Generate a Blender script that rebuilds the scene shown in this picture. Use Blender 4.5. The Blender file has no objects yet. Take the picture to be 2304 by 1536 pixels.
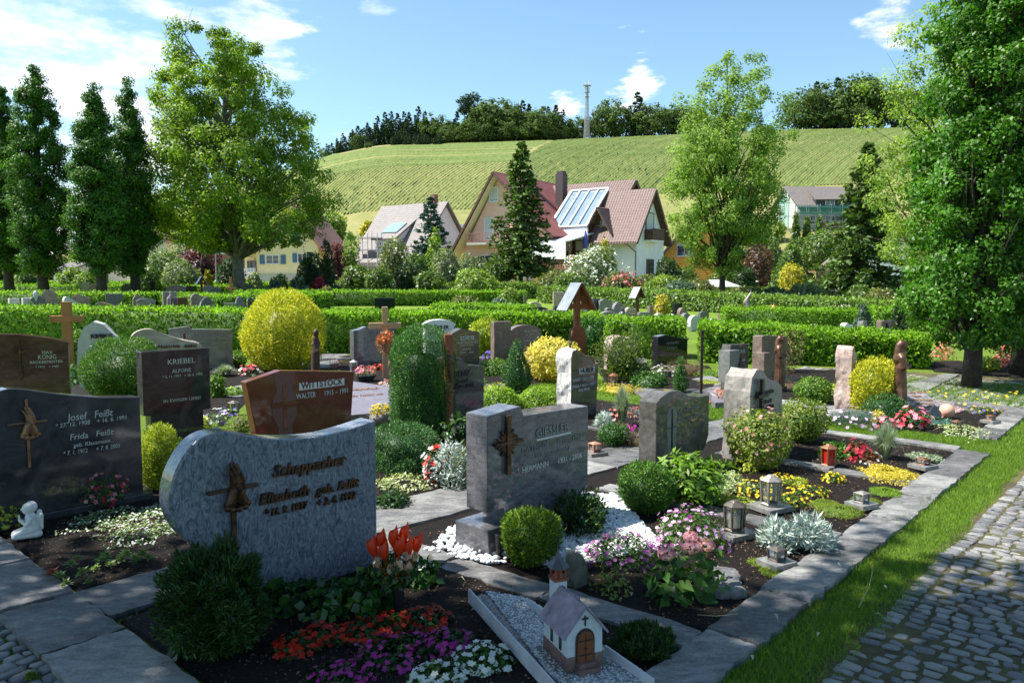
import bpy, bmesh, math, random
import numpy as np
from mathutils import Vector, Matrix
S = bpy.context.scene
COL = S.collection
R = math.radians
PI = math.pi
# ---------------------------------------------------------------- camera
F = 1757.0; H = 1.7; PT = math.atan(148/F)
cd = bpy.data.cameras.new('camera'); cam = bpy.data.objects.new('camera', cd); COL.objects.link(cam)
cam.location = (0, 0, H); cam.rotation_euler = (PI/2 - PT, 0, 0)
cd.sensor_width = 36; cd.lens = 36*F/2304; cd.clip_start = .05; cd.clip_end = 5000
S.camera = cam
# ---------------------------------------------------------------- light
SUN_AZ, SUN_EL = R(84), R(57)          # sun to the left of the view, a little ahead
sdir = Vector((-math.sin(SUN_AZ)*math.cos(SUN_EL), math.cos(SUN_AZ)*math.cos(SUN_EL), math.sin(SUN_EL)))
sl = bpy.data.lights.new('sun', 'SUN'); so = bpy.data.objects.new('sun', sl); COL.objects.link(so)
sl.energy = 5.0; sl.angle = R(.53); sl.color = (1, .95, .86)
so.rotation_euler = sdir.to_track_quat('Z', 'Y').to_euler()
S.view_settings.view_transform = 'Standard'; S.view_settings.look = 'None'
S.view_settings.exposure = 1.1; S.view_settings.gamma = 1
S.render.engine = 'CYCLES'
S.cycles.use_denoising = True
S.cycles.max_bounces = 6; S.cycles.transparent_max_bounces = 6
S.cycles.sample_clamp_indirect = 4
W = bpy.data.worlds.new('World'); S.world = W; W.use_nodes = True
nt = W.node_tree; nt.nodes.clear()
def nn(t, ty, **k):
    n = t.nodes.new(ty)
    for a, b in k.items():
        if a == 'i':
            for q, v in b.items(): n.inputs[q].default_value = v
        else: setattr(n, a, b)
    return n
out = nn(nt, 'ShaderNodeOutputWorld'); bg = nn(nt, 'ShaderNodeBackground')
sky = nn(nt, 'ShaderNodeTexSky'); sky.sky_type = 'NISHITA'; sky.sun_disc = False
sky.sun_elevation = SUN_EL; sky.sun_rotation = -SUN_AZ; sky.air_density = 1.0; sky.dust_density = .6; sky.ozone_density = 2.0
bg.inputs[1].default_value = .088
tc = nn(nt, 'ShaderNodeTexCoord')
# clouds: noise over the sky direction, kept to the places where the photo has them
def vmath(t, op, a, b=None):
    n = nn(t, 'ShaderNodeVectorMath', operation=op); t.links.new(a, n.inputs[0])
    if b is not None: n.inputs[1].default_value = b
    return n
def mth(t, op, a, b=None, c=None, clamp=False):
    n = nn(t, 'ShaderNodeMath', operation=op, use_clamp=clamp)
    for k, x in enumerate((a, b, c)):
        if x is None: continue
        if isinstance(x, (int, float)): n.inputs[k].default_value = x
        else: t.links.new(x, n.inputs[k])
    return n.outputs[0]
mapn = nn(nt, 'ShaderNodeMapping'); mapn.inputs['Scale'].default_value = (1, 1, 3.2)
nt.links.new(tc.outputs['Generated'], mapn.inputs[0])
cn = nn(nt, 'ShaderNodeTexNoise', i={'Scale': 4.2, 'Detail': 9, 'Roughness': .56, 'Distortion': .25})
nt.links.new(mapn.outputs[0], cn.inputs['Vector'])
def skydir(u, v):
    a = (u-1152)/F; b = (768-v)/F
    d = Vector((a, math.cos(PT)+b*math.sin(PT), -math.sin(PT)+b*math.cos(PT))); return d.normalized()
cnw = nn(nt, 'ShaderNodeTexNoise', i={'Scale': 9, 'Detail': 7, 'Roughness': .62}); nt.links.new(mapn.outputs[0], cnw.inputs['Vector'])
mask = None
for (u, v, r, g) in [(130, 60, .24, 1.15), (330, 60, .14, 1.), (560, 80, .10, 1.), (60, 150, .16, 1.), (200, 250, .15, 1.), (330, 300, .12, 1.1), (200, 420, .2, 1.25), (30, 480, .25, 1.25), (430, 30, .08, .9),
                     (-500, 300, .5, .7), (1435, 158, .055, 1.55), (1270, 245, .03, 1.2), (2020, 25, .06, 1.2), (790, 270, .05, .55), (870, 25, .06, .5)]:
    d = skydir(u, v)
    vs = vmath(nt, 'DISTANCE', tc.outputs['Generated'], tuple(d))
    mr = nn(nt, 'ShaderNodeMapRange', i={'From Min': 0, 'From Max': r, 'To Min': g, 'To Max': 0}); mr.interpolation_type = 'SMOOTHSTEP'
    nt.links.new(mth(nt, 'ADD', vs.outputs['Value'], mth(nt, 'MULTIPLY', mth(nt, 'SUBTRACT', cnw.outputs[0], .5), min(.22, r*1.6+.05))), mr.inputs[0])
    mask = mr.outputs[0] if mask is None else mth(nt, 'MAXIMUM', mask, mr.outputs[0])
cn2 = nn(nt, 'ShaderNodeTexNoise', i={'Scale': 16, 'Detail': 7, 'Roughness': .6}); nt.links.new(mapn.outputs[0], cn2.inputs['Vector'])
dens = mth(nt, 'ADD', mth(nt, 'ADD', mth(nt, 'MULTIPLY', cn.outputs[0], 1.3), mth(nt, 'MULTIPLY', cn2.outputs[0], .9)), mth(nt, 'MULTIPLY', mask, .62))
mr2 = nn(nt, 'ShaderNodeMapRange', i={'From Min': 1.38, 'From Max': 1.86, 'To Min': 0, 'To Max': .95}); mr2.interpolation_type = 'SMOOTHSTEP'
nt.links.new(dens, mr2.inputs[0])
skc = nn(nt, 'ShaderNodeMix', data_type='RGBA', blend_type='MULTIPLY', i={0: 1.0}); skc.inputs[7].default_value = (1.04, 1.19, 1.16, 1)
nt.links.new(sky.outputs[0], skc.inputs[6])
mx = nn(nt, 'ShaderNodeMix', data_type='RGBA'); mx.inputs[7].default_value = (7.0, 7.2, 7.5, 1)
nt.links.new(mr2.outputs[0], mx.inputs[0]); nt.links.new(skc.outputs[2], mx.inputs[6])
nt.links.new(mx.outputs[2], bg.inputs[0]); nt.links.new(bg.outputs[0], out.inputs[0])

# ---------------------------------------------------------------- placing
def G(u, v, z=0.):
    a = (u-1152)/F; b = (768-v)/F
    dy = math.cos(PT)+b*math.sin(PT); dz = -math.sin(PT)+b*math.cos(PT)
    t = (z-H)/dz
    return Vector((a*t, dy*t, z))
def AT(u, v, Y):
    "world point seen at photo pixel (u, v) at distance Y"
    a = (u-1152)/F; b = (768-v)/F
    dy = math.cos(PT)+b*math.sin(PT); dz = -math.sin(PT)+b*math.cos(PT)
    t = Y/dy
    return Vector((a*t, Y, H+dz*t))
TH = R(48); O0 = G(1636, 1411); E1 = Vector((math.cos(TH), math.sin(TH), 0)); E2 = Vector((-math.sin(TH), math.cos(TH), 0))
def LW(p, q, z=0.):
    "grave rows frame: p along the kerb, q towards the stones"
    w = O0 + E1*p + E2*q; return Vector((w.x, w.y, z))

# ---------------------------------------------------------------- objects
def tag(o, label=None, cat=None, group=None, kind=None):
    if label: o['label'] = label
    if cat: o['category'] = cat
    if group: o['group'] = group
    if kind: o['kind'] = kind
    return o
def empty(name, loc=(0, 0, 0), rz=0, label=None, cat=None, group=None):
    o = bpy.data.objects.new(name, None); COL.objects.link(o); o.location = loc; o.rotation_euler = (0, 0, rz); o.empty_display_size = .1
    return tag(o, label, cat, group)
def add(name, me, parent=None, loc=(0, 0, 0), rot=(0, 0, 0)):
    o = bpy.data.objects.new(name, me); COL.objects.link(o); o.location = loc; o.rotation_euler = rot
    if parent: o.parent = parent
    return o
def copy_tree(o, parent=None):
    c = o.copy(); COL.objects.link(c)
    if parent: c.parent = parent
    for ch in [x for x in o.children]: copy_tree(ch, c)
    return c

def npmesh(name, V, Fq, mats, smooth=False, rnd=None, midx=None):
    "mesh from arrays; Fq: (n,4) or (n,3) int array, or a list of such arrays"
    V = np.asarray(V, dtype=np.float32)
    fl = Fq if isinstance(Fq, list) else [Fq]
    fl = [np.asarray(f, dtype=np.int32) for f in fl if len(f)]
    me = bpy.data.meshes.new(name)
    me.vertices.add(len(V)); me.vertices.foreach_set('co', V.ravel())
    nl = sum(f.size for f in fl); nf = sum(len(f) for f in fl)
    me.loops.add(nl); me.loops.foreach_set('vertex_index', np.concatenate([f.ravel() for f in fl]))
    me.polygons.add(nf)
    tot = np.concatenate([np.full(len(f), f.shape[1], np.int32) for f in fl])
    st = np.concatenate([[0], np.cumsum(tot)[:-1]]).astype(np.int32)
    me.polygons.foreach_set('loop_start', st); me.polygons.foreach_set('loop_total', tot)
    if midx is not None: me.polygons.foreach_set('material_index', np.asarray(midx, np.int32))
    if smooth: me.polygons.foreach_set('use_smooth', np.ones(nf, bool))
    for m in (mats if isinstance(mats, (list, tuple)) else [mats]): me.materials.append(m)
    if rnd is not None:
        a = me.attributes.new('rnd', 'FLOAT', 'FACE'); a.data.foreach_set('value', np.asarray(rnd, np.float32))
    me.update(calc_edges=True); me.validate()
    return me

class MB:
    "collects simple solids into one mesh"
    def __init__(s): s.v = []; s.f = []
    def poly(s, vs, fs):
        n = len(s.v); s.v += [tuple(x) for x in vs]; s.f += [tuple(i+n for i in f) for f in fs]; return s
    def box(s, c, d, rz=0, M=None):
        hx, hy, hz = d[0]/2, d[1]/2, d[2]/2; P = []
        for z in (-hz, hz):
            for x, y in ((-hx, -hy), (hx, -hy), (hx, hy), (-hx, hy)):
                p = Vector((x, y, z))
                if M: p = M @ p
                if rz: p = Vector((p.x*math.cos(rz)-p.y*math.sin(rz), p.x*math.sin(rz)+p.y*math.cos(rz), p.z))
                P.append(p+Vector(c))
        return s.poly(P, [(3, 2, 1, 0), (4, 5, 6, 7), (0, 1, 5, 4), (1, 2, 6, 5), (2, 3, 7, 6), (3, 0, 4, 7)])
    def bar(s, a, b, w, t=None, up=(0, 0, 1)):
        a = Vector(a); b = Vector(b); t = t or w; d = (b-a); L = d.length
        if L < 1e-6: return s
        d.normalize(); upv = Vector(up)
        if abs(d.dot(upv)) > .98: upv = Vector((0, 1, 0))
        x = d.cross(upv).normalized(); y = x.cross(d)
        P = [q+x*(w/2*i)+y*(t/2*j) for q in (a, b) for i, j in ((-1, -1), (1, -1), (1, 1), (-1, 1))]
        return s.poly(P, [(0, 1, 2, 3), (7, 6, 5, 4), (0, 4, 5, 1), (1, 5, 6, 2), (2, 6, 7, 3), (3, 7, 4, 0)])
    def tube(s, pts, rad, n=8, cap=True):
        pts = [Vector(p) for p in pts]; rad = rad if isinstance(rad, (list, tuple)) else [rad]*len(pts)
        P = []; ref = None
        for i, p in enumerate(pts):
            d = (pts[min(i+1, len(pts)-1)]-pts[max(i-1, 0)])
            d = d.normalized() if d.length > 1e-9 else Vector((0, 0, 1))
            if ref is None: ref = Vector((1, 0, 0)) if abs(d.x) < .8 else Vector((0, 1, 0))
            x = (ref-d*ref.dot(d)).normalized(); y = d.cross(x); ref = x
            P += [p+(x*math.cos(2*PI*k/n)+y*math.sin(2*PI*k/n))*rad[i] for k in range(n)]
        fs = [(i*n+k, i*n+(k+1) % n, (i+1)*n+(k+1) % n, (i+1)*n+k) for i in range(len(pts)-1) for k in range(n)]
        if cap: fs += [tuple(range(n-1, -1, -1)), tuple((len(pts)-1)*n+k for k in range(n))]
        return s.poly(P, fs)
    def lathe(s, prof, n=24, c=(0, 0, 0), sq=None):
        P = []
        for r, z in prof:
            for k in range(n):
                a = 2*PI*(k+.5)/n; rr = r
                P.append((c[0]+rr*math.cos(a), c[1]+rr*math.sin(a), c[2]+z))
        fs = [(i*n+k, i*n+(k+1) % n, (i+1)*n+(k+1) % n, (i+1)*n+k) for i in range(len(prof)-1) for k in range(n)]
        fs += [tuple(range(n-1, -1, -1)), tuple((len(prof)-1)*n+k for k in range(n))]
        return s.poly(P, fs)
    def prism(s, out, y0, y1):
        "outline in (x, z), extruded along y"
        n = len(out); P = [(x, y0, z) for x, z in out]+[(x, y1, z) for x, z in out]
        ar = sum(out[i][0]*out[(i+1) % n][1]-out[(i+1) % n][0]*out[i][1] for i in range(n))
        a, b = tuple(range(n)), tuple(range(2*n-1, n-1, -1))
        fs = [a, b]+[(i, i+n, (i+1) % n+n, (i+1) % n) for i in range(n)]
        if ar < 0: fs = [f[::-1] for f in fs]
        return s.poly(P, fs)
    def slab(s, out, z0, z1):
        n = len(out); ar = sum(out[i][0]*out[(i+1) % n][1]-out[(i+1) % n][0]*out[i][1] for i in range(n))
        if ar < 0: out = out[::-1]
        P = [(x, y, z0) for x, y in out]+[(x, y, z1) for x, y in out]
        return s.poly(P, [tuple(range(n-1, -1, -1)), tuple(range(n, 2*n))]+[(i, (i+1) % n, (i+1) % n+n, i+n) for i in range(n)])
    def build(s, name, mat, parent=None, bevel=0, smooth=False, loc=(0, 0, 0), rot=(0, 0, 0), seg=2):
        me = bpy.data.meshes.new(name); me.from_pydata(s.v, [], s.f); me.materials.append(mat)
        if smooth: me.polygons.foreach_set('use_smooth', [True]*len(me.polygons))
        me.update(); o = add(name, me, parent, loc, rot)
        if bevel:
            m = o.modifiers.new('bevel', 'BEVEL'); m.width = bevel; m.segments = seg; m.limit_method = 'ANGLE'; m.angle_limit = R(35)
            if smooth is False: pass
        return o

# ---------------------------------------------------------------- noise
def _h(ix, iy, iz, seed):
    n = (ix.astype(np.int64)*374761393 + iy.astype(np.int64)*668265263 + iz.astype(np.int64)*2147483647 + seed*974634777) & 0x7fffffff
    n = ((n ^ (n >> 13))*1274126177) & 0x7fffffff
    return ((n ^ (n >> 16)) & 0xffffff)/float(0xffffff)
def vnoise(P, sc=1., seed=0, octv=1):
    P = np.asarray(P, float)
    if P.shape[1] == 2: P = np.c_[P, np.zeros(len(P))]
    tot = 0; amp = 1; nrm = 0
    for o in range(octv):
        Q = P*sc*(2**o)+13.7*o; I = np.floor(Q); f = Q-I; f = f*f*(3-2*f); I = I.astype(np.int64)
        r = 0
        for dx in (0, 1):
            for dy in (0, 1):
                for dz in (0, 1):
                    w = (f[:, 0] if dx else 1-f[:, 0])*(f[:, 1] if dy else 1-f[:, 1])*(f[:, 2] if dz else 1-f[:, 2])
                    r = r + w*_h(I[:, 0]+dx, I[:, 1]+dy, I[:, 2]+dz, seed+o)
        tot = tot+amp*r; nrm += amp; amp *= .5
    return tot/nrm*2-1
def nrmz(A): return A/np.maximum(np.linalg.norm(A, axis=1, keepdims=True), 1e-9)

# ---------------------------------------------------------------- materials
MATS = {}
def mat_base(name):
    m = bpy.data.materials.new(name); m.use_nodes = True; t = m.node_tree
    b = t.nodes['Principled BSDF']; o = t.nodes['Material Output']
    return m, t, b, o
def ramp(t, fac, cols):
    r = nn(t, 'ShaderNodeValToRGB'); t.links.new(fac, r.inputs[0]); e = r.color_ramp.elements
    while len(e) < len(cols): e.new(.5)
    for i, (p, c) in enumerate(cols): e[i].position = p; e[i].color = (*c, 1)
    return r.outputs[0]
def coords(t, kind='Object', scale=(1, 1, 1), rot=(0, 0, 0)):
    c = nn(t, 'ShaderNodeTexCoord'); m = nn(t, 'ShaderNodeMapping'); m.inputs['Scale'].default_value = scale; m.inputs['Rotation'].default_value = rot
    t.links.new(c.outputs[kind], m.inputs[0]); return m.outputs[0]
def noise(t, vec, scale, detail=4, rough=.55, dist=0.):
    n = nn(t, 'ShaderNodeTexNoise', i={'Scale': scale, 'Detail': detail, 'Roughness': rough, 'Distortion': dist}); t.links.new(vec, n.inputs['Vector']); return n.outputs[0]
def bump(t, h, b, strength=.3, dist=.01):
    n = nn(t, 'ShaderNodeBump', i={'Strength': strength, 'Distance': dist}); t.links.new(h, n.inputs['Height']); t.links.new(n.outputs[0], b.inputs['Normal'])
def mixc(t, fac, a, b, mode='MIX'):
    n = nn(t, 'ShaderNodeMix', data_type='RGBA', blend_type=mode)
    for k, x in ((0, fac), (6, a), (7, b)):
        if isinstance(x, (int, float)): n.inputs[k].default_value = x
        elif isinstance(x, tuple): n.inputs[k].default_value = (*x, 1)
        else: t.links.new(x, n.inputs[k])
    return n.outputs[2]
def plain(name, c, rough=.6, var=.15, scale=8, metal=0, bmp=.15, bd=.004, spec=.5, c2=None):
    if name in MATS: return MATS[name]
    m, t, b, o = mat_base(name); v = coords(t)
    n = noise(t, v, scale, 5)
    c2 = c2 or tuple(x*(1-var*1.6) for x in c)
    t.links.new(ramp(t, n, [(.3, c2), (.7, tuple(min(1, x*(1+var)) for x in c))]), b.inputs['Base Color'])
    b.inputs['Roughness'].default_value = rough; b.inputs['Metallic'].default_value = metal; b.inputs['Specular IOR Level'].default_value = spec
    if bmp: bump(t, noise(t, v, scale*4, 4), b, bmp, bd)
    MATS[name] = m; return m
def leafmat(name, dark, light, trans=.35, rough=.45, spec=.5, clump=1.5):
    if name in MATS: return MATS[name]
    m, t, b, o = mat_base(name)
    a = nn(t, 'ShaderNodeAttribute', attribute_name='rnd')
    v = coords(t); n = noise(t, v, clump, 2)
    s = mth(t, 'ADD', mth(t, 'MULTIPLY', a.outputs['Fac'], .65), mth(t, 'MULTIPLY', n, .35))
    c = ramp(t, s, [(.18, dark), (.82, light)])
    t.links.new(c, b.inputs['Base Color']); b.inputs['Roughness'].default_value = rough; b.inputs['Specular IOR Level'].default_value = spec
    tr = nn(t, 'ShaderNodeBsdfTranslucent'); tc_ = mixc(t, 1., c, (1.5, 1.6, .7), 'MULTIPLY'); t.links.new(tc_, tr.inputs[0])
    mx = nn(t, 'ShaderNodeMixShader', i={0: trans}); t.links.new(b.outputs[0], mx.inputs[1]); t.links.new(tr.outputs[0], mx.inputs[2]); t.links.new(mx.outputs[0], o.inputs[0])
    MATS[name] = m; return m
def granite(name, base, vein, scale=3., rough=.12, speck=.3, waves=0., dist=6., streak=0, swirl=0.):
    if name in MATS: return MATS[name]
    m, t, b, o = mat_base(name); v = coords(t)
    fine = noise(t, v, 130, 3, .7); big = noise(t, coords(t, scale=(1, 1, 2.2), rot=(0, .5, 0)) if streak else (coords(t, scale=(2.2, 1, 1), rot=(0, .3, 0)) if swirl else v), scale, 7 if not swirl else 3, .62, swirl or (1.6 if not streak else .7))
    f = mth(t, 'ADD', mth(t, 'MULTIPLY', big, 1-speck), mth(t, 'MULTIPLY', fine, speck))
    if waves:
        wv = nn(t, 'ShaderNodeTexWave', i={'Scale': waves, 'Distortion': dist, 'Detail': 2.5, 'Detail Scale': .55, 'Detail Roughness': .55}); wv.bands_direction = 'X'
        n2 = nn(t, 'ShaderNodeTexNoise', i={'Scale': 3.2, 'Detail': 4}); t.links.new(v, n2.inputs['Vector'])
        vv = nn(t, 'ShaderNodeMix', data_type='VECTOR', i={0: .45}); t.links.new(v, vv.inputs[4]); t.links.new(n2.outputs['Color'], vv.inputs[5])
        t.links.new(vv.outputs[1], wv.inputs['Vector'])
        f = mth(t, 'ADD', mth(t, 'MULTIPLY', wv.outputs['Fac'], .30), mth(t, 'MULTIPLY', f, .70))
    t.links.new(ramp(t, f, [(.36, base), (.66, vein)]), b.inputs['Base Color'])
    b.inputs['Roughness'].default_value = rough; b.inputs['Specular IOR Level'].default_value = .5
    if rough > .35: bump(t, fine, b, .3, .004)
    MATS[name] = m; return m
# ---------------------------------------------------------------- foliage arrays
def leaf_arrays(P, N, L, asp, rng, T=None, fold=.12, jit=.6):
    n = len(P); L = np.broadcast_to(np.asarray(L, float), (n,)).reshape(-1, 1)*rng.uniform(.7, 1.25, (n, 1))
    N = nrmz(N+rng.normal(0, jit, (n, 3)))
    if T is None: T = rng.normal(0, 1, (n, 3))
    else: T = T+rng.normal(0, .3, (n, 3))
    T = nrmz(T-N*np.sum(T*N, 1, keepdims=True)); B = np.cross(N, T)
    w = L*asp/2
    V = np.empty((n, 4, 3)); V[:, 0] = P; V[:, 1] = P+T*L*.45+B*w+N*L*fold; V[:, 2] = P+T*L-N*L*fold*.4; V[:, 3] = P+T*L*.45-B*w+N*L*fold
    Fq = np.arange(4*n).reshape(n, 4)
    return V.reshape(-1, 3), Fq, rng.random(n)
def needle_arrays(P, T, L, w, rng, jit=.35):
    n = len(P); L = np.broadcast_to(np.asarray(L, float), (n,)).reshape(-1, 1)*rng.uniform(.6, 1.3, (n, 1))
    T = nrmz(nrmz(T)+rng.normal(0, jit, (n, 3))); B = nrmz(np.cross(T, rng.normal(0, 1, (n, 3))))
    V = np.empty((n, 3, 3)); V[:, 0] = P-B*w/2; V[:, 1] = P+B*w/2; V[:, 2] = P+T*L
    return V.reshape(-1, 3), np.arange(3*n).reshape(n, 3), rng.random(n)
def blossom_arrays(P, N, size, rng, petals=5, cup=.25):
    n = len(P); N = nrmz(N+rng.normal(0, .25, (n, 3))); A = nrmz(np.cross(N, rng.normal(0, 1, (n, 3)))); B = np.cross(N, A)
    Vs = []; sz = rng.uniform(.75, 1.2, (n, 1))*size
    for k in range(petals):
        a = 2*PI*k/petals; T = A*math.cos(a)+B*math.sin(a); S_ = -A*math.sin(a)+B*math.cos(a); w = sz*1.9/petals
        V = np.empty((n, 4, 3)); V[:, 0] = P; V[:, 1] = P+T*sz*.62+S_*w+N*sz*cup*.6; V[:, 2] = P+T*sz+N*sz*cup; V[:, 3] = P+T*sz*.62-S_*w+N*sz*cup*.6
        Vs.append(V.reshape(-1, 3))
    V = np.concatenate(Vs); return V, np.arange(len(V)).reshape(-1, 4), np.tile(rng.random(n), petals)
def join(parts):
    "join (V, F, rnd) triples; returns V, list of face arrays, rnd in face order"
    Vs = []; f4 = []; f3 = []; r4 = []; r3 = []; o = 0
    for V, Fa, r in parts:
        Vs.append(V)
        (f4 if Fa.shape[1] == 4 else f3).append(Fa+o); (r4 if Fa.shape[1] == 4 else r3).append(r); o += len(V)
    fl = []; rr = []
    if f4: fl.append(np.concatenate(f4)); rr += r4
    if f3: fl.append(np.concatenate(f3)); rr += r3
    return np.concatenate(Vs), fl, np.concatenate(rr)
# silhouettes: radius over height
PROF = dict(
    ball=lambda t: np.sqrt(np.clip(1-(2*t-1)**2, 0, 1)),
    dome=lambda t: np.sqrt(np.clip(1-t**2, 0, 1)),
    egg=lambda t: np.sqrt(np.clip(1-(np.clip(t, 0, 1)**.8*2-1)**2, 0, 1)),
    column=lambda t: np.clip(1-(np.abs(t-.4)/.62)**3.2, 0, 1)**.6,
    flame=lambda t: np.clip(np.minimum(.55+2.2*t, 1.25*(1-t)**.62+.02), 0, 1),
    cone=lambda t: np.clip(np.minimum(.7+4*t, 1.06*(1-t)**.85+.03), 0, 1),
    cyl=lambda t: np.clip(np.minimum((1-t)*7, 1), 0, 1)**.5,
    pillow=lambda t: np.clip(1-t**4, 0, 1)**.5)
def cloud(prof, h, rx, ry, n, rng, lump=.15, freq=2.2, depth=.25, seed=0, z0=0.):
    pf = PROF[prof] if isinstance(prof, str) else prof
    t = rng.random(n*3); keep = rng.random(n*3) < (pf(t)*.9+.1); t = t[keep][:n]
    # caps: extra points on the top
    a = rng.random(len(t))*2*PI; r = pf(t)
    D = np.c_[np.cos(a)*r, np.sin(a)*r, 2*t-1]
    nz = vnoise(D, freq, seed, 2)
    dp = rng.random(len(t))**2*depth
    k = (1+lump*nz*2)*(1-dp)
    P = np.c_[D[:, 0]*rx*k, D[:, 1]*ry*k, z0+h*(t*(1-.0*dp)+lump*.5*nz*t-dp*.35*t)]
    e = 1e-2; sl = (pf(np.clip(t+e, 0, 1))-pf(np.clip(t-e, 0, 1)))/(2*e)
    N = nrmz(np.c_[np.cos(a), np.sin(a), np.clip(-sl*max(rx, .01)/h, -1, 6)])
    return P, N, nz
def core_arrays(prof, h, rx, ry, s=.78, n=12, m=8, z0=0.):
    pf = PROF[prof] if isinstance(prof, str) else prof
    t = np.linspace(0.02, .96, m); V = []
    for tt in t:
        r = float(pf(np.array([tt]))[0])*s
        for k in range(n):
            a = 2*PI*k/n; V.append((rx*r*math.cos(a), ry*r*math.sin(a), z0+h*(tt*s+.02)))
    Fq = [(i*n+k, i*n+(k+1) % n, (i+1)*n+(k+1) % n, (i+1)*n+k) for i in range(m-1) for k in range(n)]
    return np.array(V), np.array(Fq), np.zeros(len(Fq))  # solid in the darkest leaf tone, passes for the shaded inside of the foliage

NRG = [0]
def rg(): NRG[0] += 1; return np.random.default_rng(1000+NRG[0])
def bush(name, loc, r, h, mat, label, cat, group=None, n=2500, L=.03, asp=.5, prof='ball', style='leaf', lump=.14, freq=2.2, ry=None, depth=.25, parent=None, z0=0., core=True, jit=.6, kind=None, seed=None, jt=.45):
    rng = rg(); ry = ry or r
    P, N, nz = cloud(prof, h, r, ry, n, rng, lump, freq, depth, seed=NRG[0] if seed is None else seed, z0=z0)
    k = rng.random(len(P)) < .02; P[k] = (P[k]-np.array([0, 0, h*.3]))*rng.uniform(1.03, 1.13, (k.sum(), 1))+np.array([0, 0, h*.3]); P[:, 2] = np.maximum(P[:, 2], z0+.005)
    parts = []
    if style == 'leaf': parts.append(leaf_arrays(P, N+np.array([0, 0, .3]), L, asp, rng, T=N*.8+rng.normal(0, .8, N.shape), jit=jit))
    elif style == 'spray':     # thuja, yew: narrow sprays pointing out and up
        parts.append(leaf_arrays(P, rng.normal(0, 1, N.shape), L, asp, rng, T=N+np.array([0, 0, .75]), fold=.05, jit=.2))
    elif style == 'needle':
        parts.append(needle_arrays(P, N+np.array([0, 0, .5]), L, L*asp, rng, jt))
    elif style == 'arch':      # long blades arching outwards from the base
        a = rng.random(n)*2*PI; lean = rng.random(n)**.7; Vv = []
        base = np.c_[np.cos(a)*r*.12, np.sin(a)*r*.12, np.zeros(n)]
        end = np.c_[np.cos(a)*r*lean, np.sin(a)*ry*lean, h*(1-.55*lean**2)*rng.uniform(.6, 1, n)]
        mid = base*.5+end*.5; mid[:, 2] += h*.22; B = np.c_[-np.sin(a), np.cos(a), np.zeros(n)]*L*asp
        V = np.empty((n, 6, 3)); V[:, 0] = base-B; V[:, 1] = base+B; V[:, 2] = mid-B; V[:, 3] = mid+B; V[:, 4] = end; V[:, 5] = end+B*.2
        i = np.arange(n)[:, None]*6; Fq = np.concatenate([i+np.array([0, 1, 3, 2]), i+np.array([2, 3, 5, 4])])
        parts.append((V.reshape(-1, 3), Fq, np.tile(rng.random(n), 2)))
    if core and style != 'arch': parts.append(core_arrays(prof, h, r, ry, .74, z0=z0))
    V, fl, rr = join(parts)
    o = add(name, npmesh(name, V, fl, mat, rnd=rr), parent, loc)
    if label: tag(o, label, cat, group, kind)
    return o
def flowers(name, loc, r, h, lmat, fmat, label, cat='flowers', group=None, nl=500, nf=60, L=.03, fs=.018, ry=None, prof='dome', petals=5, asp=.55, cup=.2, lump=.25, rz=0, fmat2=None, style='leaf', spread=1., hf=1.05):
    root = empty(name, loc, rz, label, cat, group); rng = rg(); ry = ry or r; sd = NRG[0]
    P, N, _ = cloud(prof, h, r, ry, nl, rng, lump, 2.5, .5, sd)
    if style == 'leaf': A = leaf_arrays(P, N+np.array([0, 0, .5]), L, asp, rng)
    else: A = needle_arrays(P, N+np.array([0, 0, .8]), L, L*asp, rng)
    add('foliage', npmesh('foliage', A[0], A[1], lmat, rnd=A[2]), root)
    for m, k in ((fmat, nf if not fmat2 else nf//2), (fmat2, nf//2)):
        if m is None: continue
        P, N, _ = cloud(prof, h*hf, r*spread, ry*spread, k, rng, lump, 2.5, .05, sd)
        P[:, 2] += L*.3
        A = blossom_arrays(P, N+np.array([0, -.25, .7]), fs, rng, petals, cup)
        add('blossoms', npmesh('blossoms', A[0], A[1], m, rnd=A[2]), root)
    return root

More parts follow.
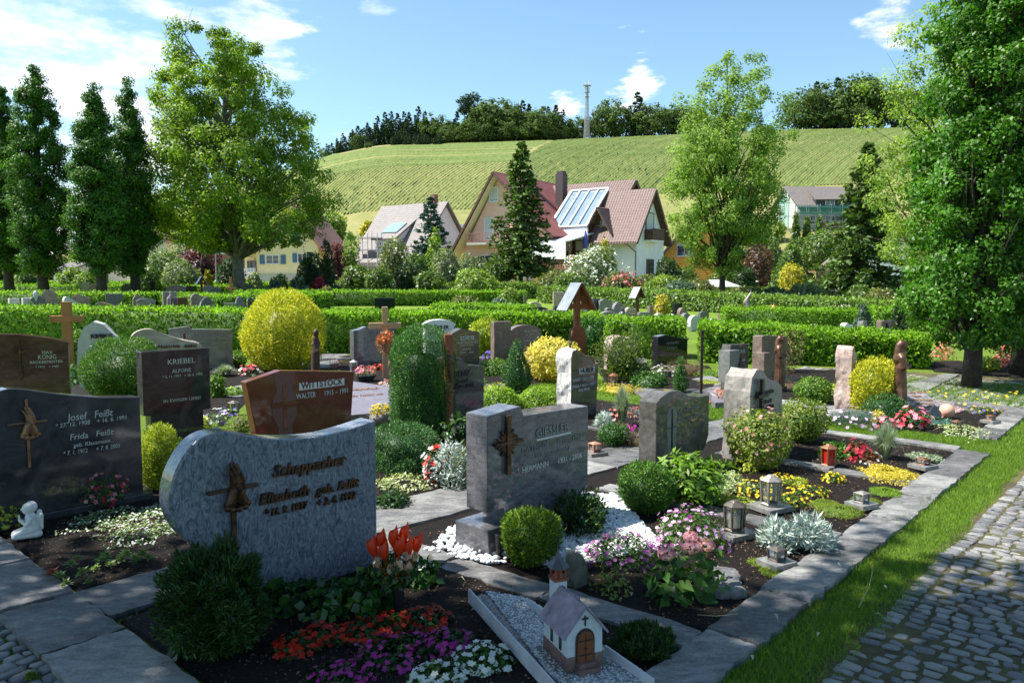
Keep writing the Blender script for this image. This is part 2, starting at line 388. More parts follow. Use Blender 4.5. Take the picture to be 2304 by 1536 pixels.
def limb(mb, a, b, r0, r1, rng, sag=.1, n=5, sides=7):
    a = Vector(a); b = Vector(b); pts = []; rr = []; L = (b-a).length
    for i in range(n+1):
        t = i/n; p = a.lerp(b, t); p.z -= math.sin(t*PI)*sag*L*.5
        if 0 < i < n: p += Vector(rng.normal(0, .02*L, 3))
        pts.append(p); rr.append(r0*(1-t)+r1*t)
    mb.tube(pts, rr, sides)
    return pts
def tree(name, loc, h, tr, clear, prof, rx, leafm, barkm, label, cat='tree', group=None, ncl=120, clr=.8, nl=80, L=.2, asp=.7, ry=None, nlimb=26, lump=.2, seed=1, up=.35, lean=(0, 0), depth=.55, style='leaf', freq=1.6, hang=0, flat=.8):
    "trunk with limbs running to leaf clumps spread through the crown's volume"
    rng = np.random.default_rng(seed); ry = ry or rx; root = empty(name, loc, 0, label, cat, group)
    hc = h-clear; pf = PROF[prof]
    P, N, nz = cloud(prof, hc*.96, rx, ry, ncl, rng, lump, freq, depth, seed, z0=clear); ncl = len(P)
    P[:, 2] = np.minimum(P[:, 2], clear+hc*.95)
    zz = (P[:, 2]-clear)/hc; P[:, 0] += lean[0]*zz; P[:, 1] += lean[1]*zz
    parts = []
    cr = rng.uniform(.6, 1.25, ncl)*clr*(.55+.45*np.clip(pf(np.clip(zz, 0, 1)), 0, 1))
    ci = np.repeat(np.arange(ncl), nl); D = nrmz(rng.normal(0, 1, (len(ci), 3))); rr = rng.random((len(ci), 1))**.45
    D2 = D.copy(); D2[:, 2] *= flat
    Q = P[ci]+D2*rr*cr[ci][:, None]
    NN = D*.9+N[ci]*.5+np.array([0, 0, .45])
    if style == 'leaf': A = leaf_arrays(Q, NN, L, asp, rng, T=D+np.array([0, 0, -.3-hang]), jit=.5)
    else: A = leaf_arrays(Q, NN, L, asp, rng, T=D+np.array([0, 0, .6]), jit=.5)
    # clump tone: some clumps lighter than others
    A = (A[0], A[1], np.clip(A[2]*.6+rng.random(ncl)[ci]*.4, 0, 1))
    add('crown', npmesh('crown', A[0], A[1], leafm, rnd=A[2]), root)
    mb = MB(); top = Vector((lean[0]*.9, lean[1]*.9, clear+hc*.93)); pts = []
    for i in range(9):
        t = i/8; pts.append(Vector((top.x*t*t, top.y*t*t, top.z*t))+Vector((*(rng.normal(0, tr*.15, 2)*(0 < i < 8)), 0)))
    rad = [tr*(1.25 if i == 0 else 1)*(1-.88*(i/8)**.9) for i in range(9)]
    mb.tube(pts, rad, 12)
    idx = rng.permutation(ncl)[:nlimb]
    for i in idx:
        e = Vector(P[i]); hd = math.hypot(e.x, e.y); z0 = max(clear*.85, e.z-hd*(up+rng.random()*.7)-.05*h); t = min(.92, z0/top.z)
        s = Vector((top.x*t*t, top.y*t*t, top.z*t)); r0 = tr*(1-.85*t)*.42
        q = limb(mb, s, e, r0, r0*.22, rng, -.1, 5, 6)
        for _ in range(2):
            k = rng.integers(2, 5); e2 = Vector(P[i])+Vector(rng.normal(0, clr*.9, 3)); limb(mb, q[k], e2, r0*.35, r0*.1, rng, 0, 3, 5)
    mb.build('trunk', barkm, root, smooth=True)
    return root
def spruce(name, loc, h, r, mat, barkm, label, cat='spruce tree', group=None, layers=26, nb=9, ns=26, L=.28, w=.09, clear=.8, seed=1, tr=None, droop=.25, taper=.9, irr=.25):
    rng = np.random.default_rng(seed); root = empty(name, loc, rng.random()*6, label, cat, group)
    Ps = []; Ts = []; mb = MB(); tr = tr or h*.014
    mb.tube([(0, 0, 0), (0, 0, h*.5), (0, 0, h*.99)], [tr*1.2, tr*.7, .01], 9)
    for i in range(layers):
        t = i/(layers-1); z = clear+(h-clear)*t**1.05; rl = r*((1-t)**taper)+.04*r
        for k in range(max(4, int(nb*(1-t*.45)))):
            a = rng.random()*2*PI; ll = rl*rng.uniform(1-irr, 1+irr*.6); m = max(6, int(ns*(.3+.7*(1-t)))); s = rng.random(m)**.7
            up = .35*t
            x = ll*s; zz = z+rng.normal(0, .12*(h-clear)/layers*4, m)*.3+(up*x)-droop*ll*s**1.6+.12*ll*s**3
            side = rng.normal(0, 1, m)*.16*ll*(1.05-s)
            ca, sa = math.cos(a), math.sin(a)
            Ps.append(np.c_[x*ca-side*sa, x*sa+side*ca, zz])
            Ts.append(np.c_[ca*np.ones(m)-np.sign(side)*sa*.7, sa*np.ones(m)+np.sign(side)*ca*.7, -.15+.9*t-rng.random(m)*.5])
            if t < .9 and k % 2 == 0: mb.tube([(0, 0, z), (ca*ll*.9, sa*ll*.9, z+(up*.9-droop*.8)*ll)], [tr*.22*(1-t)+.005, .004], 4)
    P = np.concatenate(Ps); T = np.concatenate(Ts); n = len(P)
    A = leaf_arrays(P, rng.normal(0, .5, (n, 3))+np.array([0, 0, 1.]), L, w/L*2, rng, T=T, fold=.1, jit=.35)
    add('crown', npmesh('crown', A[0], A[1], mat, rnd=A[2]), root)
    mb.build('trunk', barkm, root, smooth=True)
    return root
def hedge(name, a, b, wd, ha, hb, mat, label, group=None, L=.075, dens=600, corem=None, lump=.05, cat='hedge', kind=None):
    "clipped hedge from a to b (front edge), going back by wd; heights ha at a and hb at b"
    rng = rg(); a = np.array(a[:2]); b = np.array(b[:2]); d = b-a; ln = np.linalg.norm(d); d = d/ln; q = np.array([-d[1], d[0]])
    hm = (ha+hb)/2
    def pts(n, kind):
        dp = .075 if kind == 'front' else .03
        s = rng.random(n)*ln; hh = ha+(hb-ha)*s/ln
        if kind == 'top': w = rng.random(n)*wd; z = hh; Nn = np.tile([0, 0, 1.], (n, 1))
        elif kind == 'front': w = np.zeros(n); z = rng.random(n)*hh; Nn = np.tile([*(-q), .25], (n, 1))
        elif kind == 'back': w = np.full(n, wd); z = rng.random(n)*hh; Nn = np.tile([*q, .2], (n, 1))
        elif kind == 'e0': s = np.zeros(n); w = rng.random(n)*wd; z = rng.random(n)*ha; Nn = np.tile([*(-d), .2], (n, 1))
        else: s = np.full(n, ln); w = rng.random(n)*wd; z = rng.random(n)*hb; Nn = np.tile([*d, .2], (n, 1))
        # rounded shoulders
        edge = np.minimum(w, wd-w); z = z-np.clip(.10-edge, 0, .1)*(z > hh*.85)*.6
        P = np.c_[d[0]*s+q[0]*w, d[1]*s+q[1]*w, z]
        off = vnoise(np.c_[s, w, z], 1.6, 5, 2)*lump-np.abs(rng.normal(0, dp, n))
        return P+nrmz(Nn)*off[:, None], Nn
    PP = []; NN_ = []
    for k, area, f in (('top', ln*wd, 1.2), ('front', ln*hm, 1.8), ('back', ln*hm, .3), ('e0', wd*ha, 1), ('e1', wd*hb, 1)):
        p, n_ = pts(max(10, int(area*dens*f)), k); PP.append(p); NN_.append(n_)
    P = np.concatenate(PP); N = np.concatenate(NN_)
    # shoots sticking up from the top
    n = int(ln*wd*dens*.12); p, n_ = pts(n, 'top'); p[:, 2] += rng.random(n)*L*.7; P = np.r_[P, p]; N = np.r_[N, n_*.3]
    A = leaf_arrays(P, N, L, .48, rng, T=N+np.array([0, 0, .5]), jit=.55)
    i = .13; c = []
    for s, hh in ((i, ha), (ln-i, hb)):
        for w in (i, wd-i):
            for z in (0, hh-.045): c.append((*(d*s+q*w), z))
    c = np.array(c); Fq = np.array([(0, 1, 5, 4), (2, 6, 7, 3), (1, 3, 7, 5), (0, 2, 3, 1), (4, 5, 7, 6)])
    V, fl, rr = join([A, (c, Fq, np.zeros(5))])
    o = add(name, npmesh(name, V, fl, mat, rnd=rr), None, (*a, 0))
    return tag(o, label, cat, group, kind)

# ---------------------------------------------------------------- stones
def place(uL, uR, vL, vtop, th, z0=0.):
    "front-left base point, width and height from photo pixels, for a face turned by th degrees"
    p = G(uL, vL, z0); c, s = math.cos(R(th)), math.sin(R(th)); k = (uR-1152)/math.cos(PT)/F
    # exact projection: u depends on camera-space depth
    best = None; lo, hi = .02, 6.
    def U(w, z=0.):
        x, y = p.x+w*c, p.y+w*s; fy = y*math.cos(PT)-(z-H)*math.sin(PT); return 1152+F*x/fy
    for _ in range(50):
        m = (lo+hi)/2
        if U(m, z0) < uR: lo = m
        else: hi = m
    w = lo
    lo, hi = 0., 12.
    def Vp(z):
        fy = p.y*math.cos(PT)-(z-H)*math.sin(PT); uz = p.y*math.sin(PT)+(z-H)*math.cos(PT); return 768-F*uz/fy
    for _ in range(50):
        m = (lo+hi)/2
        if Vp(m) > vtop: lo = m
        else: hi = m
    return p, w, lo
def outl(kind, w, h):
    "front outlines in (x, z)"
    def arc(pts, n=6):
        # Catmull-Rom through the points
        o = []; P = [pts[0]]+list(pts)+[pts[-1]]
        for i in range(1, len(P)-2):
            for k in range(n):
                t = k/n; p0, p1, p2, p3 = P[i-1], P[i], P[i+1], P[i+2]
                o.append(tuple(.5*((2*p1[j])+(-p0[j]+p2[j])*t+(2*p0[j]-5*p1[j]+4*p2[j]-p3[j])*t*t+(-p0[j]+3*p1[j]-3*p2[j]+p3[j])*t**3) for j in (0, 1)))
        o.append(tuple(pts[-1])); return o
    sc = lambda L: [(x*w, z*h) for x, z in L]
    if kind == 'rect': return sc([(0, 0), (1, 0), (1, 1), (0, 1)])
    if kind == 'leaf': return sc([(.18, 0), (1, 0), (1, .93)]+arc([(1, .93), (.72, .885), (.45, .915), (.25, .985), (.12, .96), (.03, .82), (0, .66), (.03, .52), (.1, .40), (.19, .31)])[1:])
    if kind == 'wave': return sc([(0, 0), (1, 0), (1, .84)]+arc([(1, .84), (.75, .87), (.5, .93), (.32, .985), (.2, .99), (.08, .9), (0, .83)])[1:])
    if kind == 'arch': return sc([(0, 0), (1, 0), (1, .86)]+arc([(1, .86), (.8, .96), (.5, 1.), (.2, .96), (0, .86)], 4)[1:])
    if kind == 'round': return sc([(0, 0), (1, 0), (1, .6)]+arc([(1, .6), (.9, .84), (.7, .97), (.5, 1.), (.3, .97), (.1, .84), (0, .6)], 4)[1:])
    if kind == 'peak': return sc([(0, 0), (1, 0), (1, .86), (.32, 1), (0, .88)])
    if kind == 'slope': return sc([(0, 0), (1, 0), (1, .98), (.3, 1), (0, .82)])
    if kind == 'slopeR': return sc([(0, 0), (1, 0), (1, .8)]+arc([(1, .8), (.6, .92), (.25, 1.), (.08, .97), (0, .88)], 4)[1:])
    if kind == 'curl': return sc([(0, .1), (.06, 0), (.9, 0), (1, .2), (1, .88)]+arc([(1, .88), (.75, .9), (.55, .93), (.35, 1.), (.15, .98), (0, .88)], 4)[1:])
    if kind == 'tooth': return sc([(.1, 0), (.95, 0), (1, .5), (.9, .68)]+arc([(.9, .68), (.7, .84), (.5, .97), (.32, 1.), (.12, .88), (.02, .7), (0, .3)], 4)[1:])
    if kind == 'rough': return sc([(.02, 0), (.98, 0), (1, .45), (.97, .8), (.85, .9), (.55, .93), (.35, 1.), (.14, .96), (.02, .82), (0, .4)])
    if kind == 'kern': return sc([(.02, 0), (.98, 0), (1, .55)]+arc([(1, .55), (.93, .72), (.7, .8), (.45, .92), (.28, 1.), (.12, .97), (.02, .82), (0, .5)], 4)[1:])
    if kind == 'scroll': return sc([(.03, 0), (.97, 0), (.97, .86), (1.04, .93)]+arc([(1.04, .93), (.8, 1.), (.5, 1.02), (.2, 1.), (-.04, .93)], 4)[1:]+[(.03, .86)])
    if kind == 'heart': return sc([(.1, 0), (.9, 0), (1, .5)]+arc([(1, .5), (.97, .85), (.75, .97), (.52, .86), (.3, .98), (.06, .9), (0, .55)], 4)[1:])
    raise KeyError(kind)
def stone(uL, uR, vL, vtop, th, kind, mat, label, t=.14, cat='gravestone', group=None, rough=0., roughm=None, lean=0, name='gravestone', plinth=None, w=None, h=None, p=None, bev=.006, z0=0.):
    if p is None: p, w, h = place(uL, uR, vL, vtop, th, z0)
    root = empty(name, p, R(th), label, cat, group)
    out = outl(kind, w, h-z0) if isinstance(kind, str) else [(x*w, z*(h-z0)) for x, z in kind]
    mb = MB(); mb.prism(out, 0, t)
    o = mb.build('slab', mat, root, bevel=bev if not rough else 0, rot=(R(-lean), 0, 0))
    if rough:
        bm = bmesh.new(); bm.from_mesh(o.data)
        bmesh.ops.triangulate(bm, faces=bm.faces[:])
        for _ in range(5):
            es = [e for e in bm.edges if e.calc_length() > max(w, h)*.07]
            if not es: break
            bmesh.ops.subdivide_edges(bm, edges=es, cuts=1); bmesh.ops.triangulate(bm, faces=[f for f in bm.faces if len(f.verts) > 3])
        co = np.array([v.co for v in bm.verts]); nz = vnoise(co+p.x*3, 14, 3, 3); nz2 = vnoise(co+p.x*3, 5, 9, 2)
        bm.normal_update()
        for i, v in enumerate(bm.verts):
            fr = v.co.y < .012                                     # the polished face stays flat
            k = .15 if fr else 1.
            d = v.normal*(float(nz[i])*.02+float(nz2[i])*.025)*rough*k
            if fr: d.y *= .05
            v.co += d
        if roughm:
            o.data.materials.append(roughm)
        bm.normal_update()
        for f in bm.faces:
            if roughm and abs(f.normal.y) < .9: f.material_index = 1
        bm.to_mesh(o.data); bm.free(); o.data.update()
    if plinth:
        mb = MB(); e, ph = plinth; mb.box((w/2, t/2, ph/2), (w+2*e, t+.1, ph)); mb.build('plinth', mat, root, bevel=.006)
    root['w'] = w; root['h'] = h-z0
    return root
def mesh_text(lines, mat, name, parent, y=-.003, ext=.003, loc=(0, 0, 0), rot=None, spacing=1., bold=0., cond=.8, maxx=None):
    "lines: (text, x, z, size, shear, align); one mesh"
    objs = []; V = []; Fs = []
    for ln in lines:
        tx, x, z, sz = ln[:4]; sh = ln[4] if len(ln) > 4 else 0; al = ln[5] if len(ln) > 5 else 'LEFT'; bo = ln[6] if len(ln) > 6 else bold; fit = ln[7] if len(ln) > 7 else None
        c = bpy.data.curves.new('t', 'FONT'); c.body = tx; c.size = sz; c.shear = sh; c.align_x = al; c.extrude = ext; c.resolution_u = 2; c.offset = bo*sz; c.space_character = spacing
        o = bpy.data.objects.new('t', c); COL.objects.link(o); bpy.context.view_layer.update()
        me = bpy.data.meshes.new_from_object(o.evaluated_get(bpy.context.evaluated_depsgraph_get()))
        n = len(V); ck = cond
        if maxx and len(me.vertices):
            mxv = max(v.co.x for v in me.vertices)
            if x+mxv*ck > maxx: ck = max(.35, (maxx-x)/mxv)
        if fit and len(me.vertices): ck = max(.3, min(1.6, (fit-x)/max(v.co.x for v in me.vertices)))
        for v in me.vertices: V.append((v.co.x*ck+x, y-v.co.z, v.co.y+z))
        Fs += [tuple(i+n for i in p.vertices) for p in me.polygons]
        bpy.data.objects.remove(o); bpy.data.curves.remove(c); bpy.data.meshes.remove(me)
    me = bpy.data.meshes.new(name); me.from_pydata(V, [], Fs); me.materials.append(mat); me.update()
    o = add(name, me, parent, loc)
    if rot: o.rotation_euler = rot
    return o
def sculpt(name, prims, mat, parent=None, voxel=.004, loc=(0, 0, 0), rot=(0, 0, 0), smooth=2):
    "one continuous surface grown over ellipsoids ('e', centre, radii[, rot]) and capsules ('c', a, b, r0, r1)"
    bm = bmesh.new()
    for p in prims:
        if p[0] == 'e':
            M = Matrix.Translation(p[1]) @ (Matrix.Rotation(p[3][1], 4, p[3][0]) if len(p) > 3 else Matrix()) @ Matrix.Diagonal((*p[2], 1))
            bmesh.ops.create_icosphere(bm, subdivisions=3, radius=1, matrix=M)
        elif p[0] == 'c':
            a, b = Vector(p[1]), Vector(p[2]); d = b-a; r0 = p[3]; r1 = p[4] if len(p) > 4 else r0
            q = d.to_track_quat('Z', 'Y').to_matrix().to_4x4()
            bmesh.ops.create_cone(bm, cap_ends=True, segments=14, radius1=r0, radius2=r1, depth=d.length, matrix=Matrix.Translation((a+b)/2) @ q)
            bmesh.ops.create_icosphere(bm, subdivisions=2, radius=r0, matrix=Matrix.Translation(a))
            bmesh.ops.create_icosphere(bm, subdivisions=2, radius=r1, matrix=Matrix.Translation(b))
        elif p[0] == 'b':
            bmesh.ops.create_cube(bm, size=1, matrix=Matrix.Translation(p[1]) @ (Matrix.Rotation(p[3][1], 4, p[3][0]) if len(p) > 3 else Matrix()) @ Matrix.Diagonal((*p[2], 1)))
    me = bpy.data.meshes.new(name); bm.to_mesh(me); bm.free(); me.materials.append(mat)
    o = add(name, me, parent, loc, rot)
    m = o.modifiers.new('r', 'REMESH'); m.mode = 'VOXEL'; m.voxel_size = voxel; m.use_smooth_shade = True
    if smooth: s = o.modifiers.new('s', 'SMOOTH'); s.iterations = smooth; s.factor = .6
    return o
# ================================================================ terrain
def sstep(a, b, x): t = np.clip((x-a)/(b-a), 0, 1); return t*t*(3-2*t)
RU = [-3000, -600, 0, 200, 350, 450, 600, 700, 760, 850, 900, 1000, 1250, 1500, 1650, 1800, 1960, 2304, 3200, 6000]
RV = [640, 628, 600, 560, 500, 450, 405, 370, 352, 334, 330, 330, 322, 311, 304, 299, 296, 292, 300, 400]
FU = [-3000, 0, 600, 800, 1000, 1300, 1500, 1800, 2000, 2400, 6000]
FV = [618, 612, 560, 508, 505, 500, 505, 500, 495, 490, 500]
def hz(x, y):
    x = np.asarray(x, float); y = np.asarray(y, float)
    u = 1152+F*x/np.maximum(y, 30)
    vr = np.interp(u, RU, RV); vf = np.interp(u, FU, FV)
    yf, yr = 150., 430.
    zf = H+(620-vf)/F*yf; zr = H+(620-vr)/F*yr
    zf = np.minimum(zf, zr*.6+.1)
    z1 = zf*sstep(80, yf, y)
    t = np.clip((y-yf)/(yr-yf), 0, 1); t2 = t*.8+.2*np.sin(t*PI/2)
    z = np.where(y < yf, z1, zf+(zr-zf)*t2)
    z = np.where(y > yr, zr-(y-yr)*.02, z)
    bumpy = vnoise(np.c_[x.ravel(), y.ravel()], .012, 3, 2).reshape(x.shape)*1.2*sstep(140, 220, y)*(1-sstep(360, 430, y))
    return z+bumpy
xs = np.concatenate([np.linspace(-900, -220, 24), np.linspace(-200, 420, 156), np.linspace(440, 1300, 30)])
ys = np.concatenate([np.linspace(62, 440, 120), np.linspace(450, 1400, 14)])
X, Y = np.meshgrid(xs, ys); Z = hz(X, Y)
nx, ny = len(xs), len(ys)
idx = np.arange(nx*ny).reshape(ny, nx); Fq = np.stack([idx[:-1, :-1], idx[:-1, 1:], idx[1:, 1:], idx[1:, :-1]], -1).reshape(-1, 4)
m, t, b, o = mat_base('hill_grass'); v = coords(t)
n1 = noise(t, v, .02, 5, .6); n2 = noise(t, v, .35, 4, .7)
c = ramp(t, mth(t, 'ADD', mth(t, 'MULTIPLY', n1, .5), mth(t, 'MULTIPLY', n2, .5)), [(.3, (.12, .15, .04)), (.5, (.21, .21, .075)), (.72, (.32, .27, .13))])
t.links.new(c, b.inputs['Base Color']); b.inputs['Roughness'].default_value = .9; b.inputs['Specular IOR Level'].default_value = .1
bump(t, n2, b, .6, .5); M_HILL = m
tag(add('hills', npmesh('hills', np.c_[X.ravel(), Y.ravel(), Z.ravel()-.05], Fq, m, smooth=True)), kind='structure')

# near ground: one sheet of lawn
m, t, b, o = mat_base('lawn'); v = coords(t)
n1 = noise(t, v, .5, 4); n2 = noise(t, v, 26, 5, .7); n3 = noise(t, v, 130, 3, .7)
f = mth(t, 'ADD', mth(t, 'MULTIPLY', n1, .3), mth(t, 'ADD', mth(t, 'MULTIPLY', n2, .4), mth(t, 'MULTIPLY', n3, .3)))
t.links.new(ramp(t, f, [(.35, (.08, .14, .015)), (.52, (.19, .30, .035)), (.68, (.30, .40, .08))]), b.inputs['Base Color'])
b.inputs['Roughness'].default_value = .85; b.inputs['Specular IOR Level'].default_value = .15; bump(t, mth(t, 'ADD', n2, n3), b, 1., .04); M_LAWN = m
gx = np.concatenate([[-900, -300, -120], np.linspace(-60, 70, 90), [130, 300, 900]]); gy = np.concatenate([[-300, -60, -20], np.linspace(-6, 66, 80), [72]])
X, Y = np.meshgrid(gx, gy); Z = vnoise(np.c_[X.ravel(), Y.ravel()], .6, 1, 2)*.012-.012
nx, ny = len(gx), len(gy); idx = np.arange(nx*ny).reshape(ny, nx); Fq = np.stack([idx[:-1, :-1], idx[:-1, 1:], idx[1:, 1:], idx[1:, :-1]], -1).reshape(-1, 4)
tag(add('ground', npmesh('ground', np.c_[X.ravel(), Y.ravel(), Z], Fq, M_LAWN, smooth=True)), kind='structure')

# ---------------------------------------------------------------- soil beds
m, t, b, o = mat_base('soil'); v = coords(t)
n1 = noise(t, v, 9, 5, .7); n2 = noise(t, v, 60, 6, .75); n3 = noise(t, v, 190, 3, .8)
f = mth(t, 'ADD', mth(t, 'MULTIPLY', n2, .5), mth(t, 'MULTIPLY', n3, .5))
t.links.new(ramp(t, f, [(.40, (.006, .004, .003)), (.58, (.020, .013, .010)), (.72, (.05, .034, .027)), (.82, (.15, .11, .09))]), b.inputs['Base Color'])
b.inputs['Roughness'].default_value = .8; b.inputs['Specular IOR Level'].default_value = .25
bump(t, mth(t, 'ADD', n1, mth(t, 'MULTIPLY', f, 1.4)), b, 1., .03); M_SOIL = m
M_CHIP = leafmat('bark_chips', (.02, .012, .008), (.22, .14, .09), trans=0, rough=.8, spec=.2)
def patch(name, poly, mat, z=.006, amp=.012, step=.035, frq=9, kind='structure', chips=0, label=None, edge=.05):
    "convex ground patch from world corners, gently mounded and rough"
    rng = rg(); P = np.array([(p.x, p.y) for p in poly]); c = P.mean(0)
    if sum(P[i][0]*P[(i+1) % len(P)][1]-P[(i+1) % len(P)][0]*P[i][1] for i in range(len(P))) < 0: P = P[::-1]
    mn, mxx = P.min(0), P.max(0)
    A = P; B = np.roll(P, -1, 0); D = B-A; Nn = np.c_[-D[:, 1], D[:, 0]]/np.linalg.norm(D, axis=1)[:, None]
    # bilinear grid over quads, fan grid otherwise
    if len(P) == 4:
        n1 = max(2, int(max(np.linalg.norm(P[1]-P[0]), np.linalg.norm(P[2]-P[3]))/step)); n2 = max(2, int(max(np.linalg.norm(P[3]-P[0]), np.linalg.norm(P[2]-P[1]))/step))
        s, q = np.meshgrid(np.linspace(0, 1, n1+1), np.linspace(0, 1, n2+1)); s = s.ravel()[:, None]; q = q.ravel()[:, None]
        XY = (P[0]*(1-s)+P[1]*s)*(1-q)+(P[3]*(1-s)+P[2]*s)*q; idx = np.arange((n1+1)*(n2+1)).reshape(n2+1, n1+1)
        Fq = np.stack([idx[:-1, :-1], idx[:-1, 1:], idx[1:, 1:], idx[1:, :-1]], -1).reshape(-1, 4)
    dist = np.min([((XY-A[i])@Nn[i]) for i in range(len(P))], axis=0)
    zz = z+amp*(vnoise(XY, frq, 2, 3)*.8+vnoise(XY, 1.3, 4, 1)*.8)*sstep(0, .1, dist)+amp*1.2*sstep(0, .25, dist)
    zz = np.where(dist < .002, z-.03, zz)
    o = add(name, npmesh(name, np.c_[XY, zz], Fq, mat, smooth=True))
    tag(o, kind=kind)
    if chips:
        k = rng.integers(0, len(XY), chips); Pc = np.c_[XY[k]+rng.normal(0, step*.4, (chips, 2)), zz[k]+.004]
        dd = np.min([((Pc[:, :2]-A[i])@Nn[i]) for i in range(len(P))], axis=0); Pc = Pc[dd > .015]
        A_ = leaf_arrays(Pc, np.tile([0, 0, 1.], (len(Pc), 1)), rng.uniform(.006, .022, len(Pc)), .5, rng, jit=.5)
        tag(add('mulch', npmesh('mulch', A_[0], A_[1], M_CHIP, rnd=A_[2]), o), kind='stuff')
    return o
def bedL(p0, p1, q0, q1, **k): return patch('soil', [LW(p0, q0), LW(p1, q0), LW(p1, q1), LW(p0, q1)], M_SOIL, **k)
def bedG(px, **k): return patch('soil', [G(*p) for p in px], M_SOIL, **k)
patch('soil', [LW(-1.97, -.05), LW(5.2, .0), LW(5.2, 5.5), LW(-1.97, 5.5)], M_SOIL, z=.0, amp=.006, step=.2)
bedL(-1.96, -.33, .02, 2.3, chips=5200)
bedL(-.13, 1.52, .02, 2.15, chips=4200)
bedL(1.72, 3.3, .02, 1.75, chips=3000)
bedL(3.5, 4.98, .12, 1.95, chips=2600)
bedL(5.82, 8.0, .16, 2.5, chips=2600, step=.05)
bedL(-1.96, -.3, 2.78, 5.3, chips=5200)
bedL(-.12, 1.7, 2.7, 5.6, chips=4200, step=.05)
bedL(1.9, 3.5, 2.7, 5.4, chips=2500, step=.05)
bedL(3.7, 5.3, 3.3, 5.2, chips=1200, step=.06)
for px in [((500, 960), (560, 900), (470, 868), (400, 900)), ((770, 905), (960, 890), (1100, 850), (760, 820)), ((1080, 890), (1260, 856), (1240, 800), (1030, 808)),
           ((480, 900), (760, 880), (740, 815), (420, 830)), ((720, 830), (880, 830), (850, 800), (690, 800)), ((1440, 885), (1640, 880), (1600, 822), (1440, 822)),
           ((1360, 880), (1560, 884), (1500, 830), (1340, 830)), ((1640, 905), (1880, 915), (1860, 865), (1640, 850)), ((1760, 868), (1980, 878), (1960, 836), (1740, 830)),
           ((150, 900), (330, 900), (380, 830), (150, 835)), ((1090, 830), (1440, 826), (1420, 800), (1090, 802)), ((2100, 835), (2304, 850), (2304, 812), (2080, 812))]:
    bedG(px, step=.09, amp=.02, chips=500)

# ---------------------------------------------------------------- kerb and slabs
m, t, b, o = mat_base('slate_slab'); v = coords(t, rot=(0, 0, R(30))); v2 = coords(t, scale=(1, 2.2, 1), rot=(0, 0, R(-20)))
n1 = noise(t, v2, 9, 7, .72, .4); n2 = noise(t, v, 70, 5, .75); n3 = noise(t, v, 2.2, 3); gi = nn(t, 'ShaderNodeAttribute', attribute_name='rnd')
f = mth(t, 'ADD', mth(t, 'MULTIPLY', n1, .5), mth(t, 'ADD', mth(t, 'MULTIPLY', n2, .25), mth(t, 'MULTIPLY', n3, .25)))
f = mth(t, 'ADD', f, mth(t, 'MULTIPLY', mth(t, 'SUBTRACT', gi.outputs['Fac'], .5), .16))
base = ramp(t, f, [(.36, (.045, .045, .047)), (.5, (.15, .15, .152)), (.64, (.34, .335, .32))])
moss = ramp(t, noise(t, v, 7, 5, .75), [(.6, (0, 0, 0)), (.72, (1, 1, 1))])
mm = mixc(t, mth(t, 'MULTIPLY', moss, .35), base, (.17, .17, .09)); t.links.new(mm, b.inputs['Base Color'])
b.inputs['Roughness'].default_value = .55; b.inputs['Specular IOR Level'].default_value = .45; bump(t, mth(t, 'ADD', n1, mth(t, 'MULTIPLY', n2, .5)), b, .8, .012); M_SLAB = m
def slabs(name, quads, z=.045, depth=.12, jit=.007, sub=9):
    "irregular flagstones with broken edges, one mesh; quads: lists of 4 (x, y)"
    rng = rg(); V = []; Fs = []; rn = []
    for qd in quads:
        A = [np.array(q[:2], float) for q in qd]
        ar = sum(A[i][0]*A[(i+1) % 4][1]-A[(i+1) % 4][0]*A[i][1] for i in range(4))
        if ar < 0: A = A[::-1]
        ring = []
        for i in range(4):
            a, b_ = A[i], A[(i+1) % 4]
            for k in range(sub):
                p = a+(b_-a)*k/sub; ring.append(p+(rng.normal(0, jit, 2) if k else rng.normal(0, jit*.5, 2)))
        c = sum(A)/4; n = len(ring); zt = z+rng.normal(0, .005); tilt = rng.normal(0, .008, 2); o_ = len(V)
        for sc, dz in ((1, -depth), (1, -.012), (.985, 0)):
            for p in ring:
                q = c+(p-c)*sc-(0 if sc == 1 else 0); V.append((q[0], q[1], zt+dz+((q-c)@tilt if dz > -depth else 0)))
        V.append((c[0], c[1], zt)); ci = len(V)-1
        r = rng.random()
        for k in range(n):
            k2 = (k+1) % n
            Fs += [(o_+k, o_+k2, o_+n+k2, o_+n+k), (o_+n+k, o_+n+k2, o_+2*n+k2, o_+2*n+k), (o_+2*n+k, o_+2*n+k2, ci)]; rn += [r]*3
    me = bpy.data.meshes.new(name); me.from_pydata(V, [], Fs); me.materials.append(M_SLAB)
    a = me.attributes.new('rnd', 'FLOAT', 'FACE'); a.data.foreach_set('value', rn); me.update()
    return tag(add(name, me), kind='structure')
def strip(p0, q0, p1, q1, w, n, gap=.012, name='kerb', z=.026, **k):
    "a row of slabs in grave coordinates from (p0,q0) to (p1,q1), width w to the left"
    rng = rg(); a = np.array([p0, q0]); b_ = np.array([p1, q1]); d = b_-a; ln = np.linalg.norm(d); d = d/ln; q = np.array([-d[1], d[0]])
    cuts = np.sort(np.r_[0, 1, (np.arange(1, n)+rng.uniform(-.22, .22, n-1))/n])*ln; Q = []
    for i in range(n):
        s0, s1 = cuts[i]+gap/2, cuts[i+1]-gap/2; w_ = w*rng.uniform(.985, 1.015)
        Q.append([LW(*(a+d*s+q*ww)) for s, ww in ((s0, 0), (s1, 0), (s1, w_), (s0, w_))])
    return slabs(name, Q, z=z, **k)
strip(-2.2, .03, 5.05, .1, -.26, 11)                    # kerb along the cobbled path
strip(5.84, .16, 8.15, .2, -.24, 4)
strip(8.02, .1, 8.3, 2.6, -.24, 3)
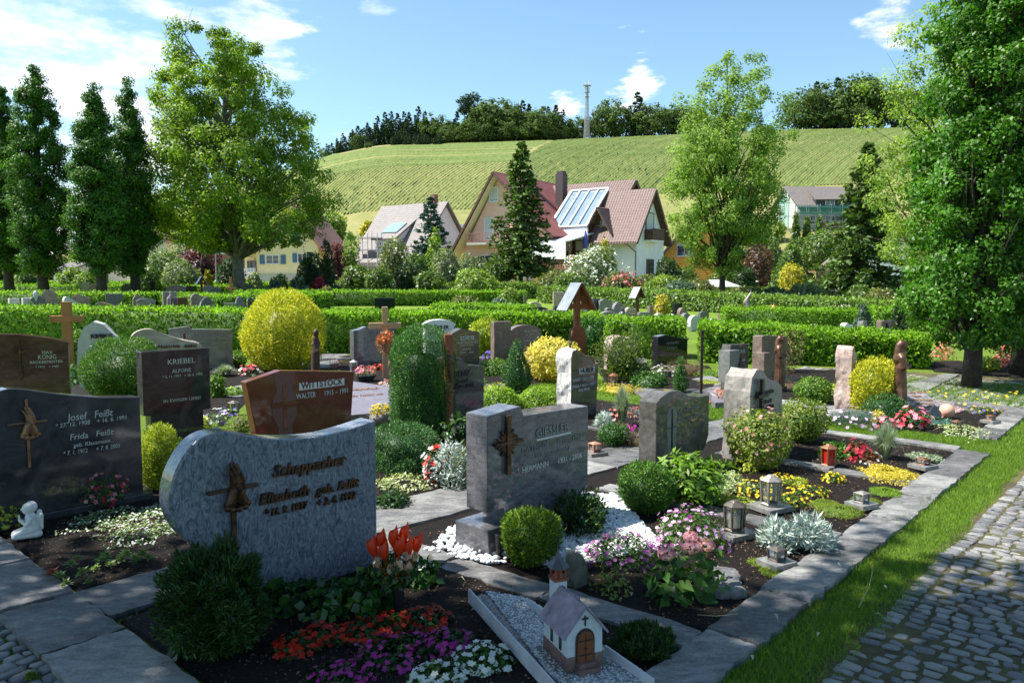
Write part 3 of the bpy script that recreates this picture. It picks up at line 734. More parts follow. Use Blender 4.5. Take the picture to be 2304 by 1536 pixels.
strip(-.15, .04, -.27, 2.25, .2, 3)                      # between the plots
strip(1.72, .04, 1.72, 1.9, .17, 3)
strip(3.5, .06, 3.5, 1.8, .17, 3)
strip(5.17, .1, 5.17, 2.2, .17, 3)
strip(-1.98, 0, -1.98, 6.2, .36, 9)
strip(-1.98, 2.32, -.25, 2.32, .44, 4)
strip(-.22, 2.3, 5.2, 2.0, .55, 7, name='pavement', z=.024)
strip(-.1, 2.2, -.1, 5.4, .18, 4, z=.022); strip(1.85, 2.6, 1.85, 5.3, .16, 3, z=.022); strip(3.6, 2.5, 3.7, 5.2, .16, 3, z=.022)
def pav(name, quads, z=.03, split=3):
    Q = []
    for qd in quads:
        A = [G(*p) for p in qd]
        for i in range(split):
            a, b_ = i/split+.004, (i+1)/split-.004
            Q.append([A[0].lerp(A[1], a), A[0].lerp(A[1], b_), A[3].lerp(A[2], b_), A[3].lerp(A[2], a)])
    return slabs(name, Q, z=z)
pav('pavement', [((440, 870), (770, 825), (760, 812), (450, 850)), ((500, 905), (640, 880), (600, 860), (490, 880)), ((860, 870), (1160, 880), (1150, 866), (880, 852)),
                 ((1450, 900), (1640, 866), (1600, 850), (1420, 880)), ((1560, 905), (1700, 870), (1660, 862), (1540, 888)), ((1640, 905), (1880, 925), (1885, 915), (1640, 893)),
                 ((1850, 945), (2010, 935), (1990, 915), (1840, 930)), ((2040, 905), (2200, 932), (2210, 920), (2040, 895)), ((690, 812), (790, 808), (780, 798), (690, 800)),
                 ((2090, 880), (2160, 845), (2120, 845), (2040, 868)), ((1200, 822), (1460, 818), (1450, 808), (1200, 812))])

# ---------------------------------------------------------------- cobbles
m, t, b, o = mat_base('cobble'); v = coords(t); at = nn(t, 'ShaderNodeAttribute', attribute_name='rnd')
n1 = noise(t, v, 45, 5, .75); n2 = noise(t, v, 160, 2, .8)
f = mth(t, 'ADD', mth(t, 'MULTIPLY', at.outputs['Fac'], .4), mth(t, 'ADD', mth(t, 'MULTIPLY', n1, .35), mth(t, 'MULTIPLY', n2, .25)))
t.links.new(ramp(t, f, [(.25, (.15, .155, .17)), (.5, (.27, .27, .28)), (.78, (.46, .45, .43))]), b.inputs['Base Color'])
b.inputs['Roughness'].default_value = .6; b.inputs['Specular IOR Level'].default_value = .4; bump(t, mth(t, 'ADD', n1, n2), b, 1., .014); M_COB = m
m, t, b, o = mat_base('joint_moss'); v = coords(t)
n1 = noise(t, v, 3, 4); n2 = noise(t, v, 70, 5, .8)
f = mth(t, 'ADD', mth(t, 'MULTIPLY', n1, .55), mth(t, 'MULTIPLY', n2, .45))
t.links.new(ramp(t, f, [(.38, (.05, .04, .025)), (.5, (.10, .09, .03)), (.62, (.14, .14, .035)), (.75, (.2, .18, .1))]), b.inputs['Base Color']); b.inputs['Roughness'].default_value = .95
bump(t, n2, b, 1., .02); M_JOINT = m
def cobbles(org, d, length, width, rowh=.105, stw=.135, name='cobbled_path', seed=5, seam=None, inside=None, h=.007, edge_jit=.03):
    rng = np.random.default_rng(seed); org = np.array(org[:2]); d = np.array(d[:2]); d = d/np.linalg.norm(d); q = np.array([d[1], -d[0]])   # q: to the right of d
    cs = []; s = 0.
    while s < length:
        rh = rowh*rng.uniform(.85, 1.15); x = -rng.random()*stw
        if seam: x = 0.
        while x < width:
            w = stw*rng.uniform(.72, 1.25)
            if seam and x < seam: w = seam if x == 0 else w
            cs.append((s+rh/2, x+w/2, rh, w)); x += w
        s += rh
    C = np.array(cs); n = len(C)
    wob = vnoise(C[:, :2], 1.2, 3, 2)*.05
    P = org+d*(C[:, :1]+wob[:, None])+q*(C[:, 1:2]+vnoise(C[:, :2], 1.5, 8, 2)[:, None]*.03)
    if inside is not None: k = inside(P); P = P[k]; C = C[k]; n = len(C)
    hw = C[:, 3]/2-.0045; hl = C[:, 2]/2-.005; rot = rng.normal(0, .07, n)
    zt = h+rng.normal(0, .003, n); tl = rng.normal(0, .06, (n, 2))
    V = np.empty((n, 25, 3)); ang = np.arange(8)*PI/4+PI/8
    for r, (sc, dz) in enumerate(((1., -.05), (.985, -.008), (.86, 0.))):
        for k in range(8):
            cx = np.sign(math.cos(ang[k]))*abs(math.cos(ang[k]))**.38; cy = np.sign(math.sin(ang[k]))*abs(math.sin(ang[k]))**.38
            jx = rng.normal(0, .006, n); jy = rng.normal(0, .006, n)
            a = (cx*hl*sc+jx)*1.0; b_ = (cy*hw*sc+jy)
            ca, sa = np.cos(rot), np.sin(rot); a, b_ = a*ca-b_*sa, a*sa+b_*ca
            V[:, r*8+k, :2] = P+d*a[:, None]+q*b_[:, None]; V[:, r*8+k, 2] = zt+dz+(a*tl[:, 0]+b_*tl[:, 1])*(r > 0)
    V[:, 24, :2] = P; V[:, 24, 2] = zt+.002
    fq = []; ft = []
    for k in range(8):
        k2 = (k+1) % 8
        fq += [(k, k+8, k2+8, k2), (k+8, k+16, k2+16, k2+8)]; ft.append((k+16, 24, k2+16))
    b0 = (np.arange(n)*25)[:, None, None]
    Fq = (np.array(fq)[None]+b0).reshape(-1, 4); Ft = (np.array(ft)[None]+b0).reshape(-1, 3); rr = rng.random(n)
    me = npmesh(name, V.reshape(-1, 3), [Fq, Ft], M_COB, smooth=True, rnd=np.r_[np.repeat(rr, 16), np.repeat(rr, 8)])
    return tag(add(name, me), kind='structure')
GW = -.26     # path edge in grave coordinates
cobbles(LW(-2.4, -.52), E1, 15.5, 3.6, rowh=.074, stw=.096, seam=.10)
patch('path', [LW(-2.6, -.38), LW(13.2, -.40), LW(13.2, -4.3), LW(-2.6, -4.3)], M_JOINT, z=.0, amp=.004, step=.12)
# cobbled area at lower left
cobbles(LW(-2.36, 6.5), -E2, 7., 2.2, rowh=.078, stw=.10, seed=9)
patch('path', [LW(-4.7, -.6), LW(-2.4, -.6), LW(-2.4, 6.6), LW(-4.7, 6.6)], M_JOINT, z=.0, amp=.004, step=.12)
# far cross path behind the oak
a = G(1990, 868); b_ = G(2420, 905)
cobbles((a.x-.3, a.y-.1+2.6), (b_-a), 7.5, 2.6, seed=11, stw=.16, rowh=.13)
patch('path', [Vector((a.x-.4, a.y-.1, 0)), b_+Vector((2, -.5, 0)), b_+Vector((2, 2.2, 0)), Vector((a.x-.4, a.y+2.7, 0))], M_JOINT, z=.0, amp=.004, step=.15)

# ---------------------------------------------------------------- grass blades
M_GRASS = leafmat('grass_blades', (.05, .12, .010), (.24, .37, .05), trans=.4, rough=.6, spec=.3, clump=3)
def grass(poly, n, hmin=.012, hmax=.042, label='', seed=1, w=.004, fn=None):
    rng = np.random.default_rng(seed); P = np.array([(p.x, p.y) for p in poly]); mn, mx_ = P.min(0), P.max(0)
    if sum(P[i][0]*P[(i+1) % len(P)][1]-P[(i+1) % len(P)][0]*P[i][1] for i in range(len(P))) < 0: P = P[::-1]
    Q = rng.uniform(mn, mx_, (n*4, 2)); A = P; B = np.roll(P, -1, 0); D = B-A; Nn = np.c_[-D[:, 1], D[:, 0]]/np.linalg.norm(D, axis=1)[:, None]
    dist = np.min([((Q-A[i])@Nn[i]) for i in range(len(P))], axis=0)+vnoise(Q, 3, 7, 2)*.06+vnoise(Q, 14, 5, 2)*.03
    Q = Q[dist > 0][:n]; k = vnoise(Q, 2.5, 2, 2)*.5+.5; hh = (hmin+(hmax-hmin)*rng.random(len(Q)))*(.6+.7*k)
    A3 = needle_arrays(np.c_[Q, np.zeros(len(Q))-.004], np.c_[rng.normal(0, .5, (len(Q), 2)), np.ones(len(Q))], hh, w, rng, .1)
    return tag(add('grass', npmesh('grass', A3[0], A3[1], M_GRASS, rnd=A3[2])), label, 'grass', kind='stuff')
grass([LW(-1.4, -.19), LW(5.2, -.10), LW(5.2, -.48), LW(-1.4, -.60)], 90000, label='mown grass strip between the slate kerb and the cobbles', seed=2)
grass([LW(5.15, -.1), LW(5.15, 2.2), LW(5.78, 2.3), LW(5.8, -.1)], 20000, label='sunlit grass path between two planted plots', seed=3, w=.006)
grass([LW(5.1, -.12), LW(8.4, 0), LW(8.6, -.5), LW(5.1, -.5)], 16000, label='grass verge beside the far end of the kerb', seed=4, w=.006)
grass([LW(8.3, -.4), LW(8.3, 2.6), LW(10.6, 3.2), LW(11, -.4)], 26000, label='rough grass with dandelions around the oak trunk', seed=5, w=.008, hmax=.07)
grass([G(1180, 905), G(1460, 920), G(1460, 858), G(1180, 850)], 14000, label='bright lawn around the rough grey stone', seed=6, w=.009)
grass([G(1590, 975), G(1665, 960), G(1645, 905), G(1590, 905)], 6000, label='small lawn between the two wavy stones', seed=7, w=.009)
# leaning dry grass stalks and fallen leaves on the path side
# ================================================================ hill: vineyards, wood, mast
M_VINE = leafmat('vine_leaves', (.10, .145, .035), (.215, .27, .085), trans=.2, rough=.7, spec=.1, clump=.05)
def vine_rows(curves, wd, ht, label, seed, dens=1.):
    "curves: list of (n,2) xy arrays; ragged green rows following the hill"
    rng = np.random.default_rng(seed); parts = []
    for C in curves:
        C = np.array(C); n = len(C)
        if n < 3: continue
        T = np.gradient(C, axis=0); T /= np.linalg.norm(T, axis=1)[:, None]+1e-9; Q = np.c_[-T[:, 1], T[:, 0]]
        w = wd*rng.uniform(.8, 1.15, (n, 1)); h = ht*rng.uniform(.8, 1.15, n)
        h = np.where(rng.random(n) < .012, .1, h)
        z = hz(C[:, 0], C[:, 1])
        V = np.empty((n, 3, 3)); V[:, 0, :2] = C-Q*w/2; V[:, 1, :2] = C+rng.normal(0, .05, (n, 2)); V[:, 2, :2] = C+Q*w/2; V[:, 0, 2] = z-.3; V[:, 2, 2] = z-.3; V[:, 1, 2] = z+h
        i = np.arange(n-1)[:, None]*3; Fq = np.concatenate([i+np.array([0, 1, 4, 3]), i+np.array([1, 2, 5, 4])])
        parts.append((V.reshape(-1, 3), Fq, np.clip(rng.random(len(Fq))*.4+rng.random()*.5, 0, 1)))
    V, fl, rr = join(parts)
    return tag(add('vineyard', npmesh('vineyard', V, fl, M_VINE, rnd=rr)), label, 'vineyard', kind='stuff')
def uvis(u, y): return (u-1152)/F*y
def rvis(u): return float(np.interp(u, RU, RV))
cv = []
for c0 in np.arange(420, 2700, 7.8):
    L_ = []
    for y in np.arange(163, 428, 2.4):
        u = c0+275*math.log(y/163)
        # left limit of this field runs from (1180, 440) up to (1250, 322)
        if u < 1150+(y-215)*.50 or u > 2700: continue
        if y < 183+max(0, u-1500)*.02: continue
        
        L_.append((uvis(u, y), y))
    cv.append(L_)
vine_rows(cv, .8, .4, 'wide vineyard with slanting rows on the right half of the hill', 1)
cv = []
for y0 in np.arange(258, 424, 7.):
    L_ = []
    for u in np.arange(560, 1330, 3.2):
        y = y0+(u-900)*.012+math.sin(u*.006)*3
        if u > 1140+(y-215)*.50 or y > 426: continue
        if 690+(y-262)*0 > u and y > 400: continue
        if 330 < y0 < 336 or 296 < y0 < 301: continue
        if (y > 385 and 760 < u < 1000): continue
        L_.append((uvis(u, y), y))
    cv.append(L_)
vine_rows(cv, 2.6, .4, 'vineyard terraces with level rows on the left half of the hill', 2)
cv = []
for c0 in np.arange(200, 1200, 9.):
    L_ = []
    for y in np.arange(166, 258, 1.8):
        u = c0+300*math.log(y/166)
        if u < 560 or u > 1140+(y-215)*.5: continue
        if abs(y-205-(u-800)*.05) < 2.5: continue
        L_.append((uvis(u, y), y))
    cv.append(L_)
vine_rows(cv, .62, .28, 'lowest vineyard with fine diagonal rows above the houses', 3)

# -- wood: a few trees of each kind, copied
M_CON = leafmat('conifer_far', (.015, .035, .02), (.065, .11, .055), trans=.1, rough=.8, spec=.1, clump=.3)
M_DEC = leafmat('broadleaf_far', (.035, .065, .02), (.13, .20, .05), trans=.2, rough=.7, spec=.1, clump=.2)
M_BARK = plain('bark', (.10, .085, .07), rough=.9, var=.4, scale=6, bmp=1., bd=.03)
M_BARKG = plain('bark_grey', (.17, .16, .15), rough=.9, var=.35, scale=5, bmp=.8, bd=.02)
M_BARKD = plain('bark_dark', (.045, .036, .028), rough=.9, var=.4, scale=9, bmp=1., bd=.02)
FAR = Vector((-60, -60, -60))
pc = [spruce('conifer', (0, 0, 0), 18, 4.5, M_CON, M_BARK, 'x', 'conifer', layers=15, nb=8, ns=15, L=1.1, w=.55, clear=1.5, seed=11+i, droop=.2, taper=.8) for i in range(2)]
pd = [tree('broadleaf_tree', (0, 0, 0), 15, .3, 2.2, 'egg', 5.2, M_DEC, M_BARK, 'x', 'tree', ncl=46, clr=2.1, nl=34, L=.95, nlimb=7, seed=21+i, lump=.3, depth=.4) for i in range(2)]
pp = [tree('pine_tree', (0, 0, 0), 22, .3, 13, 'egg', 2.6, M_CON, M_BARK, 'x', 'pine tree', ncl=22, clr=1.3, nl=34, L=.8, nlimb=8, seed=31)]
usedp = set()
def wood(proto, u, vtop, y, label, group, base=None, sx=1.):
    x = uvis(u, y); zb = float(hz(x, y)); top = H+(620-vtop)/F*y; h = max(3, top-zb)
    o = proto if id(proto) not in usedp else copy_tree(proto); usedp.add(id(proto))
    ph = {pc[0]: 18, pc[1]: 18, pd[0]: 15, pd[1]: 15, pp[0]: 22}.get(proto, 15)
    o.location = (x, y, zb-.3); s = h/ph; o.scale = (s*sx, s*sx, s); o.rotation_euler.z = RN.random()*6
    tag(o, label, None, group); return o
RN = random.Random(4)
LC, LD = 'dark pointed conifer standing in the wood along the hilltop', 'rounded leafy tree standing in the wood along the hilltop'
GC, GD = 'dark conifers in the wood on the hilltop', 'leafy trees in the wood on the hilltop'
for u, v in [(742, 330), (765, 318), (778, 308), (800, 300), (812, 292), (833, 285), (855, 272), (872, 264), (885, 262), (900, 266), (914, 262), (925, 264), (945, 252), (960, 262), (1030, 262), (1176, 240), (1190, 246), (1220, 252), (1232, 252), (1250, 248), (1264, 258), (1412, 250), (1428, 222), (1436, 232), (1500, 258), (1822, 200), (1868, 192), (1700, 262)]:
    wood(pc[RN.randrange(2)], u, v, 437+RN.random()*9, LC, GC, sx=RN.uniform(.8, 1.1))
for u, v in [(735, 338), (808, 303), (975, 262), (998, 268), (1012, 278), (1088, 236), (1104, 232), (1122, 230), (1140, 236), (1158, 244), (1205, 256), (1330, 262), (1300, 268), (1352, 244), (1372, 232), (1388, 238), (1450, 244), (1468, 240), (1482, 252), (1510, 240), (1530, 246), (1560, 250), (1600, 255), (1650, 250), (1780, 220), (1800, 206), (1840, 202), (1855, 196), (1895, 186), (1915, 180), (1935, 188), (1960, 192), (1990, 200), (2020, 210), (2060, 210)]:
    wood(pd[RN.randrange(2)], u, v, 434+RN.random()*10, LD, GD, sx=RN.uniform(.85, 1.15))
for u in np.arange(745, 1290, 8):     # the rows behind close the gaps
    v = float(np.interp(u, [760, 860, 960, 1040, 1100, 1200, 1280], [322, 278, 272, 280, 244, 258, 276]))+RN.uniform(0, 12)
    wood(pc[RN.randrange(2)] if u < 980 or RN.random() < .4 else pd[RN.randrange(2)], u+RN.uniform(-4, 4), v, 448+RN.random()*12, LC if u < 980 else 'tree in the back rows of the wood along the hilltop', GC if u < 980 else 'trees in the back rows of the wood', sx=1.1)
for u, v in [(1068, 288), (1080, 300), (1044, 300), (1096, 296), (1108, 300), (1020, 312), (1008, 305), (1232, 300), (1246, 305), (1262, 302), (1218, 262), (1152, 290), (1132, 296), (1180, 292), (1200, 290), (1880, 262), (1920, 255), (1840, 262)]:
    wood(pd[RN.randrange(2)], u, v-14, 424+RN.random()*6, 'lower leafy tree at the front edge of the hilltop wood', 'trees at the front edge of the hilltop wood', sx=1.2)
wood(pp[0], 1047, 213, 436, 'tall bare-stemmed pine rising above the wood, left one of the pair', 'tall pines above the wood')
wood(pp[0], 1062, 208, 438, 'tall bare-stemmed pine rising above the wood, right one of the pair', 'tall pines above the wood', sx=1.15)
for i in range(34):      # young plantation left of the wood
    u = RN.uniform(872, 1000); y = RN.uniform(392, 424); x = uvis(u, y); zb = float(hz(x, y)); o = copy_tree(pc[i % 2]); o.location = (x, y, zb-.2); k = RN.uniform(.22, .34); o.scale = (k*1.2, k*1.2, k)
    tag(o, 'young conifer in the plantation below the hilltop wood', None, 'young conifers in the plantation')
for u, v in [(830, 333), (838, 340)]: wood(pd[0], u, v, 405, 'lone bush on the open slope left of the plantation', 'bushes on the open slope', sx=1.1)

M_STEEL = plain('galvanised_steel', (.42, .43, .46), rough=.5, metal=.4, bmp=0)
x0, y0 = uvis(1317, 428), 428.; zb = float(hz(x0, y0)); ht = H+(620-200)/F*y0-zb
mast = empty('radio_mast', (x0, y0, zb), .4, 'tall steel lattice radio mast with antennas on the hilltop', 'radio mast')
mb = MB(); r0, r1 = 1.15, .48; nl = 14
def cr(z): return r0+(r1-r0)*min(1, z/(ht*.8))
for sx in (-1, 1):
    for sy in (-1, 1): mb.bar((sx*r0, sy*r0, 0), (sx*r1, sy*r1, ht*.8), .18); mb.bar((sx*r1, sy*r1, ht*.8), (sx*r1, sy*r1, ht*.97), .16)
for i in range(nl):
    za, zc = ht*.97*i/nl, ht*.97*(i+1)/nl; a, b_ = cr(za), cr(zc)
    for k in range(4):
        c = [(-1, -1), (1, -1), (1, 1), (-1, 1)]; p, q = c[k], c[(k+1) % 4]
        mb.bar((p[0]*a, p[1]*a, za), (q[0]*b_, q[1]*b_, zc), .11); mb.bar((q[0]*a, q[1]*a, za), (p[0]*b_, p[1]*b_, zc), .11); mb.bar((p[0]*b_, p[1]*b_, zc), (q[0]*b_, q[1]*b_, zc), .11)
mb.build('lattice', M_STEEL, mast)
for zz, rr in ((ht*.96, 2.1), (ht*.84, 1.5), (ht*.76, 1.3)):
    mb = MB(); mb.lathe([(rr*.55, -.2), (rr, 0), (rr, .15), (rr*.5, .2)], 10, (0, 0, zz))
    mb.build('platform', M_STEEL, mast)
for k in range(8):
    a = k*PI/4; mb = MB(); zz = ht*.96 if k % 2 == 0 else ht*.86; rr = 2.2 if k % 2 == 0 else 1.2
    mb.box((math.cos(a)*rr, math.sin(a)*rr, zz+.9), (.35, .25, 2.4), rz=a); mb.build('antenna', plain('antenna_white', (.6, .6, .62), bmp=0), mast)

# ================================================================ houses
M_TILER = None
def tiles(name, c, dark, sc=3.2):
    if name in MATS: return MATS[name]
    m, t, b, o = mat_base(name); c_ = nn(t, 'ShaderNodeTexCoord'); mp = nn(t, 'ShaderNodeMapping'); t.links.new(c_.outputs['UV'], mp.inputs[0])
    w1 = nn(t, 'ShaderNodeTexWave', i={'Scale': 1.05*1.0, 'Distortion': 0}); w1.bands_direction = 'X'; t.links.new(mp.outputs[0], w1.inputs['Vector'])
    w2 = nn(t, 'ShaderNodeTexWave', i={'Scale': .9, 'Distortion': 0}); w2.bands_direction = 'Y'; w2.wave_profile = 'SAW'; t.links.new(mp.outputs[0], w2.inputs['Vector'])
    n = noise(t, mp.outputs[0], 1.5, 5, .7)
    f = mth(t, 'ADD', mth(t, 'MULTIPLY', n, .6), mth(t, 'ADD', mth(t, 'MULTIPLY', w1.outputs['Fac'], .22), mth(t, 'MULTIPLY', w2.outputs['Fac'], .18)))
    t.links.new(ramp(t, f, [(.25, dark), (.7, c)]), b.inputs['Base Color']); b.inputs['Roughness'].default_value = .6
    bump(t, mth(t, 'ADD', w1.outputs['Fac'], w2.outputs['Fac']), b, .9, .06)
    MATS[name] = m; return m
T_RED = tiles('roof_tiles_red', (.25, .07, .06), (.11, .03, .028)); T_BROWN = tiles('roof_tiles_brown', (.22, .145, .125), (.085, .05, .045)); T_GREY = tiles('roof_tiles_greybrown', (.27, .24, .23), (.12, .105, .10))
T_PINK = tiles('roof_tiles_salmon', (.62, .30, .22), (.34, .13, .09)); T_DARK = tiles('roof_tiles_dark', (.13, .12, .13), (.05, .045, .05)); T_GB = tiles('roof_tiles_dull', (.2, .17, .15), (.10, .085, .08))
def wallm(name, c): return plain(name, c, rough=.9, var=.05, scale=1.5, bmp=.3, bd=.01)
W_PINK = wallm('render_peach', (.84, .50, .41)); W_WHITE = wallm('render_white', (.78, .79, .82)); W_YEL = wallm('render_yellow', (.78, .66, .36)); W_ORG = wallm('render_orange', (.80, .40, .08)); W_GREY = wallm('render_grey', (.45, .44, .42)); W_CREAM = wallm('render_cream', (.66, .6, .42))
M_GLASS = plain('window_glass', (.05, .06, .075), rough=.06, var=.2, scale=1, bmp=0, spec=.9)
M_FRW = plain('window_frame_white', (.75, .76, .78), rough=.5, var=.03, bmp=0); M_WOODD = plain('dark_timber', (.10, .045, .03), rough=.6, var=.3, scale=6); M_BLUE = plain('blue_shutter', (.05, .14, .25), rough=.55, var=.12, bmp=0)
M_BLIND = plain('roller_blind', (.55, .55, .57), rough=.7, var=.05, bmp=0); M_METAL = plain('zinc_gutter', (.16, .15, .15), rough=.4, metal=.5, bmp=0); M_IRON = plain('black_iron', (.02, .02, .022), rough=.45, var=.2, bmp=.2)
class House:
    "gable house in its own frame: x along the ridge, y across (front = -y), origin at the front left ground corner"
    def __init__(s, name, loc, rz, label, cat='house'):
        s.o = empty(name, loc, rz, label, cat)
    def part(s, name, mb, mat, **k): return mb.build(name, mat, s.o, **k)
    def walls(s, L, D, eave, ridge, mat, x0=0, y0=0, yr=None, zb=-1.5, name='wall'):
        yr = D/2 if yr is None else yr; mb = MB()
        P = [(x0, y0, zb), (x0, y0+D, zb), (x0, y0+D, eave), (x0, y0+yr, ridge), (x0, y0, eave)]; n = 5
        V = P+[(p[0]+L, p[1], p[2]) for p in P]
        mb.poly(V, [(0, 4, 3, 2, 1), (5, 6, 7, 8, 9), (0, 5, 9, 4), (1, 2, 7, 6), (4, 9, 8, 3), (3, 8, 7, 2)]); return s.part(name, mb, mat)
    def roof(s, x0, x1, y0, z0, yr, zr, y1, z1, mat, t=.22, name='roof'):
        mb = MB(); V = []; Fs = []
        for x in (x0, x1): V += [(x, y0, z0), (x, yr, zr), (x, y1, z1), (x, y0, z0-t), (x, yr, zr-t*1.3), (x, y1, z1-t)]
        Fs = [(0, 6, 7, 1), (1, 7, 8, 2), (3, 4, 10, 9), (4, 5, 11, 10), (0, 3, 9, 6), (2, 8, 11, 5), (0, 1, 4, 3), (1, 2, 5, 4), (6, 9, 10, 7), (7, 10, 11, 8)]
        mb.poly(V, Fs); o = s.part(name, mb, mat); me = o.data; uv = me.uv_layers.new(name='UVMap')
        for p in me.polygons:
            for li in p.loop_indices:
                co = me.vertices[me.loops[li].vertex_index].co; uv.data[li].uv = (co.x, math.hypot(co.y-yr, (co.z-zr)))
        return o
    def plane(s, pts, mat, t=.18, name='roof'):
        "single sloping slab from four points"
        P = [Vector(p) for p in pts]; n = (P[1]-P[0]).cross(P[3]-P[0]).normalized(); n = n if n.z > 0 else -n
        mb = MB(); V = P+[p-n*t for p in P]; mb.poly(V, [(0, 1, 2, 3), (7, 6, 5, 4), (0, 4, 5, 1), (1, 5, 6, 2), (2, 6, 7, 3), (3, 7, 4, 0)])
        o = s.part(name, mb, mat); me = o.data; uv = me.uv_layers.new(name='UVMap'); ax = (P[1]-P[0]).normalized(); ay = n.cross(ax)
        for p in me.polygons:
            for li in p.loop_indices:
                co = me.vertices[me.loops[li].vertex_index].co; uv.data[li].uv = (co.dot(ax), co.dot(ay))
        return o
    def window(s, c, w, h, face='-y', fm=None, gm=None, bars=1, rows=0, sill=True, blind=0., fw=.08, name='window', lab=None):
        "frame with panes set proud of the wall; face -y (front), -x (left gable) or +x (right gable)"
        fm = fm or M_FRW; gm = gm or M_GLASS
        o = empty(name, (0, 0, 0)); o.parent = s.o
        if lab: o['label'] = lab
        o.location = c; o.rotation_euler = (0, 0, {'-y': 0, '+x': PI/2, '-x': -PI/2, '+y': PI}[face])
        mb = MB(); d = .10
        mb.box((0, -d/2, h/2-fw/2), (w, d, fw)); mb.box((0, -d/2, -h/2+fw/2), (w, d, fw)); mb.box((-w/2+fw/2, -d/2, 0), (fw, d, h-2*fw-.004)); mb.box((w/2-fw/2, -d/2, 0), (fw, d, h-2*fw-.004))
        for i in range(bars): x = -w/2+w*(i+1)/(bars+1); mb.box((x, -d/2+.01, 0), (fw*.7, d-.03, h-2*fw-.004))
        for i in range(rows):
            z = -h/2+h*(i+1)/(rows+1)
            for k in range(bars+1): xa = -w/2+w*(k+.5)/(bars+1); mb.box((xa, -d/2+.015, z), (w/(bars+1)-fw*1.1, d-.05, fw*.4))
        if sill: mb.box((0, -.12, -h/2-.04), (w+.12, .22, .06))
        mb.build('frame', fm, o)
        mb = MB(); mb.box((0, -.022, 0), (w-fw*1.2, .03, h-fw*1.2)); mb.build('pane', gm, o)
        if blind: mb = MB(); mb.box((0, -.06, h/2-fw-(h-2*fw)*blind/2), (w-2*fw-.01, .03, (h-2*fw)*blind)); mb.build('blind', M_BLIND, o)
        return o
def hframe(u, vbase, Y, z=None):
    p = AT(u, vbase, Y); return p
# -- peach house (gable to the front-left) ------------------------------------
A_H = math.atan2(-.54, .84)       # gable wall runs along (.84,-.54): left end far, right end near
p0 = AT(1047, 655, 84); p0.z = -.2
h1 = House('house', (p0.x, p0.y, 0), A_H, 'tall peach coloured gable house with a dark red tiled roof', 'house')
# frame: x along the gable wall (to the right, nearer), y going back along the ridge
Wd = 10.4; apz = 12.3; evz = 3.9
mb = MB(); out = [(0, -1.5), (Wd, -1.5), (Wd, 6.2), (Wd/2-.9, apz-.55), (0, evz+.75)]
mb.prism(out, 0, 15); h1.part('wall', mb, W_PINK)
xr = Wd/2-.9
def rp(x0_, z0_, x1_, z1_, ya, yb, mat, name='roof'): return h1.plane([(x0_, ya, z0_), (x0_, yb, z0_), (x1_, yb, z1_), (x1_, ya, z1_)], mat, .15, name)
rp(-1.5, 3.7, xr, apz, -1.0, 15.5, T_RED); rp(xr+.01, apz, Wd-1.2, 6.6+.8, -1.0, 15.5, T_RED); rp(Wd-1.19, 7.38, Wd+1.0, 5.6, -1.0, 15.5, T_RED)
mb = MB()
for xa, za, xb, zb_ in ((-1.55, 3.55, xr, apz-.15), (xr, apz-.15, Wd-1.2, 7.25), (Wd-1.2, 7.25, Wd+1.0, 5.45)): mb.bar((xa, -1.06, za), (xb, -1.06, zb_), .10, .24)
h1.part('bargeboard', mb, M_WOODD)
mb = MB()      # pale boarding under the roof overhang
mb.poly([(-1.45, -.98, 3.3), (xr, -.98, apz-.42), (xr, 15, apz-.42), (-1.45, 15, 3.3)], [(0, 1, 2, 3)]); mb.poly([(xr, -.98, apz-.36), (Wd-1.2, -.98, 7.04), (Wd-1.2, -.01, 7.04), (xr, -.01, apz-.36)], [(0, 1, 2, 3)])
h1.part('soffit', mb, W_CREAM)
h1.window((3.75, 0, 10.1), 1.15, 1.5, bars=0, blind=.95)
h1.window((3.1, 0, 6.55), 1.15, 2.3, bars=0, blind=.98, sill=False, name='balcony_door')
h1.window((2.6, 0, 3.0), 1.9, 1.7, bars=1); h1.window((7.6, 0, 1.2), 1.7, 2.0, bars=1, blind=.5); h1.window((7.7, 0, 6.6), 1.1, 2.1, bars=1)
bal = MB(); bal.box((4.6, -.6, 5.0), (7., 1.3, .22)); bo = h1.part('balcony', bal, W_GREY)
rl = MB()
for i in range(36): rl.bar((1.15+i*.197, -1.2, 5.1), (1.15+i*.197, -1.2, 6.05), .03)
rl.bar((1.1, -1.2, 6.07), (8.1, -1.2, 6.07), .06); rl.bar((1.1, -1.2, 5.2), (8.1, -1.2, 5.2), .04)
for i in range(6): rl.bar((1.1, -1.2+i*.2, 5.1), (1.1, -1.2+i*.2, 6.05), .03)
rl.bar((1.1, -1.2, 6.07), (1.1, 0, 6.07), .06)
rl.build('railing', plain('rail_rust', (.30, .16, .12), bmp=0), bo)
mb = MB(); mb.box((xr+1.0, 4.6, 12.2), (.55, .8, 1.4)); h1.part('chimney', mb, M_STEEL)
# -- brown roofed house with glass roof ---------------------------------------
B_H = math.atan2(-.6, .8)
pB = G(1431, 612) if False else AT(1431, 612, 77)
h2 = House('house', (pB.x, pB.y, 0), math.atan2(-.6, .8), 'white house with brown tiled roofs, a sloping glass roof and wooden gable trim', 'house')
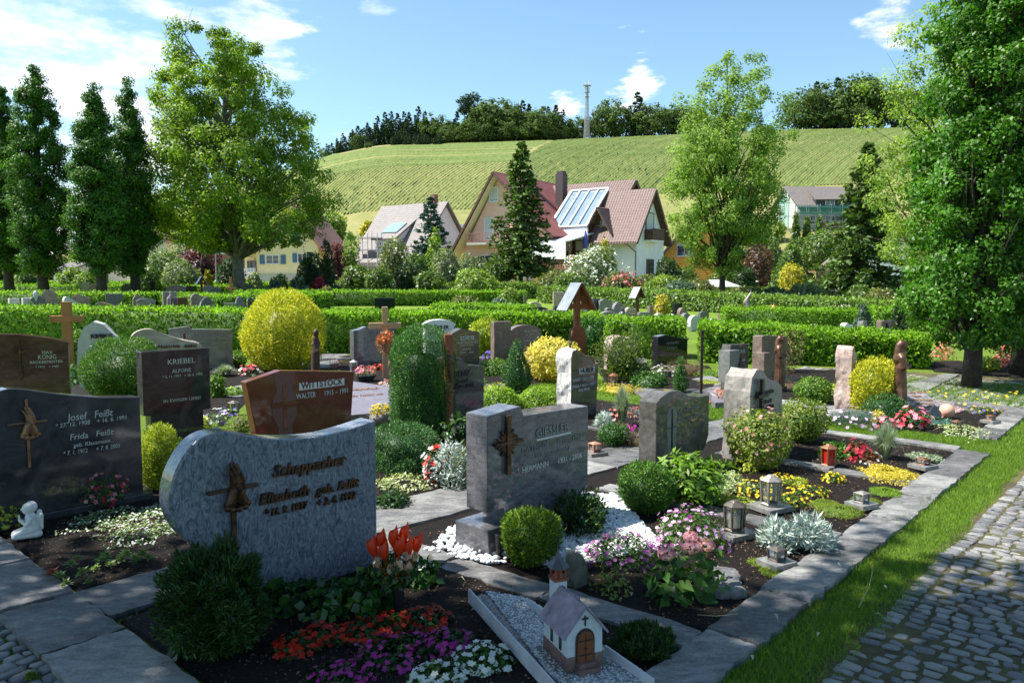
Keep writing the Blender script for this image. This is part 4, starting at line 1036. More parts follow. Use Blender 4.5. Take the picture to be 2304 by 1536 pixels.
# x: along the ridge to the right (nearer); front wall y=0 runs to negative x; gable at x=0
def rb(x0_, x1_, y0_, z0_, yr_, zr_, y1_, z1_, m=T_BROWN): return h2.roof(x0_, x1_, y0_, z0_, yr_, zr_, y1_, z1_, m)
h2.walls(5.6, 6.0, 5.9, 9.8, W_WHITE, x0=-5.6, yr=2.75, name='wall')
rb(-5.9, .6, -1.1, 5.0, 2.75, 10.4, 6.6, 5.0)
mb = MB()
for x in (.66,): mb.bar((x, -1.15, 4.8), (x, 2.75, 10.2), .12, .3); mb.bar((x, 2.75, 10.2), (x, 6.6, 4.8), .12, .3)
mb.poly([(.58, 2.75, 10.0), (.58, 6.5, 4.7), (.02, 6.5, 4.7), (.02, 2.75, 10.0)], [(0, 1, 2, 3)])
h2.part('bargeboard', mb, M_WOODD)
h2.window((0, 2.7, 7.0), 1.7, 2.0, '+x', blind=.98, bars=0, sill=False, name='balcony_door', fm=M_WOODD); h2.window((0, 2.9, 2.3), 1.5, 2.1, '+x', fm=M_WOODD, bars=1, sill=False)
mb = MB(); mb.box((.45, 2.9, 5.15), (.9, 2.6, .2)); bo = h2.part('balcony', mb, W_WHITE)
mb = MB()
for i in range(11): mb.box((.9, 1.7+i*.24, 5.75), (.07, .2, 1.05))
for i in range(4): mb.box((.12+i*.22, 1.62, 5.75), (.17, .07, 1.05)); mb.box((.12+i*.22, 4.18, 5.75), (.17, .07, 1.05))
mb.bar((.96, 1.6, 6.3), (.96, 4.2, 6.3), .1); mb.build('railing', M_WOODD, bo)
h2.window((-3.0, 0, 2.5), 1.6, 2.2, bars=0, blind=.5); h2.window((-5.0, 0, 3.1), .7, 1.1, bars=0, fm=M_WOODD)
mb = MB(); mb.tube([(-1.5, -.9, 5.0), (-.5, -.9, 4.7), (.02, -.15, 4.0), (.02, -.15, -1)], .07, 8); h2.part('downpipe', mb, M_METAL)
# small gabled dormer over the brown roof
mb = MB(); mb.prism([(-5.3, 5.9), (-2.7, 5.9), (-2.7, 6.3), (-4.0, 8.2), (-5.3, 6.3)], .1, 3.4); h2.part('dormer', mb, M_WOODD)
mb = MB(); mb.prism([(-4.85, 6.05), (-3.15, 6.05), (-3.15, 6.35), (-4.0, 7.65), (-4.85, 6.35)], .05, .09); gd = h2.part('dormer_window', mb, M_GLASS)
mb = MB(); mb.box((-4.0, .03, 6.75), (.1, .06, 1.5)); mb.box((-4.0, .03, 6.7), (1.5, .06, .1)); mb.build('frame', plain('light_timber', (.42, .2, .1)), gd)
h2.plane([(-5.7, -.9, 5.85), (-5.7, 3.6, 5.85), (-4.0, 3.6, 8.55), (-4.0, -.9, 8.55)], T_BROWN, .16, 'dormer_roof'); h2.plane([(-2.3, -.9, 5.85), (-2.3, 3.6, 5.85), (-3.99, 3.6, 8.55), (-3.99, -.9, 8.55)], T_BROWN, .16, 'dormer_roof')
# middle wing, set back, higher
h2.walls(10.0, 9.0, 6.4, 11.0, W_WHITE, x0=-14.2, y0=1.6, yr=4.5, name='wall')
h2.roof(-14.6, -3.4, .6, 6.2, 6.1, 11.9, 11.6, 6.2, T_BROWN)
mb = MB(); mb.prism([(1.1, 6.2), (11.1, 6.2), (6.1, 11.3)], 0, .25); o = h2.part('gable_boarding', mb, M_WOODD, rot=(0, 0, PI/2), loc=(-4.0, 0, 0))
mb = MB(); mb.bar((-3.36, .5, 6.05), (-3.36, 6.1, 11.7), .12, .4); mb.bar((-3.36, 6.1, 11.7), (-3.36, 11.6, 6.05), .12, .4); h2.part('bargeboard', mb, M_WOODD)
mb = MB(); mb.box((-10.9, 3.2, 10.6), (.95, .95, 4.2)); mb.box((-10.9, 3.2, 12.85), (.75, .75, .25)); h2.part('chimney', mb, plain('chimney_slate', (.07, .05, .05), bmp=.2))
# glass roof: bay standing out of the middle wing
gx0, gx1 = -9.4, -4.9; ga, gb = (-1.3, 6.6), (3.0, 10.7)
gl = h2.plane([(gx0, ga[0], ga[1]), (gx1, ga[0], ga[1]), (gx1, gb[0], gb[1]), (gx0, gb[0], gb[1])], plain('roof_glass', (.20, .27, .34), rough=.05, var=.1, scale=.5, bmp=0, spec=1.), .12, 'glass_roof')
mb = MB()
for i in range(5):
    x = gx0+(gx1-gx0)*i/4; w_ = .26 if i in (0, 4) else .12; mb.bar((x, ga[0]-.05, ga[1]+.1), (x, gb[0], gb[1]+.1), w_, .16)
for q in (ga, gb): mb.bar((gx0-.1, q[0], q[1]+.1), (gx1+.1, q[0], q[1]+.1), .28, .18)
mb.build('glazing_bar', M_FRW, gl)
h2.walls(gx1-gx0-.2, 4.0, 6.5, 6.55, M_WOODD, x0=gx0+.1, y0=-1.1, name='bay')
mb = MB(); mb.prism([(-1.1, 6.4), (3.0, 6.4), (3.0, 10.5), (-1.1, 6.6)], 0, .12); h2.part('bay_side', mb, M_WOODD, rot=(0, 0, PI/2), loc=(gx1+.06, 0, 0))
mb = MB(); mb.box(((gx0+gx1)/2, -1.25, 5.9), (4.7, .2, 1.2)); h2.part('white_fascia', mb, M_FRW)
for i in range(3): h2.window((gx0+.9+i*1.35, -1.1, 4.7), 1.15, 1.15, bars=0, fm=M_WOODD, gm=M_BLIND if i else M_GLASS, sill=False)
h2.window((-10.6, 1.6, 5.2), .8, 1.4, bars=0, fm=M_WOODD)
# terrace in front: white awnings, railing
TC = plain('terrace_concrete', (.33, .25, .2))
mb = MB(); mb.box((-7.0, -2.4, 2.2), (5.8, 4.8, .3)); h2.part('terrace_slab', mb, TC)
h2.plane([(-10.2, -4.9, 5.1), (-4.6, -4.9, 5.1), (-4.6, 0, 6.1), (-10.2, 0, 6.1)], M_BLIND, .12, 'terrace_roof')
mb = MB(); mb.box((-7.2, -4.95, 4.15), (4.4, .1, 1.7)); h2.part('awning', mb, plain('awning_white', (.78, .78, .8), bmp=0))
mb = MB()
for x in (-9.8, -5.9, -4.7): mb.bar((x, -4.7, -1), (x, -4.7, 5.0), .2)
h2.part('terrace_post', mb, M_WOODD)
mb = MB()
for i in range(20): mb.box((-9.8+i*.29, -4.8, 2.95), (.19, .06, .95))
mb.bar((-10, -4.85, 3.5), (-4.0, -4.85, 3.5), .14); mb.bar((-10, -4.85, 2.4), (-4.0, -4.85, 2.4), .14); h2.part('railing', mb, plain('rail_wood', (.22, .10, .06)))
mb = MB(); mb.lathe([(.05, 0), (.22, .3), (.3, 1.4), (.1, 2.3), (.03, 2.5)], 10, (-4.6, -2.0, 3.7)); h2.part('folded_parasol', mb, plain('parasol_blue', (.08, .09, .4), bmp=0))
mb = MB(); mb.box((-7.6, -1.2, .6), (5.0, 2.0, 3.2)); h2.part('wall_ground_floor', mb, W_PINK)
# -- white house with a brown roof, ladder scaffold ---------------------------
pC = AT(895, 625, 96); h3 = House('house', (pC.x+2.6, pC.y-.5, 0), math.atan2(-.62, .78), 'white house with grey-brown roof, skylight dormer and scaffold at its left end', 'house')
h3.walls(11, 9.6, 4.4, 10.6, W_WHITE, x0=-11, zb=-1)
h3.roof(-11.7, .5, -1.2, 3.4, 4.8, 11.0, 10.8, 3.4, T_GREY)
mb = MB(); mb.box((-1.9, 4.8, 11.3), (.7, .7, 1.3)); h3.part('chimney', mb, plain('brick_chimney', (.25, .1, .07)))
mb = MB(); mb.prism([(-.2, 4.6), (3.6, 4.6), (3.6, 8.7), (-.2, 6.4)], 0, 3.9); h3.part('dormer', mb, W_WHITE, rot=(0, 0, PI/2), loc=(-3.6, 0, 0))
h3.plane([(-7.8, -.7, 6.3), (-3.3, -.7, 6.3), (-3.3, 3.7, 9.3), (-7.8, 3.7, 9.3)], T_GREY, .2, 'dormer_roof')
h3.plane([(-6.9, .3, 7.15), (-4.1, .3, 7.15), (-4.1, 2.1, 8.4), (-6.9, 2.1, 8.4)], plain('solar_glass', (.25, .38, .5), rough=.05, bmp=0, spec=1), .08, 'skylight')
h3.window((-6.6, -.2, 5.4), 1.0, 1.0, bars=1); h3.window((-4.5, -.2, 5.4), .7, 1.1, bars=0); h3.window((-6.5, 0, 2.0), 1.2, 1.4, bars=1); h3.window((-3.0, 0, 2.0), 1.0, 1.3, bars=1)
mb = MB()
for x in (-9.6, -7.8, -6.0):
    for y in (-1.2, -.5): mb.bar((x, y, -1), (x, y, 7.), .07)
for z in (1., 3., 5., 6.5): mb.bar((-9.8, -1.2, z), (-5.8, -1.2, z), .07); mb.box((-7.8, -.85, z-.1), (4.2, .6, .06))
h3.part('scaffold', mb, M_STEEL)
mb = MB()
for x in (-5.9, -5.5): mb.bar((x, -2.2, -.5), (x, -.9, 6), .06)
for i in range(18): mb.bar((-5.9, -2.2+i*.074, -.5+i*.37), (-5.5, -2.2+i*.074, -.5+i*.37), .04)
h3.part('ladder', mb, M_STEEL)
mb = MB(); mb.box((-1.5, 2.2, 8.9), (.3, .1, .9)); h3.part('vent', mb, M_FRW)
# house behind it, dark blue-grey roof
pE = AT(1020, 600, 110); hE = House('house', (pE.x, pE.y, 0), math.atan2(-.5, .86), 'white house with blue-grey roof showing between spruce and peach gable', 'house')
hE.walls(10, 8, 4.5, 8.6, W_WHITE, x0=-5.5); hE.roof(-6, 5, -.8, 4.2, 4, 9.1, 8.8, 4.2, T_DARK); hE.window((-1, 0, 2.8), 1.2, 1.3)
# -- yellow house with blue shutters ------------------------------------------
pY = AT(578, 622, 98); hY = House('house', (pY.x, pY.y, 2.0), math.atan2(-.12, .99), 'yellow house with blue shutters and salmon roof behind the big tree', 'house')
mb = MB(); mb.prism([(0, -1), (6.6, -1), (6.6, 3.2), (3.6, 8.0), (2.2, 6.6), (0, 3.1)], 0, 9); hY.part('wall', mb, W_YEL)
hY.plane([(-1.6, -.5, 2.4), (-1.6, 9.5, 2.4), (.4, 9.5, 3.4), (.4, -.5, 3.4)], T_PINK, .2); hY.plane([(.41, -.5, 3.4), (.41, 9.5, 3.4), (3.6, 9.5, 8.5), (3.6, -.5, 8.5)], T_PINK, .2); hY.plane([(7.4, -.5, 2.6), (7.4, 9.5, 2.6), (3.61, 9.5, 8.5), (3.61, -.5, 8.5)], T_PINK, .2)
w_ = hY.window((1.75, 0, 1.7), 1.45, 1.1, bars=1, rows=1)
for x in (.62, 2.88): mb = MB(); mb.box((x, -.05, 1.7), (.5, .08, 1.15)); hY.part('shutter', mb, M_BLUE)
for x in (2.15, 4.3):
    hY.window((x, 0, 4.45), 1.0, 1.3, bars=0)
    for k in (-.235, .235): mb = MB(); mb.box((x+k, -.14, 4.45), (.455, .06, 1.2)); hY.part('shutter', mb, M_BLUE)
hY.window((4.9, 0, 1.9), 1.0, 1.1, bars=1)
for x in (4.1, 5.7): mb = MB(); mb.box((x, -.05, 1.9), (.45, .08, 1.15)); hY.part('shutter', mb, M_BLUE)
mb = MB(); mb.tube([(-1.4, -.3, 2.3), (-.1, -.12, 1.9), (-.1, -.12, -1)], .05, 6); hY.part('downpipe', mb, M_METAL)
mb = MB()
for i in range(10): mb.box((-1.5+i*.16, -.3, .1), (.09, .05, .9))
mb.box((-.8, -.3, .6), (1.6, .07, .08)); mb.box((-.8, .5, -.45), (1.6, 1.7, .2)); hY.part('porch_railing', mb, M_FRW)
mb = MB(); mb.box((-.9, 4., .9), (1.6, 6, 3.2)); hY.part('porch', mb, W_YEL)
hY.window((-.9, 1.0, .9), 1.0, 1.3, bars=0, fm=M_WOODD)
mb = MB(); mb.bar((-1.5, -.3, -.5), (-1.5, -.3, 2.3), .14); hY.part('porch_post', mb, M_FRW)
mb = MB(); mb.box((3.3, -.6, -.75), (6.8, 1.0, 1.1)); hY.part('plinth', mb, W_GREY); hY.o.scale = (1.22, 1.1, 1.0)
# -- orange house behind the young tree ---------------------------------------
pO = AT(1492, 640, 92); hO = House('house', (pO.x, pO.y, 0), math.atan2(-.3, .95), 'bright orange house half hidden behind the young tree', 'house')
mb = MB(); mb.prism([(0, -2), (8.8, -2), (8.8, 4.5), (4.0, 9.2), (0, 4.2)], 0, 9); hO.part('wall', mb, W_ORG)
hO.plane([(-1, -.8, 3.2), (-1, 9.5, 3.2), (4.2, 9.5, 9.5), (4.2, -.8, 9.5)], T_DARK, .25); hO.plane([(10, -.8, 3.4), (10, 9.5, 3.4), (4.21, 9.5, 9.5), (4.21, -.8, 9.5)], T_DARK, .25)
hO.window((2.4, 0, 4.7), 1.8, 1.5, bars=1, blind=.2); hO.window((6.2, 0, 4.7), 1.5, 1.4, bars=1); hO.window((2.4, 0, 1.4), 1.6, 1.4, bars=1); hO.window((4.0, 0, 7.3), 1.1, 1.0, bars=0)
# red-brown wooden outbuilding to its right
pq = AT(1690, 640, 90); hQ = House('shed', (pq.x, pq.y, 0), 0, 'orange-brown outbuilding right of the young tree trunk', 'shed')
hQ.walls(4.5, 4, 3.2, 4.4, plain('wall_terracotta', (.5, .2, .07)), x0=0, zb=-1); hQ.roof(-.4, 4.9, -.5, 3.1, 2, 4.7, 4.5, 3.1, T_DARK); hQ.window((2.2, 0, 1.6), 1, 1)
# -- house under scaffold on the slope -----------------------------------------
pS = AT(1800, 560, 128); zS = float(hz(pS.x, pS.y)); hS = House('house', (pS.x, pS.y, zS), math.atan2(.12, .99), 'grey roofed house wrapped in scaffold with green netting', 'house')
bz = pS.z-zS
def ZS(v): return H+(620-v)/F*128-zS
e1, r1_, b1 = ZS(470), ZS(416), ZS(600)
hS.walls(13, 9, ZS(478), r1_-.4, W_GREY, x0=-.3, zb=b1-6); hS.roof(-.9, 13.5, -.9, ZS(468), 4.5, r1_, 10, ZS(468), T_GB)
mb = MB(); mb.prism([(2.3, ZS(470)), (9.5, ZS(470)), (9.5, ZS(450)), (2.3, ZS(450))], -.5, 3); hS.part('dormer', mb, plain('slate_cladding', (.03, .035, .06), bmp=.2)); hS.plane([(1.8, -1.1, ZS(452)), (10, -1.1, ZS(450)), (10, 4.4, r1_+.05), (3.0, 4.4, r1_+.05)], T_GB, .2, 'dormer_roof')
hS.window((4.6, -.5, ZS(459)), 1.6, 1.1, bars=1)
for x in (1.6, 5, 8.5): hS.window((x, 0, ZS(497)), 1.7, 1.4, bars=1)
mb = MB(); mb.box((5.6, -.06, ZS(512)), (4, .1, 1.2)); hS.part('timber_cladding', mb, plain('cladding_brown', (.30, .14, .06)))
mb = MB()
for i in range(8):
    for y in (-1.0, -1.8): mb.bar((-1.5+i*1.9, y, b1-2), (-1.5+i*1.9, y, ZS(463)), .08)
for v_ in (600, 575, 550, 525, 500, 482): mb.box((5.2, -1.4, ZS(v_)), (14, .8, .08)); mb.bar((-1.8, -1.8, ZS(v_)+.9), (12.2, -1.8, ZS(v_)+.9), .07)
for i in range(3):
    mb.bar((-2.6, -1.0+i*1.6, b1-2), (-2.6, -1.0+i*1.6, ZS(430)), .08)
for v_ in (520, 490, 460, 440): mb.bar((-2.6, -1.2, ZS(v_)), (-2.6, 3, ZS(v_)), .07); mb.bar((-3.4, -1.2, ZS(v_)), (-1.6, -1.2, ZS(v_)), .07)
hS.part('scaffold', mb, M_STEEL)
m, t, b, o = mat_base('green_netting'); b.inputs['Base Color'].default_value = (.05, .30, .22, 1); b.inputs['Alpha'].default_value = .28; b.inputs['Roughness'].default_value = .8
mb = MB(); mb.box((5.2, -1.88, ZS(476)), (13.6, .03, 1.5)); mb.box((-2.66, .5, ZS(480)), (.03, 3.5, 4.5)); hS.part('safety_netting', mb, m)
# -- white house at right with grey gable roof, carport ------------------------
pR = AT(1880, 640, 82); hR = House('house', (pR.x, pR.y, 0), math.atan2(-.25, .97), 'white house with grey roof behind the big spruce at right', 'house')
mb = MB(); mb.prism([(0, -1.5), (9, -1.5), (9, 3.0), (4.5, 7.0), (0, 2.9)], 0, 8.5); hR.part('wall', mb, W_WHITE)
hR.plane([(-.8, -1., 2.6), (-.8, 9, 2.6), (4.5, 9, 7.4), (4.5, -1., 7.4)], T_GB, .25); hR.plane([(9.8, -1., 2.8), (9.8, 9, 2.8), (4.51, 9, 7.4), (4.51, -1., 7.4)], T_GB, .25)
mb = MB(); mb.box((2.2, -.2, 3.9), (2.8, .3, .9)); hR.part('balcony', mb, plain('balcony_panel', (.55, .65, .75), bmp=0)); hR.window((2.0, 0, 1.4), 1.4, 1.3)
pk = AT(1858, 632, 62); ck = empty('carport', (pk.x, pk.y, 0), -.1, 'small wooden shelter with a flat brown roof beside the spruce', 'shelter')
mb = MB(); mb.box((0, 0, 2.0), (2.2, 2.2, .12)); mb.build('roof', plain('shelter_roof', (.26, .15, .10)), ck)
for x in (-.95, .95): mb = MB(); mb.bar((x, -.95, -.2), (x, -.95, 2.), .12); mb.bar((x, -.95, 1.5), (x*.5, -.95, 1.95), .08); mb.build('post', M_WOODD, ck)
mb = MB(); mb.box((.3, 1.0, .9), (1.4, .05, 2.0)); mb.build('back_panel', W_GREY, ck)
# -- small far houses ----------------------------------------------------------
def small(u0, u1, vt, ve, Y, wm, rm, label, gable=False, win=()):
    a = AT(u0, ve, Y); b_ = AT(u1, ve, Y); w = b_.x-a.x; e = a.z; r = AT(u0, vt, Y).z
    h = House('house', (a.x, Y, 0), 0, label, 'house')
    if gable: mb = MB(); mb.prism([(0, -1), (w, -1), (w, e), (w/2, r), (0, e)], 0, 8); h.part('wall', mb, wm); h.plane([(-.5, -.5, e-.5), (-.5, 8.5, e-.5), (w/2, 8.5, r+.2), (w/2, -.5, r+.2)], rm); h.plane([(w+.5, -.5, e-.5), (w+.5, 8.5, e-.5), (w/2+.01, 8.5, r+.2), (w/2+.01, -.5, r+.2)], rm)
    else: h.walls(w, 8, e, r, wm); h.roof(-.4, w+.4, -.6, e-.1, 4, r+.3, 8.6, e-.1, rm)
    for uu, vv, ww, hh in win: q = AT(uu, vv, Y); h.window((q.x-a.x, 0, q.z), ww, hh, bars=1)
    return h
small(332, 374, 517, 536, 100, W_CREAM, T_PINK, 'small cream gabled house beside the columnar trees', True, [(338, 541, .9, 1), (358, 541, .9, 1)])
small(456, 520, 518, 548, 105, plain('brown_boards', (.2, .13, .1)), T_GB, 'brown roofed house left of the big trunk', False, [(466, 562, 1., 1.), (500, 562, 1., 1.)])
small(752, 790, 520, 534, 130, W_WHITE, T_DARK, 'tiny white gabled house in the gap left of the scaffolded house', True, [(760, 538, .9, 1.1)])
small(385, 440, 527, 545, 135, W_WHITE, T_PINK, 'distant white house with light red roof', False, [(400, 555, 1, 1), (425, 555, 1, 1)])
small(120, 150, 595, 605, 90, W_WHITE, T_GB, 'low white house glimpsed between the columnar trees', False, [(135, 618, 1., .8)])
small(205, 235, 600, 610, 95, W_WHITE, T_GB, 'pale shed glimpsed under the columnar trees', False, [(220, 622, 1., .8)])
# garden wall, white terrace wall, tent, woodpile
pw = AT(540, 628, 66); wl = MB(); wl.box((4.1, 0, .35), (8.8, .3, 1.1)); tag(wl.build('garden_wall', plain('stone_wall', (.16, .15, .15), scale=3, var=.3, bmp=.8, bd=.03), loc=(pw.x, pw.y, 0), rot=(0, 0, -.05)), 'low grey stone wall in front of the yellow house', 'wall')
pw = AT(740, 612, 88); wl = MB(); wl.box((3, 0, .6), (6.5, .3, 1.5)); tag(wl.build('garden_wall', W_WHITE, loc=(pw.x, pw.y, 0)), 'white garden wall left of the scaffolded house', 'wall')
pt_ = AT(1612, 642, 58); tn = empty('tent', (pt_.x, pt_.y, 0), .1, 'white garden tent with a pitched canopy behind the trunk', 'tent')
mb = MB(); w2 = 1.5; mb.poly([(-w2, -1.2, .9), (w2, -1.2, .9), (w2, 1.2, .9), (-w2, 1.2, .9), (-.5, 0, 1.4), (.5, 0, 1.4)], [(0, 1, 5, 4), (1, 2, 5), (2, 3, 4, 5), (3, 0, 4), (3, 2, 1, 0)]); mb.build('canopy', plain('tent_white', (.5, .5, .5), bmp=0, rough=.7), tn)
for x in (-1.6, 1.6): mb = MB(); mb.bar((x, -1.35, 0), (x, -1.35, 1.), .06); mb.build('post', M_FRW, tn)
pg_ = AT(1700, 648, 50); wp = empty('wood_stack', (pg_.x, pg_.y, 0), .05, 'stacked firewood under a bowed cover of white weathered boards', 'woodpile')
mb = MB(); rng = rg()
for i in range(90): x = rng.uniform(-1.2, 1.5); z = rng.uniform(0, .35+.2*math.cos(x)); mb.tube([(x, -.35, z), (x, .3, z)], .055, 7)
mb.build('logs', plain('log_ends', (.26, .16, .09), var=.5, scale=12), wp)
for k in range(5): mb = MB(); mb.tube([(-1.75+i*.35, -.4+k*.18, .12+.6*math.sin(PI*min(1, (i+1.)/10))+rng.normal(0, .03)) for i in range(11)], .06, 6); mb.build('board', plain('weathered_white', (.55, .53, .5), var=.3, scale=9), wp)
bush('low_hedge', (pg_.x+.2, pg_.y+1.4, 0), 2.2, 1.0, leafmat('box_far', (.04, .09, .01), (.13, .2, .03), clump=1), 'clipped green hedge behind the firewood stack', 'hedge', n=1500, L=.12, prof='pillow', ry=.6)
# ================================================================ hedges
L_HEDGE = leafmat('hedge_leaves', (.030, .09, .006), (.27, .48, .04), trans=.42, rough=.55, spec=.22, clump=1.2)
L_IVY = leafmat('ivy_hedge_leaves', (.035, .08, .012), (.28, .42, .08), trans=.3, rough=.4, spec=.4, clump=1.5)
GH = 'clipped green hedges between the grave rows'
hedge('hedge', (-13.4, 17.3), (1.98, 16.9), 1.25, 1.0, .84, L_HEDGE, 'long clipped laurel hedge behind the front rows, left of the roofed cross', GH, L=.085, dens=560)
hedge('hedge', (1.98, 16.2), (3.55, 16.0), 1.1, .80, .78, L_HEDGE, 'short hedge block right of the roofed wooden cross', GH, L=.08, dens=560)
hedge('hedge', (3.68, 15.3), (7.65, 14.2), 1.3, .74, .58, L_HEDGE, 'clipped hedge ending beside the cobbled cross path at right', GH, L=.085, dens=620)
hedge('hedge', (6.9, 25.2), (12.0, 24.4), 1.3, .62, .60, L_HEDGE, 'second hedge row at right, behind the one by the cross path', GH, L=.09, dens=420)
hedge('hedge', (11.2, 24), (14.5, 23.5), 1.3, .7, .7, L_HEDGE, 'short piece of hedge left of the columnar oak', GH, L=.10, dens=300)
hedge('hedge', (-2.6, 24.5), (.4, 23.6), 1.2, .80, .76, L_HEDGE, 'short low hedge on the lawn in front of the far hedge', GH, L=.09, dens=420)
hedge('hedge', (-15.5, 43.5), (.8, 44.5), 1.6, .82, .78, L_HEDGE, 'straight far hedge behind the lawn in the middle', GH, L=.14, dens=170)
hedge('hedge', (-13.8, 38.5), (-9.6, 38.5), 3.5, .78, .78, L_HEDGE, 'stepped hedge block right above the golden bush', GH, L=.14, dens=160)
hedge('hedge', (-32, 38), (-17, 36), 1.6, .92, .86, L_HEDGE, 'hedge behind the second row of stones at far left', GH, L=.13, dens=180)
hedge('hedge', (-17.2, 37.5), (-12.5, 33), 1.6, .82, .80, L_HEDGE, 'oblique hedge running behind the dark pointed stone', GH, L=.13, dens=180)
hedge('hedge', (-50, 56), (-20, 56), 2, .98, .95, L_HEDGE, 'farthest low hedge at left under the columnar trees', GH, L=.19, dens=90)
hedge('hedge', (-46, 66), (-14, 64), 2, 1.15, 1.05, L_HEDGE, 'farthest hedge behind the small wooden cross', GH, L=.2, dens=80)
hedge('hedge', (-17.5, 60), (3, 57), 2.4, 1.15, 1.1, L_IVY, 'pale ivy hedge below the garden bushes in the middle', GH, L=.2, dens=90)
hedge('hedge', (1.6, 49), (9.5, 36), 1.6, .95, .84, L_IVY, 'ivy hedge below the pink flowering shrub', GH, L=.16, dens=170)
hedge('hedge', (9.2, 36.2), (16.5, 27.5), 1.6, .84, .62, L_IVY, 'ivy hedge below the wild garden at right', GH, L=.14, dens=200)
hedge('hedge', (16.5, 28), (21, 26), 1.6, .74, .7, L_IVY, 'end of the ivy hedge near the columnar oak', GH, L=.14, dens=200)

# ================================================================ stone materials
G_BLUE = granite('granite_blue_swirl', (.075, .088, .12), (.28, .30, .35), 12, .13, .15, swirl=3.0)
G_DARK = granite('granite_dark', (.02, .02, .023), (.085, .08, .085), 4, .07, .3)
G_PURP = granite('granite_purple_grey', (.045, .045, .052), (.22, .215, .235), 12, .06, .5, streak=1)
G_RED = granite('granite_red', (.085, .022, .014), (.19, .055, .034), 8, .08, .6)
G_REDV = granite('granite_red_veined', (.045, .02, .017), (.13, .062, .05), 6, .12, .2, streak=1)
G_BLACK = granite('granite_black', (.008, .009, .01), (.03, .032, .035), 5, .06, .5)
G_GREY = granite('granite_grey', (.10, .10, .105), (.30, .30, .29), 6, .15, .45)
G_LIGHT = granite('granite_light', (.36, .36, .35), (.62, .61, .58), 5, .5, .4)
G_WHITE = granite('marble_white', (.6, .61, .63), (.8, .8, .8), 4, .45, .2)
G_BEIGE = granite('travertine_beige', (.28, .21, .16), (.60, .52, .42), 3, .5, .2, streak=1)
G_OLIVE = granite('granite_olive', (.035, .034, .030), (.17, .16, .145), 9, .05, .45)
G_ROUGH = granite('rough_granite', (.17, .155, .145), (.42, .39, .355), 9, .85, .5)
G_ROUGHP = granite('rough_pink_granite', (.28, .17, .15), (.58, .48, .43), 7, .85, .4)
G_BROWN = granite('granite_brown', (.10, .07, .06), (.3, .23, .2), 6, .2, .4)
G_LILAC = granite('granite_lilac', (.11, .10, .125), (.24, .215, .25), 9, .4, .5)
M_BRONZE = plain('bronze_brown', (.10, .048, .026), rough=.42, metal=.5, var=.5, scale=20, bmp=.3)
M_BRONZEL = plain('bronze_light', (.33, .17, .09), rough=.4, metal=.5, var=.35, scale=14, bmp=.2)
M_SILV = plain('lettering_silver', (.52, .52, .5), rough=.5, var=.05, bmp=0); M_LDARK = plain('lettering_dark', (.02, .018, .016), rough=.5, bmp=0); M_WHITEP = plain('lettering_plate_white', (.55, .58, .58), rough=.5, var=.06, bmp=0)
M_COPL = plain('lettering_copper', (.40, .20, .11), rough=.45, metal=.3, bmp=0); M_LGREY = plain('lettering_grey', (.22, .22, .22), rough=.5, bmp=0)
M_PINE = plain('pine_wood', (.52, .30, .17), rough=.6, var=.15, scale=5); M_OAKW = plain('stained_wood', (.36, .15, .045), rough=.5, var=.2, scale=5); M_REDW = plain('red_brown_wood', (.24, .065, .025), rough=.55, var=.25, scale=5); M_LEAD = plain('lead_sheet', (.33, .35, .38), rough=.35, metal=.4, bmp=.1)
def farstone(u, vtop, wpx, Y, kind, mat, label, th=45, t=.16, group=None, cat='gravestone', rough=0, cross=False, mark=None):
    p = AT(u, 700, Y); h = H+(620-vtop)/F*Y; w = wpx*Y/F/math.cos(R(th))*(1.0 if th > 30 else 1)
    w = min(w, 1.3)
    q = Vector((p.x-.5*w*math.cos(R(th)), Y-.5*w*math.sin(R(th)), 0))
    o = stone(0, 0, 0, 0, th, kind, mat, label, t=t, group=group, cat=cat, rough=rough, p=q, w=w, h=h, bev=.015)
    if mark: mesh_text([(m_, w*.5, h*(.62-.2*i), h*.13, 0, 'CENTER') for i, m_ in enumerate(mark)], M_LGREY, 'inscription', o)
    return o
GR = 'small gravestones in the rows beyond the hedges'
